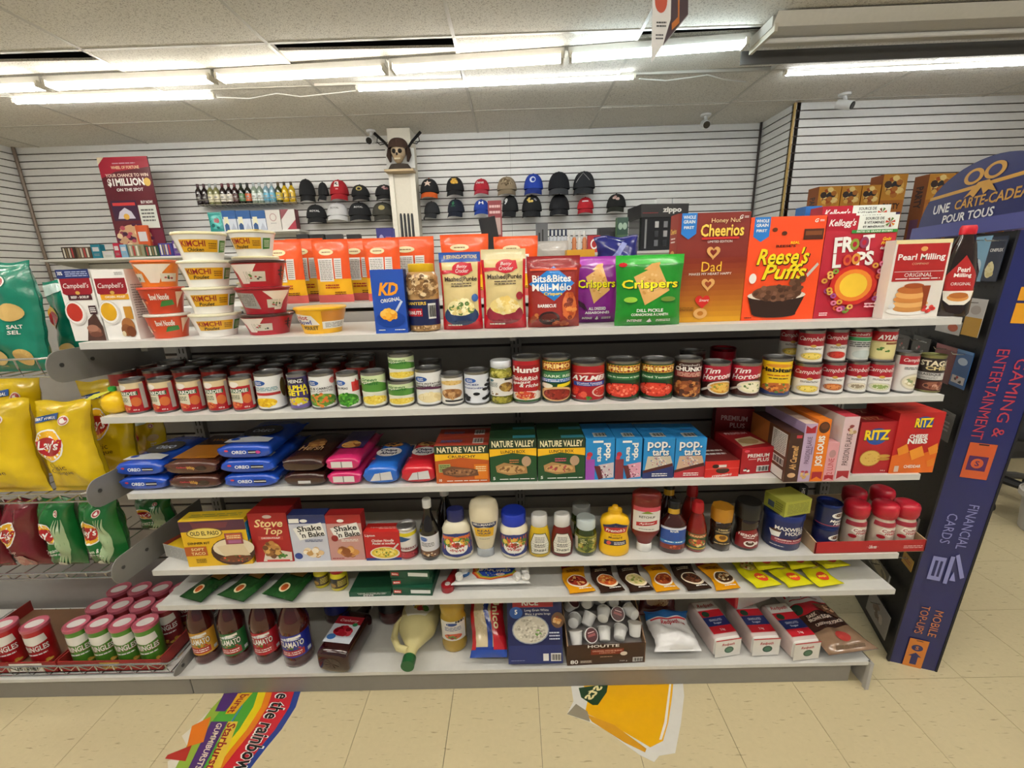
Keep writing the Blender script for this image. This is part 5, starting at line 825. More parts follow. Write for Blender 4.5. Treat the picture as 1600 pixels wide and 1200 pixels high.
# marshmallow bag
X0, X1 = Xs(708, .03, z), Xs(832, .03, z)
mb_ = flat('marshmallow_bag', 'clear bag of white marshmallows with blue and rainbow print', 'bag', (X0+X1)/2, y0+.03, z, X1-X0, .15, .04, '#e0e0de', [p([(.2, 0.351), (.9, 0.351), (.86, 0.176), (.7, 0.078), (.5, 0.050), (.32, 0.085), (.22, 0.211)], '#c8452c'), p([(.23, 0.351), (.87, 0.351), (.83, 0.183), (.68, 0.092), (.5, 0.065), (.34, 0.099), (.25, 0.211)], '#e0902c'), p([(.26, 0.351), (.84, 0.351), (.8, 0.190), (.66, 0.106), (.5, 0.082), (.36, 0.113), (.28, 0.211)], '#8aa83a'), p([(.29, 0.351), (.81, 0.351), (.77, 0.197), (.64, 0.120), (.5, 0.098), (.38, 0.127), (.31, 0.211)], '#1a3a9c'), t('JET-PUFFED', .52, .25, .46, .1, W_, 'B'), e(.62, .15, .06, .04, W_), e(.62, .15, .05, .03, '#b01c2c'), t('kraft', .62, .15, .08, .04, W_, 'b'), e(.12, .2, .07, .07, '#3a6aa8')], mat='film', seed=5, tilt=.05)
rn = random.Random(4)
for k in range(16):
    u = rn.choice([rn.uniform(.05, .2), rn.uniform(.8, .95), rn.uniform(.05, .95)]); v = rn.uniform(.03, .14) if .2 < u < .8 else rn.uniform(.04, .85)
    o = MB().lathe([(.009, 0), (.0125, .003), (.0125, .019), (.009, .022)], '#eeeeec', n=12).build('marshmallow', 'matte', mb_); o.location = ((u-.5)*(X1-X0), -.010-.003*rn.random(), v*.15); o.rotation_euler = (rn.uniform(0, 3), rn.uniform(0, 3), 0)
SP = lambda bg, c: [r(.0, .78, 1, .96, '#7a1418' if bg == '#d9960f' else '#2a1410'), e(.5, .84, .18, .05, '#c9a06a'), l(.2, .6, .75, .7, 2, '#6a3010' if bg == '#d9960f' else '#e6dcc8'), e(.55, .3, .44, .2, '#efe2c8'), e(.55, .31, .39, .165, c[0]), f(.55, .31, .36, .14, c, 34, .24), l(.4, .05, .9, .1, 1, W_)]
OG, DB = '#d9960f', '#2c1710'
spc = [('orange seasoning packet with red bean chili, next to the marshmallows', 887, 929, 934, OG, ['#8f2a1c', '#b5442a', '#6a1a12', '#d9a060']), ('dark seasoning packet with tomato stew picture', 935, 975, 934, DB, ['#c8622c', '#d98a3a', '#e0b05a', '#a83a20']), ('dark seasoning packet with pale pasta picture', 981, 1020, 934, DB, ['#d9c88a', '#b5b56a', '#e6d8a8', '#8a9a4a']), ('orange seasoning packet with dark chili bowl in the middle of the row', 1026, 1065, 930, OG, ['#8f3a1c', '#6a2412', '#b5642c']), ('dark brown gravy packet lying flat', 1071, 1111, 926, DB, ['#5a3424', '#7a4a34', '#3a2018']), ('orange seasoning packet with noodle plate beside the yellow packs', 1119, 1160, 926, OG, ['#4a3020', '#e6d8b8', '#8a5a34', '#c8b080'])]
for k, (lab, xl, xr, yb, c, cc) in enumerate(spc): lay('seasoning_packet', lab, 'packet', xl, xr, yb, .15, .012, c, SP(c, cc), rz=.13, seed=20+k)
YN = [e(.5, .24, .22, .13, '#d9482c'), t('Maggi', .5, .24, .3, .09, '#f4e030', 'b'), e(.5, .68, .36, .2, '#b5a04a'), f(.5, .68, .34, .18, ['#d9c86a', '#8a9a3a', '#a85a2a', '#e6dc9a'], 26, .22)]
for k, (px, lev, lab) in enumerate([(1199, 0, 'yellow noodle pack lying under the heap at its inner side'), (1249, 0, 'yellow noodle pack with red round emblem at the front of the heap'), (1299, 0, 'yellow noodle pack at the outer end of the heap'), (1205, 1, 'yellow noodle pack with red emblem resting on the inner pack'), (1255, 1, 'yellow noodle pack in the upper middle of the heap'), (1305, 1, 'yellow noodle pack with green noodles on top of the heap')]):
    Y = y0+.006+lev*.05
    flat('noodle_pack', lab, 'packet', Xs(px, Y, z), Y, z+.002+lev*.0285, .094, .14, .018, '#d4cf14', YN, rz=.16, seed=30+k)
# ================================================================ BASE DECK
z, y0 = SH['g']
CLB = lambda c: [('bottle', 'glassy', '#43100f', [(.84, 0), (.97, .02), (1, .06), (.95, .1), (1, .12), (.97, .15), (.97, .5), (1, .53), (.98, .6), (.86, .68), (.62, .78), (.44, .86), (.4, .9)]), ('cap', 'plastic', '#2a0a0a', [(.4, .9), (.44, .905), (.44, .99), (.4, 1)])]
for k, (xl, xr, yf, c, lab) in enumerate([(299, 347, .04, '#c9962a', 'dark red juice bottle with yellow label'), (346, 394, .035, '#1f6a34', 'dark red juice bottle with green label'), (395, 443, .035, '#b01c28', 'dark red juice bottle with red label'), (440, 492, .02, '#1f2a90', 'dark red juice bottle with royal blue label')]):
    bottle('juice_bottle', lab, 'bottle', xl, xr, 0, 'g', CLB(c), (.16, .5, 1.35, c, [p([(.1, .78), (.4, .92), (.7, .78)], '#d9e0e6'), r(.42, .84, .72, .94, W_), t('CLAMATO', .46, .60, .66, .3, '#1c1c20', 'B'), t('CLAMATO', .46, .61, .63, .26, W_, 'b'), f(.5, .42, .3, .07, ['#3a6a2c', '#b5382a', '#8a9a4a'], 12, .5), r(.16, .08, .76, .34, '#a81c24'), l(.22, .12, .7, .3, 2, W_), r(.84, .08, .95, .22, '#d9e0e6')], 0), yf=yf, H=.276)
X, Y, Z, w_, h = spot(495, 548, 0, 'g', -.01)
jb = pack_at('juice_bottle', 'dark cranberry juice bottle lying on its side, base outwards', 'bottle', X, Y, Z+.001, w_, .1, .2, '#2a0a0c', [e(.5, .5, .34, .4, '#180608')]+[p([(.5, .5), (.5+.3*math.cos(a), .5+.36*math.sin(a)), (.5+.3*math.cos(a+.2), .5+.36*math.sin(a+.2))], '#4a1014') for a in [q*.7 for q in range(9)]], [r(0, .1, 1, .62, '#c9d0da'), r(0, .62, 1, .85, '#8f1c28'), t('Cranberry', .5, .72, .7, .1, '#e9c0c0', 'i'), f(.5, .42, .4, .16, ['#a81c2c', '#c83a4a', '#7a101c'], 16, .4), e(.8, .62, .1, .05, '#2a7a4a'), e(.2, .25, .16, .08, '#3a6ab0')], rz=-.14, ex=4, mat='glassy', part='body')
MB().tube([(0, .195, .05), (0, .24, .05), (0, .262, .05)], [.035, .02, .019], '#2a0a0c', 14).build('neck', 'glassy', jb); MB().tube([(0, .262, .05), (0, .285, .05)], .022, '#d8d8d4', 14).build('cap', 'plastic', jb)
bottle('juice_bottle', 'dark juice bottle with black label standing behind the lying one', 'bottle', 590, 634, 0, 'g', CLB(0), (.2, .6, 1.3, '#16161c', [e(.5, .6, .3, .2, '#3a3a44'), t('Ocean', .5, .62, .4, .14, '#c9ccd4', 'i')], 0), yf=.2, H=.28)
bottle('juice_bottle', 'dark blue labelled juice bottle in the gap behind the royal blue one', 'bottle', 505, 548, 0, 'g', CLB(0), (.16, .6, 1.3, '#1f2a90', [t('C', .3, .6, .2, .3, W_, 'b')], 0), yf=.21, H=.28)
# vinegar jug lying with its neck to the aisle
X, Y, Z, w_, h = spot(615, 680, 0, 'g', .03)
vj = thing('vinegar_jug', 'pale yellow vinegar jug lying on its back with green cap outwards', 'jug', (X-.004, Y-.035, Z), .0)
def jug(u, v):
    a = 2*math.pi*u; y = .0+v*.3
    P = [(0, .017), (.04, .02), (.075, .04), (.12, .068), (.2, .075), (.27, .072), (.3, .055)]
    for q0, q1 in zip(P, P[1:]):
        if q0[0] <= y <= q1[0]+1e-6: R = q0[1]+(q1[1]-q0[1])*(y-q0[0])/(q1[0]-q0[0])
    return (R*math.sin(a)*1.0, y, max(.0005, .06-R*.78*math.cos(a)))
MB().grid(jug, 24, 20, '#c9c08a').build('body', 'plastic', vj, sharp=70)
MB().tube([(-.012, .03, .065), (-.05, .045, .06), (-.078, .09, .058), (-.082, .14, .06), (-.066, .17, .065)], .0125, '#cfc690', 10).build('handle', 'plastic', vj)
MB().tube([(0, -.03, .06), (0, .004, .06)], .023, '#1f5a30', 18).build('cap', 'plastic', vj)
art(MB(), lambda u, v, k: ((u-.5)*.11, .13+v*.15, .06+.78*math.sqrt(max(1e-6, .0755**2-((u-.5)*.11)**2))+k), [p([(.2, 0), (.8, 0), (1, .3), (1, 1), (0, 1), (0, .3)], '#d9d6c8'), r(.15, .8, .85, .95, '#222'), t('VINEGAR', .5, .68, .7, .1, '#7a1c24', 'b'), t('VINAIGRE', .5, .54, .7, .1, '#7a1c24', 'b'), e(.4, .36, .12, .08, '#2a4a8a'), f(.6, .26, .3, .14, ['#b5282c', '#4a7a2c', '#d9a03a'], 12, .5)], .11, .15, step=.014, lift=.003).build('paper_label', 'gloss', vj)
bottle('oil_bottle', 'clear golden cooking oil bottle with white label', 'bottle', 690, 730, 0, 'g', [('bottle', 'glassy', '#a8871c', [(.9, 0), (1, .03), (1, .12), (.94, .16), (1, .2), (1, .5), (.9, .56), (.98, .62), (1, .72), (.8, .84), (.5, .92), (.4, .94)]), ('cap', 'plastic', '#d9b41c', [(.4, .94), (.44, .945), (.44, 1)])], (.2, .5, 1.1, '#e3e0d8', [e(.46, .84, .2, .08, '#2a4a8a'), r(.6, .9, .95, 1, '#222'), l(.2, .5, .8, .72, 3, '#4a5a8a'), f(.5, .22, .36, .16, ['#c8502c', '#4a8a3a', '#d98a3a', '#8a2a20'], 14, .45)], 0), yf=.07, H=.276, sy=.85)
X, Y, Z, w_, h = spot(735, 790, 0, 'g', .005)
flat('rice_bag', 'red, blue and clear bag of rice propped upright', 'bag', X, Y+.01, Z+.0, w_*1.08, .25, .05, lambda u, v: '#b01c24' if u < .1 or u > .6 else ('#1f3a8a' if v < .1 else '#c9b894'), [r(.12, .14, .46, .98, '#c9b894'), f(.3, .5, .16, .36, ['#d9cba6', '#b8a67e', '#c4b48e'], 50, .1), p([(.46, .12), (.6, .12), (.62, .4), (.54, .6), (.62, .8), (.6, 1), (.42, 1), (.44, .8), (.4, .6), (.48, .4)], '#1f3a8a'), t('Unico', .78, .55, .2, .42, '#e9d9a8', 'bD'), r(.0, .0, 1, .09, '#24469c')], tilt=.7, seed=8, shape='pillow', mat='film')
X, Y, Z, w_, h = spot(795, 880, 0, 'g', .0)
box_at('rice_box', 'large navy blue rice box with round white rice picture', 'box', X, Y+.006, Z+.0155, w_, .235, .07, ('#141f52', '#101a44', '#18245c'), [r(0, .0, 1, .28, '#1a2a68'), r(.1, .86, .84, 1, '#a81c2c'), t('RICE', .42, .93, .3, .09, W_, 'b'), e(.16, .78, .12, .09, '#24549c'), t('5', .16, .79, .05, .07, W_, 'b'), t('Long Grain White', .54, .81, .44, .045, W_), t('Blanc à grains longs', .56, .755, .46, .04, W_), e(.42, .52, .34, .22, '#8f98a8'), e(.42, .52, .32, .205, '#cfcabc'), f(.42, .52, .3, .19, ['#e0dccf', '#b8b3a4', '#d0cbbd', '#a39e90'], 120, .1), f(.54, .47, .1, .06, ['#4a7a2c', '#6a9a3a'], 10, .4), e(.92, .66, .12, .12, '#6a4a34'), f(.92, .66, .1, .1, ['#c88a4a', '#d9b07a', '#8a3a20'], 8, .4), bar(.78, .04, .97, .16), r(.64, .05, .74, .16, '#e0e0dc'), l(.05, .05, .3, .07, 1, '#8a94b8'), l(.76, .36, .95, .5, 3, '#c9d0e0')], rx=-.22)
# open box of coffee pods
X0, X1 = Xs(886, .012, z), Xs(1008, .012, z); hw = (X1-X0)/2; D_ = .2; Hb = .085
pb = thing('pod_box', 'open brown cardboard box full of white coffee pods', 'box', ((X0+X1)/2, .012, z+.001), .03)
CB = '#3a2318'
MB().box(-hw, 0, 0, hw, .003, Hb, CB).build('front_wall', 'paper', pb); MB().box(-hw, D_-.003, 0, hw, D_, .19, '#7a5a40').build('rear_wall', 'paper', pb)
for s_ in (-1, 1): MB().prism([(0, 0), (D_, 0), (D_, .19), (.0, Hb)], -.0015, .0015, '#4a2e20', '#8a6a4c').build('side_wall', 'paper', pb)
for s_, c in zip((-1, 1), [c for c in pb.children if c.name.startswith('side_wall')]): c.rotation_euler.z = math.pi/2; c.location = (s_*(hw-.0015), 0, 0)
MB().box(-hw, 0, 0, hw, D_, .002, '#7a5a40').build('floor_panel', 'paper', pb)
MB().face(((-hw+.003, .01, .05), (hw-.003, .01, .05), (hw-.003, D_-.01, .11), (-hw+.003, D_-.01, .11)), '#8a8684').build('pod_layer', 'matte', pb)
art(MB(), lambda u, v, k: ((u-.5)*2*hw, -k, v*Hb), [t('HOUTTE', .46, .93, .4, .14, W_, 'b'), r(.3, .5, .72, .78, '#7a2418'), t('ORIGINAL HOUSE BLEND', .51, .68, .38, .07, '#e0b0a0', 'b'), t('MEDIUM', .51, .58, .2, .05, '#e0b0a0'), l(.42, .36, .58, .42, 1, '#c9a890'), t('80', .09, .18, .1, .2, W_, 'b'), r(.16, .1, .32, .26, '#5a4a40'), l(.17, .12, .31, .24, 2, '#c9c0b8'), bar(.84, .08, .97, .3), t('760 g', .72, .16, .1, .06, W_), e(.72, .54, .045, .1, '#d9d0c4')], 2*hw, Hb).build('front_print', 'gloss', pb)
pm = MB().lathe([(.016, 0), (.0185, .002), (.0225, .036), (.0225, .042), (.025, .0425), (.025, .0445), (.0225, .045)], '#d6d6d4', n=18).mesh('cup', 'plastic')
lm = MB().lathe([(.0222, .0451), (.022, .0455)], '#d8d2cc', n=18).mesh('lid_foil', 'gloss'); lm2 = MB().lathe([(.0222, .0451), (.022, .0455)], '#4a1a1e', n=18)
art(lm2, lambda u, v, k: ((u-.5)*.04, (v-.5)*.04, .0456+k), [r(.15, .4, .85, .6, '#8f4a4a'), l(.2, .65, .8, .8, 1, '#d9b0b0')], .04, .04); lm2 = lm2.mesh('lid_foil', 'gloss')
from mathutils.bvhtree import BVHTree
rn = random.Random(12); pv = [v.co.copy() for v in pm.vertices]; pf = [tuple(q_.vertices) for q_ in pm.polygons]; done = []
wallv, wallf = [], []
for c in pb.children:
    if 'print' in c.name: continue
    mw = Matrix.Translation(c.location) @ c.rotation_euler.to_matrix().to_4x4(); b_ = len(wallv)
    wallv += [mw @ v.co for v in c.data.vertices]; wallf += [tuple(b_+i_ for i_ in q_.vertices) for q_ in c.data.polygons]
done.append(BVHTree.FromPolygons(wallv, wallf))
for j in range(4):
    for i in range(5):
        for tr_ in range(300):
            dark = (i, j) in ((1, 0), (3, 1), (4, 2), (0, 2))
            P_ = Vector((-hw+.034+i*(2*hw-.068)/4+rn.uniform(-.006, .006), .036+j*.043+rn.uniform(-.004, .004), .083+j*.017+tr_*.0004+rn.uniform(0, .004)))
            R_ = (rn.uniform(-2.2, -.2) if not dark else rn.uniform(.3, .9), rn.uniform(-.6, .6), rn.uniform(-.8, .8))
            mw = Matrix.Translation(P_) @ Matrix.Rotation(R_[2], 4, 'Z') @ Matrix.Rotation(R_[1], 4, 'Y') @ Matrix.Rotation(R_[0], 4, 'X') @ Matrix.Translation((0, 0, -.022)) @ Matrix.Scale(1.03, 4)
            bt = BVHTree.FromPolygons([mw @ v for v in pv], pf)
            if not any(bt.overlap(d_) for d_ in done): break
        else: continue
        done.append(bt)
        po = thing('coffee_pod', 'coffee pod with dark red lid in the open box' if dark else 'white coffee pod in the open cardboard box', 'coffee pod', (0, 0, 0), group='dark lidded coffee pods in the box' if dark else 'white coffee pods in the box')
        po.location = Matrix.Rotation(.03, 4, 'Z') @ P_+pb.location; po.rotation_euler = (R_[0], R_[1], R_[2]+.03)
        inst('cup', pm, po, (0, 0, -.022)); inst('lid_foil', lm2 if dark else lm, po, (0, 0, -.022))
# sugar
X, Y, Z, w_, h = spot(1024, 1090, 0, 'g', .02)
flat('icing_sugar_bag', 'soft white icing sugar bag with red script, slumped on another', 'bag', X, Y-.005, Z, w_*1.12, .15, .062, lambda u, v: '#dedede' if v < .72 else '#1f5a9a', [t('Redpath', .5, .58, .44, .14, '#b01c2c', 'bi'), t('1 kg', .8, .57, .12, .07, '#b01c2c', 'b'), r(.08, .66, .92, .7, '#c83a44')], tilt=.25, seed=9)
flat('icing_sugar_bag', 'dark red icing sugar bag with cake picture leaning behind the slumped one', 'bag', X-.01, Y+.17, Z, .15, .24, .05, '#5a1c1a', [r(0, .74, 1, 1, '#d9d6d0'), t('Redpath', .45, .84, .7, .14, '#b01c2c', 'bi'), f(.5, .4, .46, .3, ['#8a4a2a', '#c8a070', '#4a2a1a', '#2a4a2a'], 26, .3)], tilt=1.0, seed=10)
def sugar(lab, xl, xr, yf, rz, zo=0, L=.19, H=.082, W=None, seed=0):
    X, Y, Z, w_, h = spot(xl, xr, 0, 'g', yf)
    fo = [r(-.1, -.3, 1.1, 1.3, '#dddbd6'), e(.56, .3, .22, .3, '#1f4a34'), e(.56, .3, .15, .2, '#3a6a50'), t('Redpath', .5, .8, .6, .3, '#b01c2c', 'bi'), r(-.1, 1.2, 1.1, 1.3, '#c01c2c')]
    to = [r(0, 0, 1, .22, '#c01c2c'), t('2 kg', .5, .1, .2, .08, W_, 'b'), r(0, .22, 1, .5, '#1c2c6a'), t('GRANULATED', .5, .4, .56, .07, '#c9d0e6', 'b'), t('Sugar', .5, .3, .36, .07, '#c9d0e6', 'b'), r(0, .5, 1, .72, '#c01c2c'), e(.25, .6, .16, .09, '#1f4a34'), r(0, .72, 1, 1, '#dddbd6'), t('Redpath', .5, .86, .76, .14, '#b01c2c', 'bi')]
    return pack_at('sugar_bag', lab, 'sugar bag', X, Y, Z+zo+.001, W or w_, H, L, '#c9b8b4', fo, to, rz=rz, ex=7, mat='gloss', endc='#dddbd6', seed=seed, part='paper_bag')
sugar('red, white and blue sugar bag beside the slumped icing sugar bag', 1108, 1163, .03, .14, W=.1)
sugar('red, white and blue sugar bag in the middle of the three', 1168, 1222, .03, .04, W=.1)
sugar('red, white and blue sugar bag beside the brown sugar', 1228, 1288, .01, .1, W=.1)
sg = pack_at('sugar_bag', 'white sugar bag lying crosswise on top of the others', 'sugar bag', Xs(1150, .1, .25), .17, z+.1, .09, .075, .19, '#d0cecb', [], [l(.1, .2, .9, .8, 5, '#aaa'), e(.5, .85, .2, .08, '#1f4a34')], rz=-1.25, ex=7, mat='gloss', part='paper_bag', endc='#c01c2c')
X, Y, Z, w_, h = spot(1292, 1376, 0, 'g', -.006)
flat('brown_sugar_bag', 'large brown sugar bag lying at the end of the base deck', 'bag', X-.008, Y+.005, Z, w_*1.02, .3, .06, lambda u, v: '#8a6f58' if v < .26 else ('#3a1f1a' if v < .5 else ('#a81c28' if v < .68 else '#d4d0cc')), [t('Redpath', .45, .82, .76, .13, '#b01c2c', 'bi'), r(.1, .72, .8, .735, '#b01c2c'), e(.12, .58, .12, .07, '#1f3a2c'), p([(.5, .62), (.95, .62), (.98, .3), (.8, .34)], '#6a4430'), f(.78, .52, .16, .08, ['#3a2018', '#c8a080', '#8a5a3c'], 12, .4), t('DARK', .3, .46, .2, .04, '#d9c8b8', 'b'), t('BROWN SUGAR', .42, .405, .5, .045, '#e6d9cc', 'b'), t('CASSONADE FONCÉE', .5, .33, .6, .045, '#e6d9cc', 'b'), e(.5, .15, .14, .06, '#a83a34'), l(.2, .03, .8, .06, 1, '#6a5444')], rz=.12, seed=14, mat='film')
# ================================================================ CHIP BAY: wire baskets
WIRE = '#b9bab8'
def basket(label, px, py, zb, tray=False):
    p0 = atY(px, py, -.045 if not tray else .0); zt = p0.z; xr_ = -1.285 if not tray else -1.228; L = 1.7; yf = p0.y
    th = thing('wire_basket', label, 'basket', (xr_, yf, zb)); h = zt-zb; d = DEP-yf-.03
    MB().tube([(-L, 0, h), (-.02, 0, h), (0, .02, h), (.0, d, h)], .0032, WIRE).build('top_rim', 'wire', th)
    MB().tube([(-L, .012, 0), (-.01, .012, 0), (0, .03, 0), (0, d, 0)], .0028, WIRE).build('bottom_rim', 'wire', th)
    wm = MB().tube([(0, 0, h), (.0, .004, h*.5), (.0, .012, 0), (0, d*.5, -.002), (0, d, -.002)], .0021, WIRE, 5).mesh('wire', 'wire')
    for k in range(27): inst('wire', wm, th, (-.03-k*.062, 0, 0))
    if tray:
        for k in range(27):
            o = MB().tube([(-.03-k*.062, 0, h), (-.061-k*.062, .006, h*.5), (-.092-k*.062, 0, h)], .0018, WIRE, 5).build('wire', 'wire', th)
    n = 10; pl = [(d, -.06 if not tray else -.018), (d, .05)]+[(.02-.04*math.sin(q*math.pi/n), (.005+.045*math.cos(q*math.pi/n))*(1 if not tray else .45)) for q in range(n+1)]
    o = MB().prism(pl, -.0015, .0015, '#7c7b78').build('side_plate', 'paint', th); o.rotation_euler.z = math.pi/2; o.location = (.012, 0, .02)
    for q in (.0, .09): rv = MB().lathe([(.006, .0), (.006, .002)], '#3a3a38', n=10).build('rivet', 'paint', th); rv.location = (.0135, q+.02, .03 if not tray else .022); rv.rotation_euler.y = math.pi/2
    return th
basket('chrome wire basket full of teal chip bags', 85.6, 560, 1.212)
basket('chrome wire basket full of yellow chip bags', 159.5, 770.5, .823)
basket('chrome wire basket full of green and maroon chip bags', 203.5, 893, .553)
basket('low zigzag wire basket on the base deck holding chip cans', 254, 1037, .118, True)
MC = [e(0, 0, 0, 0, W_)]
def chips(label, xl, xr, yt, zb, yf, col, kind, seed, rz=0, D=.085, W=None, rx=-.06, Xc=None):
    x0, x1 = Xs(xl, yf, zb), Xs(xr, yf, zb); X = (x0+x1)/2 if Xc is None else Xc; H = Zs(yt, X, yf+.02)-zb
    lay_ = [e(.4, .56, .27, .17, W_), e(.4, .56, .25, .155, '#e8b01c'), p([(.12, .6), (.3, .5), (.65, .54), (.66, .62), (.4, .64)], '#a8161c'), e(.4, .55, .24, .1, '#a8161c'), t('Lay\'s', .4, .555, .44, .13, W_, 'bi')]
    badge = [e(.72, .82, .08, .05, '#e9dcd0'), e(.72, .82, .065, .04, '#a8484a'), p([(.68, .81), (.72, .85), (.76, .81), (.72, .795)], W_)]
    if kind == 'classic': ops = lay_+badge+[p([(.02, .84), (.6, .9), (.62, .84), (.02, .78)], '#1c4a8a'), t('FORMAT FAMILIAL', .32, .84, .5, .03, W_, 'b', .1), t('Classic', .42, .33, .4, .06, '#4a3a10'), t('Classique', .44, .26, .5, .06, '#4a3a10')]
    elif kind == 'onion': ops = lay_+badge+[t('Cream & Onion', .5, .3, .62, .055, W_), t('Crème et oignon', .5, .24, .62, .055, W_)]+[p([(.46+.07*q, .06), (.48+.07*q, .06), (.66+.07*q, .3), (.72+.06*q, .52), (.70+.055*q, .74), (.69+.055*q, .74), (.70+.06*q, .52), (.645+.07*q, .3)], '#9db58a') for q in range(4)]+[e(.5, .08, .14, .05, '#d9dcc8')]
    elif kind == 'ketchup': ops = lay_+[f(.5, .14, .4, .12, ['#a86a64', '#b5847a'], 14, .4), t('Ketchup', .4, .32, .4, .05, '#d9b0a8')]
    else: ops = [e(.06, .56, .2, .14, '#e8b01c'), e(.06, .54, .2, .1, '#a8161c'), p([(0, .8), (.5, .86), (.7, .94), (0, .96)], '#cfe6e2')]+badge+[t('SALT', .78, .42, .16, .035, W_, 'b'), t('SEL', .76, .37, .12, .035, W_, 'b'), e(.75, .55, .14, .08, '#cfae6a'), e(.4, .16, .2, .09, '#d9ba78'), e(.8, .14, .12, .08, '#c9a660')]
    return pouch_at('chip_bag', label, 'chip bag', X, yf+D/2, zb+.004, W or (x1-x0), H, D, col, ops, seed=seed, rz=rz, rx=rx, shape='pillow', part='bag')
TE, YL, GR, MA = '#0f7a62', '#d9b90c', '#11662a', '#6a1420'
chips('teal chip bag bulging over the basket front', -45, 66, 411, 1.212, -.008, TE, 'salt', 41)
chips('teal chip bag half behind the front one, next to the broth cartons', 52, 100, 440, 1.212, .13, TE, 'salt', 42, D=.065, Xc=-1.39, W=.16)
chips('teal chip bag leaning at the back under the top shelf end', 100, 146, 478, 1.212, .245, TE, 'salt', 43, D=.05, Xc=-1.365, W=.13)
chips('yellow chip bag at the basket front beside another', -52, 58, 632, .823, -.008, YL, 'classic', 44)
chips('yellow chip bag at the basket front nearest the cookies', 80, 164, 634, .823, -.008, YL, 'classic', 45, Xc=-1.39, W=.175)
chips('yellow chip bag standing in the second row of the basket', -16, 80, 596, .823, .13, YL, 'classic', 46, D=.07)
chips('yellow chip bag in the second row behind the plastic lemon', 92, 160, 600, .823, .13, YL, 'classic', 47, D=.07, Xc=-1.385, W=.165)
chips('yellow chip bag in shadow behind the second row', 182, 236, 640, .823, .245, YL, '', 48, D=.05, Xc=-1.49, W=.13)
chips('yellow chip bag deepest in the shadow behind the blue cookies', 240, 292, 655, .823, .245, YL, '', 49, D=.05, Xc=-1.35, W=.115)
chips('maroon chip bag beside the frame of the chip bay', -74, 4, 787, .553, -.008, MA, 'ketchup', 50)
chips('maroon chip bag next to the green chip bags', 10, 62, 790, .553, -.008, MA, 'ketchup', 51)
chips('green onion chip bag next to the maroon chip bags', 68, 122, 788, .553, -.008, GR, 'onion', 52)
chips('green onion chip bag in the middle of the green ones', 140, 196, 786, .553, -.008, GR, 'onion', 53, Xc=-1.365, W=.125)
chips('green onion chip bag tucked back beside the taco kit', 214, 268, 780, .553, .2, GR, 'onion', 54, D=.07, Xc=-1.37, W=.14)
def chipcan(label, px, Y, col, grp=None, H=.155, lidc='#c8a0a0'):
    zb = .128; X = Xs(px, Y, zb); R = .0365
    th = thing('chip_can', label, 'can', (X, Y, zb), .38, grp)
    m = MB().lathe([(R*.98, 0), (R, .002), (R, H-.012)], col)
    S = lambda u, v, k: ((R+k)*math.sin((u-.5)*3), -(R+k)*math.cos((u-.5)*3), v*(H-.012))
    art(m, S, [p([(.2, .86), (.8, .86), (.84, .66), (.5, .6), (.16, .66)], '#e9e6e0'), t('PRINGLES', .5, .5, .7, .18, '#7a1418', 'B'), t('PRINGLES', .5, .505, .66, .155, W_, 'b'), l(.25, .3, .75, .38, 1, W_), f(.6, .1, .3, .08, ['#d9b45a', '#c89a3a'], 8, .5)], 3*R, H, step=R*.2); m.build('tube', 'gloss', th)
    MB().lathe([(R, H-.014), (R*1.06, H-.013), (R*1.06, H-.001), (R*1.0, H), (R*.96, H-.002)], '#b5586a').build('lid', 'plastic', th)
    ld_ = [c for c in th.children if c.name.startswith('lid')][0]
    MB().lathe([(R*.72, H-.0018), (R*.7, H-.001)], '#dcd8d4', n=24, sy=.72).build('lid_print', 'gloss', ld_)
    return th
RC, GC_ = '#b01a22', '#4f8a2a'
for k, (px, lab) in enumerate([(-20, 'red chip can partly out of the red carton end'), (14, 'red chip can in the carton with the barcode'), (62, 'red chip can beside the green chip cans')]): chipcan(lab, px+12, .075, RC)
fx = []
for k, (px, lab) in enumerate([(134, 'green chip can beside the red chip cans'), (174, 'green chip can second from the red chip cans'), (213, 'green chip can second from the juice bottles'), (252, 'green chip can nearest the juice bottles')]): fx.append(chipcan(lab, 138+k*35, .072, GC_).location.x)
src = None
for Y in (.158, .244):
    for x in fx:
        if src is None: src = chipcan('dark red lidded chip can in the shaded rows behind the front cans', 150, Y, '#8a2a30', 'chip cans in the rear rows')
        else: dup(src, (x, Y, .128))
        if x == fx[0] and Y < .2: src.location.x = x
for k, (xl, xr, lab) in enumerate([(-90, 92, 'red cardboard carton with a white barcode card holding red chip cans'), (95, 255, 'red cardboard carton holding green chip cans')]):
    x0, x1 = Xs(xl, .02, .12), Xs(xr, .02, .12); hw = (x1-x0)/2
    th = thing('chip_can_carton', lab, 'carton', ((x0+x1)/2, .02, .121))
    MB().box(-hw, 0, 0, hw, .003, .045, '#8f1c1c').build('front_wall', 'paper', th); MB().box(-hw, 0, 0, hw, .3, .003, '#7a5a40').build('floor_panel', 'paper', th)
    for s_ in (-1, 1): MB().box(s_*(hw-.0015)-.0015, .003, 0, s_*(hw-.0015)+.0015, .3, .05, '#8f2420').build('end_wall', 'paper', th)
    art(MB(), lambda u, v, q: ((u-.5)*2*hw, -q, v*.045), [r(.6, .1, .88, .9, '#e6e3dc'), bar(.63, .2, .85, .6)] if k == 0 else [p([(.4, .85), (.6, .85), (.56, .25), (.44, .25)], '#b5902c'), t('PRINGLES', .5, .55, .22, .34, '#6a1414', 'b')], 2*hw, .045).build('front_print', 'gloss', th)
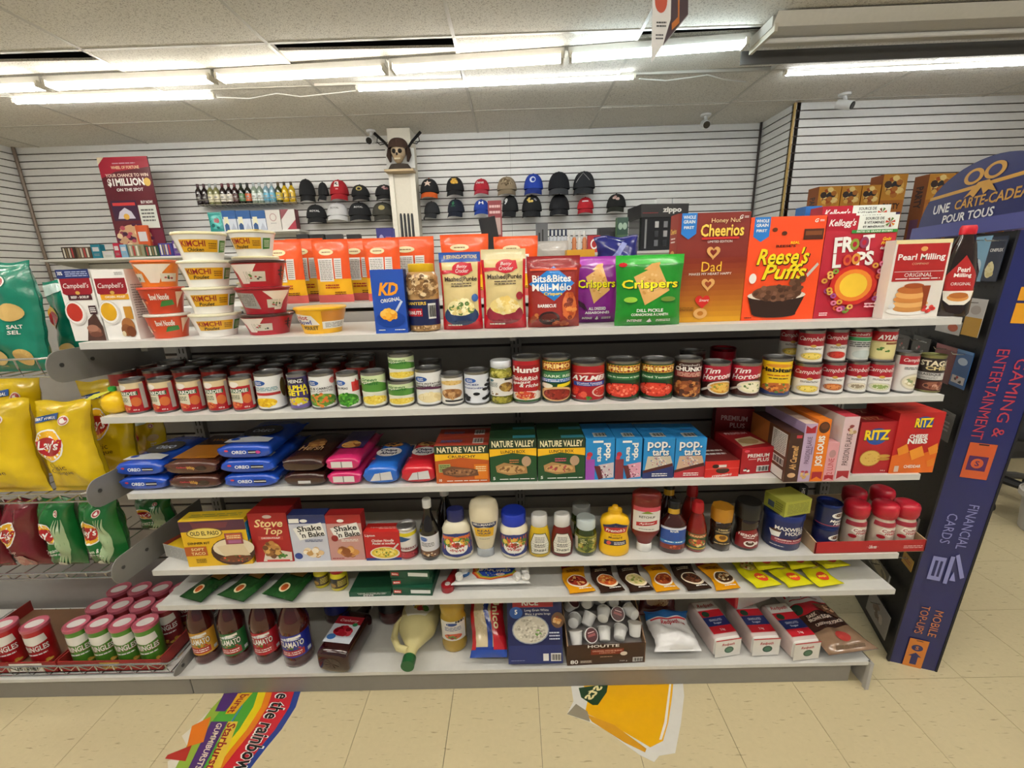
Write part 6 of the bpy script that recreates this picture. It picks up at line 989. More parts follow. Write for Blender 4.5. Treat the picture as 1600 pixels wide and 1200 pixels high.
# ================================================================ GIFT CARD STAND
A = Vector((1.375, .105, 0)); RZ = -.343; HS = 1.53; LEAN = .036
gs = thing('gift_card_stand', 'black pegboard gift card stand with a navy blue end panel', 'display stand', tuple(A), RZ, ry=LEAN)
GM_ = gs.matrix_basis if False else Matrix.Translation(A) @ Matrix.Rotation(RZ, 4, 'Z') @ Matrix.Rotation(LEAN, 4, 'Y')
def sloc(px, py, off=.004):                    # pixel -> local (y, z) on the pegboard face
    P = atP(px, py, GM_ @ Vector((-off, 0, 0)), (GM_.to_3x3() @ Vector((-1, 0, 0)))); q = GM_.inverted() @ P; return q.y, q.z
MB().box(.004, .004, .0, .124, .9, HS, '#141416').build('core', 'dark', gs)
MB().box(0, .006, .03, .004, .9, HS, '#1a1a1c').build('pegboard', 'dark', gs)
pg = MB()
for a in range(24):
    for b in range(30): pg.box(-.0004, .04+a*.036, .1+b*.047, .0, .045+a*.036, .105+b*.047, '#060606')
pg.build('peg_hole_pattern', 'dark', gs, kind='stuff')
MB().box(-.006, -.004, .0, .134, .004, HS, '#1f2660').build('end_panel', 'gloss', gs)
for x in (-.009, .131): MB().box(x, -.006, 0, x+.006, .008, HS, '#14141a').build('edge_trim', 'dark', gs)
def vz(py): return (Zs(py, 1.43, .09))/HS
def S_end(u, v, k): return (-.006+u*.14, -.0045-k, v*HS)
art(MB(), S_end, [t('CARDS', .62, vz(400), .3, .09, '#c8823c', 'D'), r(.3, vz(503), .98, vz(447), '#d9981c'), r(.3, vz(472), .98, vz(468), '#1f2660'), r(.6, vz(503), .66, vz(447), '#1f2660'),
    t('GAMING &', .68, vz(618), .2, vz(560)-vz(680), '#b5384a', 'D'), t('ENTERTAINMENT', .34, vz(615), .2, vz(552)-vz(690), '#b5384a', 'D'),
    r(.26, vz(742), .74, vz(688), '#c8582c'), r(.32, vz(730), .66, vz(708), '#4a1f5a'), e(.49, vz(719), .11, .011, '#c8582c'), t('S', .49, vz(719), .08, .012, '#4a1f5a', 'b'), r(.42, vz(691), .6, vz(689), '#1f1f2c'),
    t('FINANCIAL', .68, vz(816), .19, vz(782)-vz(850), '#8a8fc8', 'D'), t('CARDS', .36, vz(822), .19, vz(800)-vz(846), '#8a8fc8', 'D'),
    r(.24, vz(902), .5, vz(866), '#8a8fc8'), r(.3, vz(896), .36, vz(872), '#1f2660'), r(.4, vz(896), .45, vz(872), '#1f2660'), p([(.56, vz(904)), (.64, vz(904)), (.64, vz(862)), (.56, vz(862))], '#8a8fc8'), p([(.64, vz(860)), (.7, vz(857)), (.92, vz(890)), (.85, vz(893))], '#8a8fc8'), p([(.66, vz(898)), (.78, vz(898)), (.7, vz(884))], '#8a8fc8'),
    t('MOBILE', .68, vz(966), .17, vz(945)-vz(985), '#c87a4a', 'D'), t('TOP-UPS', .4, vz(964), .17, vz(943)-vz(986), '#c87a4a', 'D'),
    r(.28, vz(1036), .68, vz(994), '#c8782c'), e(.48, vz(1007), .12, .009, '#1f2660'), t('S', .48, vz(1007), .07, .01, '#c8782c', 'b'), p([(.3+.04, vz(1020)), (.48, vz(1014)), (.62, vz(1020)), (.55, vz(1020)), (.55, vz(1032)), (.41, vz(1032)), (.41, vz(1020))], '#1f2660'), r(.42, vz(996.5), .56, vz(995.5), '#1f1f2c')], .14, HS).build('end_print', 'gloss', gs)
yl, zl = sloc(1437, 357); yn, zn = sloc(1600, 331)
yc = sloc(1535, 300)[0]; zb_ = (zl+zn)/2; zt_ = sloc(1530, 251)[1]; hw = max(yl-yc, .2)
pts_ = [(yc+hw*math.cos(a), zb_+(zt_-zb_)*math.sin(a)**.9) for a in [q*math.pi/24 for q in range(25)]]
o = MB().prism([(q[0], q[1]) for q in pts_], -.003, .003, '#1e2560', '#1e2560').build('header_sign', 'gloss', gs); o.rotation_euler.z = math.pi/2; o.location = (-.006, 0, 0)
MB().box(-.02, yc-hw-.02, zb_-.045, -.003, yc+hw+.02, zb_, '#4a4f92').build('header_rail', 'gloss', gs)
def S_h(u, v, k): return (-.0095-k, yc+hw-u*2*hw, zb_+v*(zt_-zb_))
art(MB(), S_h, [p([(.06, .5), (.95, .56), (.95, .62), (.06, .56)], '#c8963c'), t('UNE', .2, .3, .15, .17, W_, 'b'), t('CARTE-CADEAU', .6, .31, .56, .17, '#c8963c', 'b'), t('POUR TOUS', .44, .09, .4, .15, W_, 'b')]
    + [e(.42, .74, .075, .13, '#c8963c'), e(.57, .75, .075, .13, '#c8963c'), e(.42, .74, .045, .085, '#1e2560'), e(.57, .75, .045, .085, '#1e2560'), p([(.48, .62), (.55, .62), (.62, .4), (.56, .46), (.53, .4)], '#c8963c'), p([(.47, .62), (.53, .62), (.46, .38), (.43, .44), (.38, .4)], '#c8963c')], 2*hw, zt_-zb_).build('header_print', 'gloss', gs)
def card(label, x0, x1, y0, y1, col, ops, off=.02):
    ya, za = sloc(x0, (y0+y1)/2, off); yb_, zb2 = sloc(x1, (y0+y1)/2, off); ym = (ya+yb_)/2
    zt2 = sloc((x0+x1)/2, y0, off)[1]; zb3 = sloc((x0+x1)/2, y1, off)[1]; w_ = abs(ya-yb_); h_ = zt2-zb3
    th = thing('gift_card', label, 'gift card'); th.matrix_basis = GM_ @ Matrix.Translation((-off, ym, zb3)) @ Matrix.Rotation(-math.pi/2, 4, 'Z')
    cd_ = MB().box(-w_/2, 0, 0, w_/2, .0012, h_, col).build('card', 'gloss', th)
    MB().tube([(0, .0165, h_-.012), (0, -.03, h_-.012), (0, -.034, h_-.006)], .0018, WIRE, 6).build('peg_hook', 'wire', th)
    art(MB(), lambda u, v, k: ((u-.5)*w_, -k, v*h_), ops, w_, h_).build('print', 'gloss', cd_)
card('pale blue gift card hanging under the header sign', 1517, 1541, 370, 440, '#7aa8c4', [e(.5, .3, .3, .2, '#c9dde6')])
card('navy cinema gift card with popcorn picture', 1541, 1566, 370, 440, '#16233c', [t('CINEPLEX', .5, .7, .8, .07, W_, 'b'), f(.4, .25, .3, .2, ['#e6dca8', '#d9cb8a'], 16, .3)])
card('white and amber gift card behind the syrup bottle', 1508, 1536, 466, 527, '#d0cdc8', [r(0, 0, 1, .5, '#c8961c'), e(.5, .7, .3, .12, '#b5aca4')])
card('white gift card with an orange figure just under the top shelf', 1462, 1502, 500, 521, '#c9c6c0', [e(.7, .5, .2, .3, '#c8562c')])
card('black gift card with small grey emblem on the upper peg row', 1400, 1420, 523, 552, '#17171a', [f(.5, .4, .3, .2, ['#777', '#a33'], 5, .4)])
card('black gift card with pink emblem beside the dark red card', 1424, 1453, 526, 555, '#17171a', [f(.5, .3, .3, .2, ['#999', '#a35'], 6, .4), l(.2, .7, .8, .85, 1, '#aaa')])
card('dark red gift card with white drop emblem', 1456, 1490, 538, 598, '#7a1820', [e(.5, .7, .12, .06, W_), r(.0, .9, 1, 1, '#9a4a50')])
card('bright blue gift card on the peg beside the navy panel', 1488, 1515, 546, 608, '#1a5a9c', [e(.5, .7, .3, .1, '#c9dcf0'), r(.1, .1, .9, .3, '#d0d0d0'), f(.5, .2, .3, .1, ['#333', '#a33'], 6, .4), r(0, .93, 1, 1, '#4a84c0')])
card('grey gift card hanging beside the cheese cracker box', 1466, 1488, 640, 690, '#4a4a48', [l(.2, .3, .8, .7, 3, '#8a8a88')])
card('dark gift card with white edge low beside the creamer tray', 1418, 1436, 800, 840, '#2a2a2c', [r(.8, 0, 1, 1, '#aaa')])
card('brown photo gift card between the two lowest shelves', 1352, 1396, 876, 902, '#3a3028', [f(.5, .5, .4, .4, ['#8a7a5a', '#5a4a34', '#a8987a'], 14, .4), r(.94, 0, 1, 1, '#bbb')])
card('yellow gift card with red lettering near the floor', 1408, 1428, 866, 888, '#b5861c', [l(.2, .3, .8, .7, 2, '#8f2a1c')])
card('pale grey photo gift card hanging lowest on the pegboard', 1350, 1394, 934, 984, '#8a8480', [f(.5, .5, .3, .3, ['#5a4038', '#b5a8a0', '#70564a'], 12, .4)])
# ================================================================ BEHIND THE SHELVING
def onrear(px0, px1, yt, Y=.5):
    x0, x1 = Xs(px0, Y, 1.365), Xs(px1, Y, 1.365); return (x0+x1)/2, x1-x0, Zs(yt, (x0+x1)/2, Y)-1.365
X, w_, h = onrear(836, 888, 377, .63); pouch_at('snack_bag', 'plain silver foil bag on the rear shelf', 'bag', X, .63, 1.366, w_, h, .05, '#a8a49e', [], seed=61)
X, w_, h = onrear(884, 926, 391); box_at('snack_box', 'plain yellow box on the rear shelf', 'box', X, .47, 1.366, w_, h, .06, '#c8921c')
X, w_, h = onrear(928, 996, 369); pouch_at('snack_bag', 'shiny dark blue chip bag lying on the rear shelf', 'bag', X, .52, 1.366, w_, h, .09, '#1a2272', [p([(.0, .4), (.6, .9), (.7, .86), (.1, .3)], '#8a94d0'), e(.6, .35, .14, .18, '#c8883c'), e(.45, .3, .1, .14, '#b03a3a')], seed=62, shape='pillow')
# white cabinet behind, with small goods
CZ, CY = 1.585, 2.3
cb = thing('back_cabinet', 'white cabinet behind the shelving with small goods on top', 'cabinet', (0, CY, 0))
MB().box(-1.9, 0, 0, 2.4, .5, CZ-.02, '#c9c7c2').build('body', 'paint', cb); MB().box(-1.92, -.02, CZ-.02, 2.42, .52, CZ, '#dddcd8').build('worktop', 'paint', cb)
def oncab(px0, px1, yt, Y=CY+.12):
    x0, x1 = Xs(px0, Y, CZ), Xs(px1, Y, CZ); return (x0+x1)/2, max(.02, x1-x0), max(.02, Zs(yt, (x0+x1)/2, Y)-CZ)
SPB = lambda body, cap: [('bottle', 'plastic', body, [(.9, 0), (1, .03), (1, .6), (.6, .72)]), ('cap', 'plastic', cap, [(.55, .72), (.6, .73), (.55, .98), (.4, 1)])]
def smallbottle(px, w, yt, body, cap, lab, grp):
    X, w_, h = oncab(px-w/2, px+w/2, yt); return bottle_at('spray_bottle', lab, 'bottle', X, CY+.12, CZ, w_/2, h, SPB(body, cap), group=grp, n=12)
for k in range(5): smallbottle(860+k*6, 5.5, 358, '#c9ccd4', '#1f2a4a', 'slim white spray bottle with navy cap on the back cabinet', 'navy capped spray bottles')
for k in range(4): smallbottle(889+k*8, 7, 361, '#c87a4a' if k % 2 else '#d9d4cc', '#dedcd8', 'small bottle with white cap and orange band on the back cabinet', 'white capped small bottles')
X, w_, h = oncab(918, 937, 368); box_at('lighter_box', 'small red box with white ring on the back cabinet', 'box', X, CY+.1, CZ, w_, h, .06, '#b5282c', [e(.5, .5, .3, .3, W_), e(.5, .5, .2, .2, '#b5282c')])
X, w_, h = oncab(937, 962, 355); box_at('speaker_box', 'small dark speaker on the back cabinet', 'speaker', X, CY+.16, CZ, w_, h, .1, '#26262a', [e(.5, .4, .35, .35, '#3a3a40')])
X, w_, h = oncab(962, 979, 340); box_at('souvenir_box', 'green patterned carton beside the black display case', 'box', X, CY+.1, CZ, w_, h, .06, '#4a6a4a', [r(0, .5, 1, 1, '#1f4a3a'), e(.3, .75, .2, .1, '#a8c4b0'), e(.7, .75, .2, .1, '#a8c4b0'), r(.1, .1, .5, .4, '#b59a4a'), r(.55, .1, .9, .4, '#8a3a34')])
X, w_, h = oncab(838, 856, 349); box_at('lighter_box', 'clear grey plastic box of pens on the back cabinet', 'box', X, CY+.1, CZ, w_, h, .06, '#6a6c70', [r(.2, .0, .35, .7, '#222'), r(.5, 0, .62, .8, '#222')])
X, w_, h = oncab(591, 616, 356); box_at('lighter_box', 'small indigo carton beside the pillar', 'box', X, CY+.14, CZ, w_, h, .08, '#3a3a8a', [e(.3, .5, .2, .3, '#a8a8d9'), l(.55, .2, .9, .8, 3, '#8a5a9a')])
for k in range(4):
    X, w_, h = oncab(631+k*5.6, 635.5+k*5.6, 334); bottle_at('gas_lighter', 'long black gas lighter standing in front of the pillar', 'lighter', X, CY+.1, CZ, w_/2, h, [('handle', 'plastic', ('#c8c81c', '#d9602c', '#c8402c', '#d98a1c')[k], [(.9, 0), (1, .02), (1, .4)]), ('stem', 'plastic', '#1a1c22', [(1, .4), (.9, .45), (.8, .96), (.5, 1)])], group='gas lighters by the pillar', n=10)
for k, (px, w, c) in enumerate([(478, 18, '#2a2a2c'), (500, 22, '#1a1a1c'), (526, 24, '#3a3a3e'), (556, 20, '#232326')]):
    X, w_, h = oncab(px-w/2, px+w/2, 366); box_at('phone_accessory', ['black blister pack of cables', 'black charger box', 'dark grey earphone box', 'black adapter box'][k]+' on the back cabinet', 'accessory', X, CY+.12, CZ, w_, h, .05, c, [l(.15, .3, .85, .7, 2, '#999')])
# black lighter display case
X, w_, h = oncab(1000, 1072, 318, CY)
zc = thing('lighter_display_case', 'tall black acrylic lighter display case with white lettered top', 'display case', (X, CY+.02, CZ), .12)
MB().box(-w_/2, 0, 0, w_/2, .26, h*.72, '#26272a').build('case', 'glassy', zc); MB().box(-w_/2-.01, -.01, h*.72, w_/2+.01, .27, h, '#141416').build('top_box', 'plastic', zc)
art(MB(), lambda u, v, k: ((u-.5)*w_, -.011-k, h*.72+v*h*.28), [r(0, .3, .35, .36, '#8a2024'), t('zippo', .66, .5, .42, .5, W_, 'B')], w_, h*.28).build('top_print', 'gloss', zc)
for i in range(3):
    for j in range(3): MB().box(-w_*.2+i*w_*.2, -.006, h*(.1+j*.2), -w_*.2+i*w_*.2+.03, .0, h*(.1+j*.2)+.045, ('#8a8c90', '#4a4c50', '#c0c0c0')[(i+j) % 3]).build('lighter', 'tin', zc)
MB().box(-w_*.42, -.004, h*.05, -w_*.38, 0, h*.68, '#9a9ca0').build('edge_strip', 'glassy', zc)
for k in range(2): MB().box(-.04+k*.13, .05, h, .08+k*.13, .1, h+.045, '#dcdcda').build('paper_slip', 'paper', zc)
# tilted screen
X, w_, h = oncab(757, 784, 336, CY-.0)
ts = thing('tablet_screen', 'dark tablet screen on a stand seen from behind', 'screen', (X, CY+.06, CZ), .0)
o = MB().box(-.065, -.006, .0, .065, .006, .26, '#3a3a3c').build('screen', 'plastic', ts); o.rotation_euler = (.15, -.2, .25); o.location = (0, 0, .03)
MB().box(-.04, -.05, 0, .05, .06, .012, '#2a2a2c').build('foot', 'plastic', ts); MB().tube([(0, 0, .01), (0, .01, .1)], .012, '#2a2a2c').build('arm', 'plastic', ts)
X, w_, h = oncab(765, 786, 312, CY+.3); box_at('souvenir_box', 'small red tag card standing behind the tablet screen', 'card', X, CY+.34, CZ, w_, h, .02, '#8a3a40', [l(.1, .75, .9, .95, 2, '#d9b0b0'), r(.5, .4, .9, .7, '#b59a94')])
# ---------------------------------------------------------------- caps
YC = YB-.02
def capobj(label, xl, xr, yt, yb, crown, brim, ops, yaw=0):
    Y = YC-.1; a, b = atY(xl, (yt+yb)/2, Y), atY(xr, (yt+yb)/2, Y); w_ = (b.x-a.x)*.95; X = (a.x+b.x)/2; zt = Zs(yt, X, Y); zb = Zs(yb, X, Y); h = zt-zb; R = w_/2
    th = thing('baseball_cap', label, 'cap', (X, Y+.0, zb+h*.24), yaw, 'caps hung on the slatwall' if False else None)
    hc_ = h*.78
    dome = lambda u, v: (R*math.cos((v)*1.5)**.75*math.sin(u*6.2832), -R*.85*math.cos(v*1.5)**.75*math.cos(u*6.2832), hc_*math.sin(v*1.5))
    cr_ = MB().grid(dome, 24, 8, crown).build('crown', 'cloth', th, sharp=70)
    MB().lathe([(.008, hc_-.002), (.008, hc_+.004), (.004, hc_+.006)], brim, n=10).build('button', 'cloth', cr_)
    def br(u, v):
        a = (u-.5)*2.5; q = R*(.86+.5*v*math.cos(a*.62)); return (R*.93*math.sin(a)*(1+.04*v), -q*.85*math.cos(a)-.01*v, .004-.30*h*v*(.75+.25*math.cos(a))-.02*abs(math.sin(a))**2)
    m = MB().grid(br, 16, 5, brim); m.grid(lambda u, v: tuple(Vector(br(u, v))-Vector((0, 0, .004))), 16, 5, brim, flip=True); m.build('brim', 'cloth', th, sharp=70)
    MB().tube([(0, R*.5, hc_*.6), (0, .12, hc_*.6)], .003, '#888', 6).build('hook', 'wire', th)
    if ops:
        def S(u, v, k):
            q = dome(.5*0+(u-.5)*.28, .16+v*.55); n_ = Vector((q[0], q[1], q[2]*.6)).normalized(); return tuple(Vector(q)+n_*(k+.002))
        art(MB(), S, ops, R*1.4, hc_*.7, step=R*.14).build('emblem', 'cloth', cr_)
    return th
BK, NY = '#17181b', '#161c2c'
q = lambda x: 440+x/2.667
v_ = lambda y: 160+y/2.667
star = [p([(.5+.3*math.cos(a)*(.42 if i % 2 else 1), .5+.36*math.sin(a)*(.42 if i % 2 else 1)) for i, a in enumerate([1.5708+k*.6283 for k in range(10)])], '#e0c8b8')]
caps = [('plain black cap at the wine rack end, front of two', 72, 140, 322, 410, BK, BK, [], .3), ('plain black cap tucked behind another beside the red cap', 150, 198, 335, 405, '#1c1d20', '#1c1d20', [], -.4),
    ('red cap with white square patch above the white cap', 200, 280, 325, 405, '#a01722', '#a01722', [r(.3, .3, .62, .9, '#e0d8d4'), f(.46, .6, .12, .2, ['#333'], 4, .5), r(.4, .06, .56, .14, '#d9a0a0')], .1), ('black cap with gold horn emblem', 290, 367, 345, 407, BK, BK, [e(.42, .5, .22, .3, '#b5a464'), e(.42, .45, .12, .16, BK)], .3), ('black cap with pink leaf emblem beside the pillar', 388, 472, 345, 405, BK, BK, [f(.5, .55, .26, .3, ['#b5888a', '#8a5a60', '#d0b0b0'], 12, .4)], .3),
    ('black cap with white word and white brim edge under the plain black ones', 103, 188, 428, 500, BK, BK, [t('ROYAL', .45, .3, .6, .2, '#d0d0d0', 'b')], .3), ('white cap with grey lettering', 188, 282, 420, 490, '#c9cacc', '#d4d5d6', [t('ROYAL', .45, .4, .5, .2, '#777', 'b')], .1), ('black cap with white word beside the white cap', 278, 374, 418, 490, '#15161a', '#15161a', [t('ROYAL', .45, .45, .5, .2, '#d0d0d0', 'b')], .3), ('olive green cap with gold emblem beside the pillar', 376, 472, 418, 490, '#3c3b34', '#35342e', [e(.35, .4, .18, .26, '#a89a64')], .4),
    ('black cap with white star and bright orange brim', 575, 658, 320, 397, BK, '#c8581c', star, -.1), ('black cap with gold stitched crest', 683, 762, 313, 388, BK, BK, [f(.5, .5, .3, .3, ['#c8962c', '#d9b45a'], 14, .35), r(.28, .8, .72, .9, '#d9b45a')], 0), ('red cap with white script over the blue cap', 798, 868, 320, 382, '#a82030', '#a83040', [t('Detroit', .45, .5, .66, .3, '#e9d8d8', 'bi')], -.1), ('brown camouflage cap with fur texture', 895, 982, 312, 385, '#8a7a62', '#7d6e58', [f(.5, .5, .5, .5, ['#a8987c', '#6a5a44', '#94846a', '#54462f'], 60, .18), r(.4, .3, .6, .7, '#5a4028')], -.1), ('royal blue cap with white bird emblem', 1007, 1092, 300, 382, '#1c3c9c', '#1a2f7a', [e(.52, .45, .2, .3, '#d0d8ec'), e(.56, .42, .12, .18, '#1c3c9c')], -.2), ('plain dark navy cap with grey brim', 1108, 1203, 292, 385, '#14161c', '#3a3c40', [], -.2), ('charcoal cap with white piping, outermost of the upper row', 1212, 1308, 290, 382, '#1f2126', '#26282c', [p([(.1, .1), (.5, .95), (.52, .95), (.14, .1)], '#b0b0b0'), p([(.5, .95), (.9, .2), (.87, .2), (.48, .95)], '#b0b0b0')], -.3),
    ('plain charcoal cap under the star cap', 590, 663, 415, 480, '#25272a', '#25272a', [], -.5), ('dark navy cap with green leaf emblem', 688, 765, 405, 475, NY, NY, [p([(.5, .85), (.62, .5), (.5, .3), (.38, .5)], '#2a6a4a'), r(.35, .2, .65, .26, '#2a6a4a')], -.3), ('royal blue cap with white interlocked emblem', 798, 868, 407, 465, '#1f3f98', '#1f3f98', [r(.3, .35, .4, .8, W_), r(.6, .35, .7, .8, W_), r(.3, .52, .7, .62, W_)], 0), ('black cap with large white numeral', 915, 990, 390, 475, BK, BK, [t('9', .4, .5, .3, .6, '#d9d9d9', 'B')], -.5), ('black cap with gold cross emblem', 998, 1087, 388, 475, BK, BK, [f(.45, .55, .22, .3, ['#c8a84a', '#d9c070'], 10, .35), f(.8, .5, .12, .2, ['#8a8a94'], 4, .5)], -.2), ('plain black cap under the plain navy cap', 1112, 1202, 385, 468, '#121318', '#121318', [], -.2), ('small red cap with white bar emblem', 1230, 1302, 397, 460, '#b01c28', '#a81a26', [r(.25, .42, .75, .58, '#e6d8d8')], -.2), ('black cap with pale pink patch, farthest along the lower row', 1352, 1437, 383, 455, '#1c1c1c', '#25271f', [f(.6, .55, .26, .3, ['#d0b0a8', '#b59088'], 8, .5)], -.5)]
for c in caps: capobj(c[0], q(c[1]), q(c[2]), v_(c[3]), v_(c[4]), *c[5:])
# ---------------------------------------------------------------- wine rack, gift boxes, poster, left counter
def wallshelf(name, label, px0, px1, py, depth, col='#dcdbd6'):
    Y = YB-depth; a, b = atY(px0, py, Y), atY(px1, py, Y); z = (a.z+b.z)/2
    th = thing(name, label, 'wall shelf', (a.x, Y, z)); L = b.x-a.x
    MB().box(0, 0, -.02, L, depth-.001, -.0005, col).build('board', 'paint', th)
    for x in (.03, L-.05): o = MB().prism([(0, -.02), (depth-.01, -.02), (depth-.01, -.11)], 0, .012, '#b9b8b4').build('bracket', 'paint', th); o.rotation_euler.z = math.pi/2; o.location = (x+.012, .0, 0)
    return th, Y, z
gsf, GY, GZ = wallshelf('gift_shelf', 'white wall shelf holding boxed gift sets under the wine rack', 322, 468, 360, .24)
def onshelf(px0, px1, yt, Y, z): x0, x1 = Xs(px0, Y, z), Xs(px1, Y, z); return (x0+x1)/2, x1-x0, Zs(yt, (x0+x1)/2, Y)-z
X, w_, h = onshelf(327, 351, 331, GY+.05, GZ); pouch_at('gift_bag', 'teal patterned bag beside the boxed gift sets', 'bag', X, GY+.08, GZ, w_, h, .06, '#2f9a94', [f(.5, .5, .4, .4, ['#4ab5ae', '#1f6a68', '#a04a50'], 16, .3)], seed=71, mat='gloss')
BG = [r(0, .6, 1, 1, '#34609c'), r(.1, .0, .42, .7, '#e6e2c0'), p([(.1, 0), (.42, 0), (.42, .3), (.3, .4), (.22, .4), (.1, .3)], '#3a5a8a'), p([(.5, 0), (.75, .4), (1, 0)], '#b5bccc')]
for k, (a, b) in enumerate(((351, 372.5), (373, 395), (395.5, 418))):
    X, w_, h = onshelf(a, b, 329, GY+.05, GZ); box_at('gift_box', 'pale blue and white gift box with a bottle picture', 'box', X, GY+.05, GZ, w_-.004, h, .09, ('#cfd6e2', '#34609c', '#34609c'), BG, group='three bottle gift boxes on the wall shelf')
X, w_, h = onshelf(418.5, 441, 328, GY+.05, GZ); box_at('gift_box', 'white gift box with a pale ring emblem', 'box', X, GY+.05, GZ, w_, h, .09, '#d6d2cc', [e(.5, .64, .24, .2, '#b59a98'), e(.5, .64, .18, .15, '#d6d2cc'), l(.3, .3, .7, .4, 1, '#aaa')])
X, w_, h = onshelf(442, 464, 327, GY+.05, GZ); box_at('gift_box', 'red and white diagonal gift box at the shelf end', 'box', X, GY+.05, GZ, w_, h, .09, ('#d8d4d0', '#7a3a44', '#8a4a54'), [p([(0, 1), (.6, 1), (0, .5)], '#8f5058'), p([(1, 0), (1, .5), (.3, 0)], '#a83a4a')])
a = atY(310, 321, YB-.2); b = atY(462, 315, YB-.2); wz = (a.z+b.z)/2
wr = thing('wine_rack', 'chrome wire wall rack carrying a row of wine bottles', 'rack', (a.x, YB-.2, wz)); L = b.x-a.x
for z_ in (0, .05): MB().tube([(0, .18, z_), (0, 0, z_), (L, 0, z_), (L, .18, z_)], .004, '#c4c4c0').build('rail', 'wire', wr)
for k in range(18): MB().tube([(k*L/17, 0, .05), (k*L/17, 0, -.003), (k*L/17, .185, -.003)], .0025, '#c4c4c0', 5).build('wire', 'wire', wr)
WB = [(155, '#1c0c10', '#3a1420', '#2a1a1c'), (197, '#1c0c10', '#3a1420', '#2a1a1c'), (237, '#7a7a50', '#9aa0a0', '#cfc9a8'), (277, '#7a7a50', '#9aa0a0', '#cfc9a8'), (322, '#22100e', '#5a1420', '#d9d2c4'), (366, '#22100e', '#5a1420', '#d9d2c4'), (406, '#2a1012', '#5a1a20', '#4a1a1c'), (450, '#1a2014', '#1a2a1c', '#4a7a4a'), (494, '#1a1a14', '#1a1a1a', '#c85a24'), (537, '#8a9a8a', '#a8b0b4', '#cfd8d4'), (577, '#8a9a8a', '#a8b0b4', '#cfd8d4'), (620, '#7a9aa8', '#a8b0b4', '#5aa8c8'), (660, '#7a9aa8', '#a8b0b4', '#5aa8c8'), (705, '#3a4024', '#4a3a1c', '#c8b43a'), (748, '#c8a410', '#3a2a10', '#d9b41c'), (795, '#c8a410', '#3a2a10', '#d9b41c')]
WN = ['dark red wine bottle with black label', 'dark red wine bottle with black label', 'pale wine bottle with cream label', 'pale wine bottle with cream label', 'red wine bottle with white label', 'red wine bottle with white label', 'red wine bottle with maroon label', 'dark green wine bottle with green label', 'black wine bottle with orange band', 'clear wine bottle with pale green label', 'clear wine bottle with pale green label', 'clear wine bottle with sky blue label', 'clear wine bottle with sky blue label', 'olive wine bottle with yellow band', 'bright yellow bottle with dark cap', 'bright yellow bottle with dark cap']
for k, (x, body, cap, lab) in enumerate(WB):
    X = Xs(280+x/4.444, YB-.12, wz); h = Zs(288-k*.25, X, YB-.12)-wz
    bottle_at('wine_bottle', WN[k]+' in the wire rack', 'bottle', X, YB-.12, wz+.001, min(.036, L/17*.53), h, [('bottle', 'glassy', body, [(.92, 0), (1, .02), (1, .64), (.9, .7), (.46, .8), (.38, .86)]), ('capsule', 'plastic', cap, [(.36, .8), (.42, .81), (.42, .99), (.38, 1)])], (.15, .5, 1.4, lab, [e(.5, .6, .2, .12, '#8a8a84')] if k not in (14, 15) else [r(.3, .1, .5, .9, '#2a2a1c')], 0), group='wine bottles in the wire rack' if WN.count(WN[k]) > 1 else None, n=16)
lc, LY, LZ = wallshelf('goods_shelf', 'long white wall shelf of small packets under the poster', 60, 330, 402, .5)
po = atY(176, 246, LY+.1)
X0, X1 = Xs(190, LY+.12, LZ), Xs(264, LY+.12, LZ); w_ = X1-X0; h = Zs(245, (X0+X1)/2, LY+.12)-LZ
ps = thing('lottery_poster', 'tall burgundy lottery poster with large white prize lettering', 'poster', ((X0+X1)/2, LY+.12, LZ))
MB().box(-w_/2, 0, 0, w_/2, .012, h, '#5a1424').build('board', 'gloss', ps)
art(MB(), lambda u, v, k: ((u-.5)*w_, -k, v*h), [p([(0, 1), (1, 1), (1, .9), (.3, .86), (0, .8)], '#a01c34'), p([(0, 1), (.14, 1), (0, .93)], '#d9c8a8'), t('WHEEL OF FORTUNE', .52, .9, .56, .03, '#e9c8a0', 'b'), l(.28, .93, .74, .95, 1, '#c8a0b0'), t('YOUR CHANCE TO WIN', .52, .825, .86, .032, '#f0d9c8', 'b'), t('$1MILLION', .47, .755, .74, .085, W_, 'B'), e(.9, .755, .07, .04, '#d9b45a'), t('ON THE SPOT', .52, .685, .54, .03, W_, 'b'), r(.06, .38, .58, .58, '#3a1a3a'), r(.09, .53, .55, .56, '#c83a3a'), p([(.14, .4), (.2, .47), (.32, .51), (.44, .47), (.5, .4)], '#c9c4d4'), e(.32, .42, .06, .03, '#d9a84a'), t('BUY NOW!', .8, .56, .24, .03, W_, 'b'), r(.6, .3, .96, .53, '#d0d4cc'), l(.64, .36, .9, .5, 4, '#5a5a5a'), r(.0, .0, 1, .28, '#6a1430'), f(.4, .2, .4, .16, ['#c8a07a', '#8a3a4a', '#e0c8a0', '#4a1a3a', '#b5485a'], 50, .16)], w_, h).build('print', 'gloss', ps)
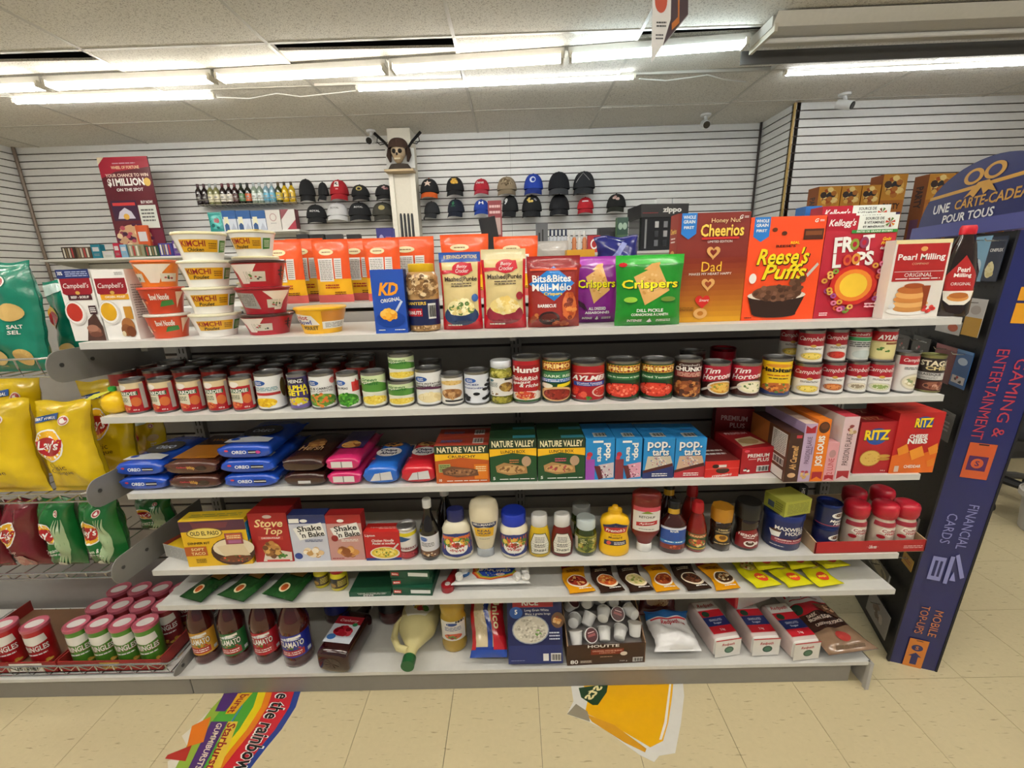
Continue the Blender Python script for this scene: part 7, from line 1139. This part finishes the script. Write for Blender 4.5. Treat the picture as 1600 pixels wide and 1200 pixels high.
gd = [('dark magazine on the goods shelf beside the corner', 100, 121, 386, '#3a2c24'), ('brown magazine with pale picture on the goods shelf', 122, 145, 386, '#5a4a3c'), ('teal box on the goods shelf next to the magazines', 146, 160, 382, '#1f7a90'), ('small white carton on the goods shelf', 162, 179, 392, '#c9cbc4'), ('pink and red box on the goods shelf', 181, 190, 380, '#b01c3c'), ('pale blue box on the goods shelf beside the poster', 191, 201, 382, '#7aa8c8'), ('rack of striped cigarillo packs in front of the poster', 203, 228, 382, '#8a8a70'), ('rack of dark green packs in front of the poster', 229, 250, 384, '#2a4a34'), ('teal and purple packs in front of the poster', 251, 272, 380, '#3a3a8a'), ('orange topped box on the goods shelf before the poster', 222, 240, 352, '#c8582c'), ('violet box on the goods shelf beside the noodle bowls', 273, 284, 376, '#5a3a8a'), ('blue box at the goods shelf end', 286, 300, 378, '#2a4a9a')]
for k, (lab, a, b, yt, c) in enumerate(gd):
    Yg = LY+.01+(.075 if yt < 360 else 0); X, w_, h = onshelf(a, b, yt, Yg, LZ); box_at('packet_box', lab, 'packet', X, Yg, LZ, w_, h, .06 if yt > 360 else .025, c, [r(.1+.2*j, .1, .22+.2*j, .9, ['#d9d4c4', '#7a6a4a', '#c8c0b0', '#a83a3a'][(j+k) % 4]) for j in range(4)] if b-a > 19 else [r(.15, .5, .85, .8, '#d0ccd0'), l(.2, .15, .8, .35, 2, '#999')])
# ---------------------------------------------------------------- skull ornament
sk = thing('skull_ornament', 'pirate skull ornament with brown hat and crossed pistols on the pillar ledge', 'ornament', (PIL[0], PIL[1]-.07, PIL[2]+.0))
def ell(mb, cx, cy, cz, rx_, ry_, rz_, col, n=14):
    mb.grid(lambda u, v: (cx+rx_*math.sin(u*6.2832)*math.sin(v*3.1416), cy-ry_*math.cos(u*6.2832)*math.sin(v*3.1416), cz-rz_*math.cos(v*3.1416)), n, n//2, col); return mb
s = .0078
ell(ell(MB(), 0, 0, .175, .075, .08, .085, '#b5a084'), 0, -.025, .11, .05, .05, .055, '#a8906f').build('skull', 'matte', sk)
for x in (-.03, .03): ell(MB(), x, -.068, .165, .022, .018, .022, '#15100c').build('eye_socket', 'matte', sk)
ell(MB(), 0, -.082, .135, .01, .01, .014, '#1c140e').build('nose', 'matte', sk)
for k in range(6): MB().box(-.03+k*.0105, -.08, .085, -.022+k*.0105, -.07, .1, '#d0c4a4').build('tooth', 'matte', sk)
MB().grid(lambda u, v: (.105*math.sin(u*6.2832)*math.cos(v*1.45)**.6, .01-.1*math.cos(u*6.2832)*math.cos(v*1.45)**.6, .2+.1*math.sin(v*1.45)), 20, 6, '#3f2a20').build('hat', 'cloth', sk, sharp=70)
for x in (-1, 1): MB().tube([(x*.09, .02, .2), (x*.105, .01, .14), (x*.09, -.0, .08)], [.03, .026, .012], '#33221a', 8).build('hair', 'cloth', sk)
MB().grid(lambda u, v: (.13*math.sin(u*6.2832)*(1-.3*v), -.06*math.cos(u*6.2832)*(1-.3*v), v*.055), 20, 3, '#3a3028').build('plinth', 'matte', sk)
for x in (-1, 1):
    MB().tube([(x*.06, .03, .17), (x*.14, .03, .27), (x*.24, .03, .36)], [.012, .014, .016], '#2c2a2a', 8).build('pistol', 'tin', sk)
    MB().tube([(x*.14, .03, .26), (x*.19, .03, .25), (x*.22, .03, .28), (x*.21, .03, .33)], .005, '#3a3634', 6).build('trigger_guard', 'tin', sk)
MB().box(-.15, .055, .03, .15, .06, .22, '#d4d4d0').build('white_backing', 'paper', sk)
# ---------------------------------------------------------------- security cameras
def seccam(label, px, py, Y, yaw):
    P_ = atY(px, py, Y); P_.z = CEIL; X = Xs(px, Y, CEIL-.08)
    th = thing('security_camera', label, 'camera', (X, Y, CEIL-.004), yaw)
    MB().lathe([(.045, -.02), (.05, -.015), (.05, 0)], '#d8d8d6').build('mount', 'plastic', th)
    MB().tube([(0, 0, -.015), (0, -.01, -.05), (0, -.02, -.07)], .016, '#d8d8d6', 10).build('arm', 'plastic', th)
    MB().tube([(0, .05, -.07), (0, -.07, -.115)], .038, '#dadad8', 16).build('housing', 'plastic', th)
    MB().tube([(0, -.07, -.115), (0, -.078, -.118)], .032, '#17171a', 16).build('lens', 'glassy', th)
seccam('white bullet security camera near the boxed pillar', 581, 214, YB-.2, -.15)
seccam('white bullet security camera above the far caps', 1102, 182, YB-.35, -.2)
seccam('white bullet security camera above the stepped slatwall', 1318, 157, YR-.2, .6)
# ceiling cables
def cable(label, pts, zs):
    P_ = [atZ(x, y, z_) for (x, y), z_ in zip(pts, zs)]
    tag(MB().tube(P_, .0045, '#d9d8d4').build('ceiling_cable', 'plastic'), label, 'cable')
cable('white cable sagging along the ceiling beside the unlit fitting', [(998, 123), (1040, 126), (1080, 121), (1105, 117), (1130, 124), (1165, 128)], [2.9, 2.88, 2.91, 2.925, 2.9, 2.925])
cable('white cable sagging between the two slim strip lights', [(340, 152), (390, 154), (432, 146), (470, 151), (556, 142)], [2.9, 2.89, 2.925, 2.9, 2.9])
# ---------------------------------------------------------------- hanging sign
hs = thing('hanging_sign', 'double-sided cardboard sign hanging from the ceiling', 'sign'); HY = 1.05
a, b = atY(1018, 98, HY), atY(1047, 30, HY+.02)
z0 = a.z
def hp_(x, y, dy=0): q_ = atY(x, y, HY+dy); return q_
m = MB(); c1 = [hp_(1018, 98), hp_(1036, 70, .0), hp_(1048, 30, .0), hp_(1050, -60, .0), hp_(1021, -60)]
back = [v + Vector((0, .006, 0)) for v in c1]
n = len(c1); b0 = len(m.v); m.v += [tuple(v) for v in c1+back]; m.f += [tuple(range(n)), tuple(range(2*n-1, n-1, -1))]; m.c += [lin('#d6d4d0')]*2
for k in range(n): k2 = (k+1) % n; m.f.append((k, n+k, n+k2, k2)); m.c.append(lin('#bbb'))
m.build('front_face', 'paper', hs)
m = MB(); c2 = [hp_(1036, 70), hp_(1075, 22, .12), hp_(1076, -60, .12), hp_(1048, -60), hp_(1048, 30)]; back = [v+Vector((.004, .006, 0)) for v in c2]; n = 5
m.v += [tuple(v) for v in c2+back]; m.f += [tuple(range(n)), tuple(range(2*n-1, n-1, -1))]; m.c += [lin('#54444c')]*2
for k in range(n): k2 = (k+1) % n; m.f.append((k, n+k, n+k2, k2)); m.c.append(lin('#bbb'))
m.build('side_face', 'paper', hs)
u0, v0 = hp_(1022, 80), None; eu = hp_(1046, 20)-hp_(1022, 20); ev = hp_(1022, -30)-hp_(1022, 80)
art(MB(), lambda u, v, k: tuple(hp_(1022, 80)+eu*u+ev*v+Vector((0, -k-.001, 0))), [e(.45, .72, .4, .17, '#b5482c'), l(.15, .34, .8, .44, 2, '#333'), l(.1, .16, .6, .26, 2, '#555')], .05, .2).build('front_print', 'paper', hs)
art(MB(), lambda u, v, k: tuple(hp_(1050, 48, .02)+(hp_(1062, 36, .06)-hp_(1050, 48, .02))*u+(hp_(1050, 10, .02)-hp_(1050, 48, .02))*v+Vector((-.002-k, -.003-k, 0))), [r(0, 0, 1, 1, '#c8783c')], .04, .1).build('side_print', 'paper', hs)
MB().tube([hp_(1030, -60, .02), Vector((hp_(1030, -60, .02).x, HY+.02, CEIL))], .0015, '#999', 5).build('string', 'plastic', hs)
# ---------------------------------------------------------------- right side: firework cartons, cabinet, chair
RY = 2.75
rc = thing('tall_white_cabinet', 'white cabinet against the stepped wall carrying party cartons', 'cabinet', (0, RY, 0))
RZ_ = Zs(392, 2.6, RY)
MB().box(2.45, 0, 0, 4.9, .5, RZ_-.02, '#c9c7c2').build('body', 'paint', rc); MB().box(2.44, -.01, RZ_-.02, 4.92, .51, RZ_, '#dddcd8').build('top_board', 'paint', rc)
FW_ = [r(0, .66, 1, 1, '#c88a2c'), f(.5, .84, .44, .14, ['#e0b45a', '#a8501c', '#f0d890', '#3a2a2a', '#b5702c'], 26, .3), e(.5, .84, .14, .07, '#2a2a34'), r(.05, .1, .95, .5, '#4a3a6a'), f(.5, .3, .4, .18, ['#8a6a9a', '#2a2a4a', '#b58a4a', '#c8a0b0'], 18, .3), t('PARTY', .5, .58, .7, .08, '#3a1a10', 'B')]
def fire(lab, a, b, yt, Y):
    x0, x1 = Xs(a, Y, RZ_), Xs(b, Y, RZ_); h = Zs(yt, (x0+x1)/2, Y)-RZ_
    box_at('party_carton', lab, 'carton', (x0+x1)/2, Y, RZ_, x1-x0-.004, h, .14, ('#b5702c', '#8a4a1c', '#c88a3c'), FW_, la=[t('PARTY', .5, .7, .5, .3, '#3a1a10', 'BD'), r(.2, .1, .8, .4, '#6a3a5a')])
fire('short gold party carton behind the cereal, beside the wall corner', 1266, 1300, 291, RY+.05); fire('short gold party carton in the middle of the three short ones', 1300.5, 1331, 290, RY+.05); fire('short gold party carton touching the tall one', 1331.5, 1360, 289, RY+.05)
fire('tall gold party carton beside the three short ones', 1361, 1398, 272, RY+.05); fire('tall gold party carton with a wide gap before it', 1430, 1470, 271, RY+.05); fire('tall gold party carton half hidden by the header sign', 1470.5, 1508, 269, RY+.05); fire('tallest gold party carton behind the header sign edge', 1560, 1615, 248, RY+.05)
# dark counter, swivel chair and pale bin beyond the card stand
a = atZ(1450, 746, 0); 
dk = thing('dark_counter', 'low black counter front beyond the gift card stand', 'counter', (1.95, a.y+.26, 0))
MB().box(0, 0, .0, 1.9, .5, .8, '#2b2b2d').build('body', 'dark', dk); MB().box(-.02, -.02, .8, 1.92, .52, .83, '#1a1a1c').build('top', 'dark', dk)
for k in range(3): MB().box(.05+k*.62, -.012, .06, .63+k*.62, 0, .76, '#353538').build('panel', 'dark', dk)
rk = thing('magazine_rack', 'black wire rack of dark packets on the counter', 'rack', (2.3, a.y+.36, .83))
for k in range(7): MB().tube([(k*.09, 0, 0), (k*.09, .02, .42)], .006, '#a8a8a6', 6).build('upright_wire', 'wire', rk)
for k in range(5): MB().tube([(-.05, -.0, .04+k*.09), (.6, -.0, .04+k*.09)], .005, '#8a8a88', 6).build('cross_wire', 'wire', rk)
MB().box(-.05, .05, 0, .62, .12, .42, '#1c1c1e').build('packet_row', 'dark', rk)
P_ = atZ(1552, 800, .0); 
ch = thing('swivel_chair', 'black swivel chair with castors beyond the card stand', 'chair', (P_.x+.2, P_.y+.23, 0), .5)
for k in range(5):
    an = k*1.2566+3.4; ex_, ey = .3*math.cos(an), .3*math.sin(an)
    MB().tube([(0, 0, .12), (ex_*.6, ey*.6, .1), (ex_, ey, .075)], [.03, .024, .018], '#1b1c1f', 8).build('leg', 'plastic', ch)
    o = MB().tube([(0, -.022, 0), (0, .022, 0)], .03, '#17181a', 14).build('castor', 'plastic', ch); o.location = (ex_, ey, .031); o.rotation_euler.z = an+.5
MB().tube([(0, 0, .1), (0, 0, .42)], .028, '#222326', 12).build('gas_column', 'plastic', ch)
MB().grid(lambda u, v: (.24*math.copysign(abs(math.cos(u*6.2832))**.5, math.cos(u*6.2832))*abs(math.sin(v*3.14159))**.4, .24*math.copysign(abs(math.sin(u*6.2832))**.5, math.sin(u*6.2832))*abs(math.sin(v*3.14159))**.4, .46-.04*math.cos(v*3.1416)), 24, 8, '#1f2024').build('seat', 'cloth', ch, sharp=70)
MB().grid(lambda u, v: ((u-.5)*.42, .24+.05*math.sin(v*3)-.06*(1-(2*u-1)**2)*0, .55+v*.45), 8, 8, '#1f2024').grid(lambda u, v: ((u-.5)*.42, .29+.05*math.sin(v*3), .55+v*.45), 8, 8, '#1f2024', flip=True).build('backrest', 'cloth', ch, sharp=70)
MB().tube([(0, .05, .44), (0, .27, .46), (0, .28, .62)], .018, '#222326', 8).build('back_arm', 'plastic', ch)
P_ = atZ(1590, 830, 0); bn = thing('pale_bin', 'pale grey plastic bin standing on the tile floor', 'bin', (P_.x+.15, P_.y-.03, 0))
MB().lathe([(.12, 0), (.125, .005), (.14, .2), (.15, .21), (.15, .22), (.138, .22), (.12, .02)], '#b9b5b0', n=28).build('shell', 'plastic', bn); MB().lathe([(.15, .195), (.157, .197), (.157, .225), (.15, .227)], '#c9c5c0', n=28, caps=False).build('rim', 'plastic', bn)
# ================================================================ FLOOR STICKERS
def fpoly(mb, pts, col, z): mb.face([tuple(atZ(x, y, 0).to_2d())+(z,) for x, y in pts], col)
def sticker(label, outline, layers, arts):
    th = thing('floor_sticker', label, 'sticker', (0, 0, 0)); m = MB(); z = .0006
    P_ = [atZ(x, y, 0) for x, y in outline]; n = len(P_)
    m.face([(q_.x, q_.y, z) for q_ in P_][::-1], layers[0])
    for k in range(n): a, b = P_[k], P_[(k+1) % n]; m.face(((a.x, a.y, .0001), (b.x, b.y, .0001), (b.x, b.y, z), (a.x, a.y, z)), layers[0])
    m.build('vinyl', 'gloss', th); m = MB()
    for k, (pts, col) in enumerate(layers[1]): fpoly(m, pts, col, z+.0002+.00002*k)
    for o0, o1, o2, ops in arts:
        A_, B_, C_ = (atZ(*q_, 0) for q_ in (o0, o1, o2)); eu, ev = B_-A_, C_-A_
        art(m, lambda u, v, k: (A_.x+eu.x*u+ev.x*v, A_.y+eu.y*u+ev.y*v, z+.0013+k), ops, eu.length, ev.length)
    m.build('print', 'gloss', th); return th
arc = lambda pts: pts
E0 = [(470, 1080), (462, 1105), (440, 1140), (415, 1170), (392, 1200), (380, 1225)]       # outer edge
def inner(d): return [(x-d, y) for x, y in E0]
bands = []; cols = ['#27408a', '#c02430', '#c02430', '#d97a1c', '#e0c81c', '#4a9a34', '#1f7ab0', '#1c4a9a']; ds = [0, 10, 28, 44, 54, 66, 84, 104, 116]
for k in range(8):
    a, b = inner(ds[k]), inner(ds[k+1])
    for j in range(len(a)-1): bands.append(([b[j], b[j+1], a[j+1], a[j]], cols[k]))
bands += [([(354, 1082), (392, 1081), (336, 1166), (300, 1225), (262, 1225), (300, 1150), (330, 1108)], '#8aa83a'), ([(345, 1110), (372, 1110), (352, 1140), (318, 1146)], '#4a9a34'), ([(350, 1084), (378, 1082), (352, 1112), (336, 1112)], '#4a2a6a'), ([(372, 1084), (395, 1083), (366, 1116), (352, 1116)], '#d9a81c'), ([(330, 1128), (356, 1128), (318, 1200), (290, 1210)], '#4a2a6a'), ([(357, 1128), (372, 1128), (345, 1200), (322, 1206)], '#e0c040'), ([(300, 1135), (330, 1120), (318, 1160), (292, 1168)], '#d9741c'), ([(262, 1180), (300, 1165), (290, 1190), (258, 1186)], '#a82c24')]
sticker('torn rainbow candy floor sticker with bold white edged lettering', [(354, 1081)]+E0+[(264, 1225), (262, 1190), (296, 1172), (284, 1150), (306, 1132), (330, 1108)], ('#d9d4c4', bands), [
    ((432, 1082), (360, 1206), (458, 1086), [t('e the rainbow', .5, .5, 1, .95, W_, 'B'), t('e the rainbow', .5, .5, .985, .78, K_, 'b')]),
    ((356, 1128), (318, 1204), (372, 1130), [t('Starburst', .5, .5, .95, .8, '#8f1c24', 'b')]), ((338, 1128), (300, 1204), (352, 1130), [t('GUMMIBURSTS', .5, .5, .95, .6, '#e9d9c0', 'b')]), ((376, 1084), (350, 1116), (394, 1084), [t('burst', .5, .5, .9, .7, '#8f1c24', 'b')])])
yo = [(892, 1070), (1067, 1066), (1069, 1087), (1064, 1130), (1055, 1177), (1030, 1181), (1022, 1191), (1000, 1180), (983, 1168), (945, 1140), (920, 1128), (886, 1116), (896, 1096)]
sticker('torn yellow floor sticker with white border and green word patch', yo, ('#d9d8d2', [([(912, 1070), (1052, 1068), (1050, 1090), (1044, 1130), (1036, 1158), (1016, 1168), (960, 1135), (914, 1114), (918, 1096)], '#e0a80c'), ([(1046, 1068), (1049, 1068), (1042, 1130), (1034, 1156), (1030, 1156), (1038, 1128)], '#e6e3dc'), ([(916, 1116), (960, 1133), (1010, 1170), (1008, 1176), (975, 1160), (925, 1128)], '#c8901c'), ([(904, 1075), (950, 1069), (948, 1082), (934, 1102), (926, 1102), (908, 1090)], '#1f3f24'), ([(886, 1116), (900, 1100), (918, 1112), (922, 1128), (904, 1122)], '#8a8270')]),
        [((912, 1084), (942, 1074), (904, 1072), []), ((946, 1072), (922, 1098), (930, 1068), [t('sts', .5, .5, .8, .9, '#e6d9a0', 'b')])])
# small shelf cards among the chip bags and noodle bowls
X0, X1 = Xs(84, .32, 1.33), Xs(120, .32, 1.33)
pc = thing('price_card', 'white folded price card with black print behind the broth cartons', 'card', ((X0+X1)/2, .345, 1.347), .1)
MB().grid(lambda u, v: ((u-.5)*(X1-X0), .0-.02*math.sin(u*3.1), v*.055), 8, 1, '#dcdcd6').grid(lambda u, v: ((u-.5)*(X1-X0), .0015-.02*math.sin(u*3.1), v*.055), 8, 1, '#c9c9c4', flip=True).build('card', 'paper', pc)
art(MB(), lambda u, v, k: ((u-.5)*(X1-X0), -k-.02*math.sin(u*3.1), v*.055), [l(.1, .35, .6, .8, 4, '#333'), r(.7, .2, .85, .5, '#222')], X1-X0, .055, step=.01).build('print', 'paper', pc)
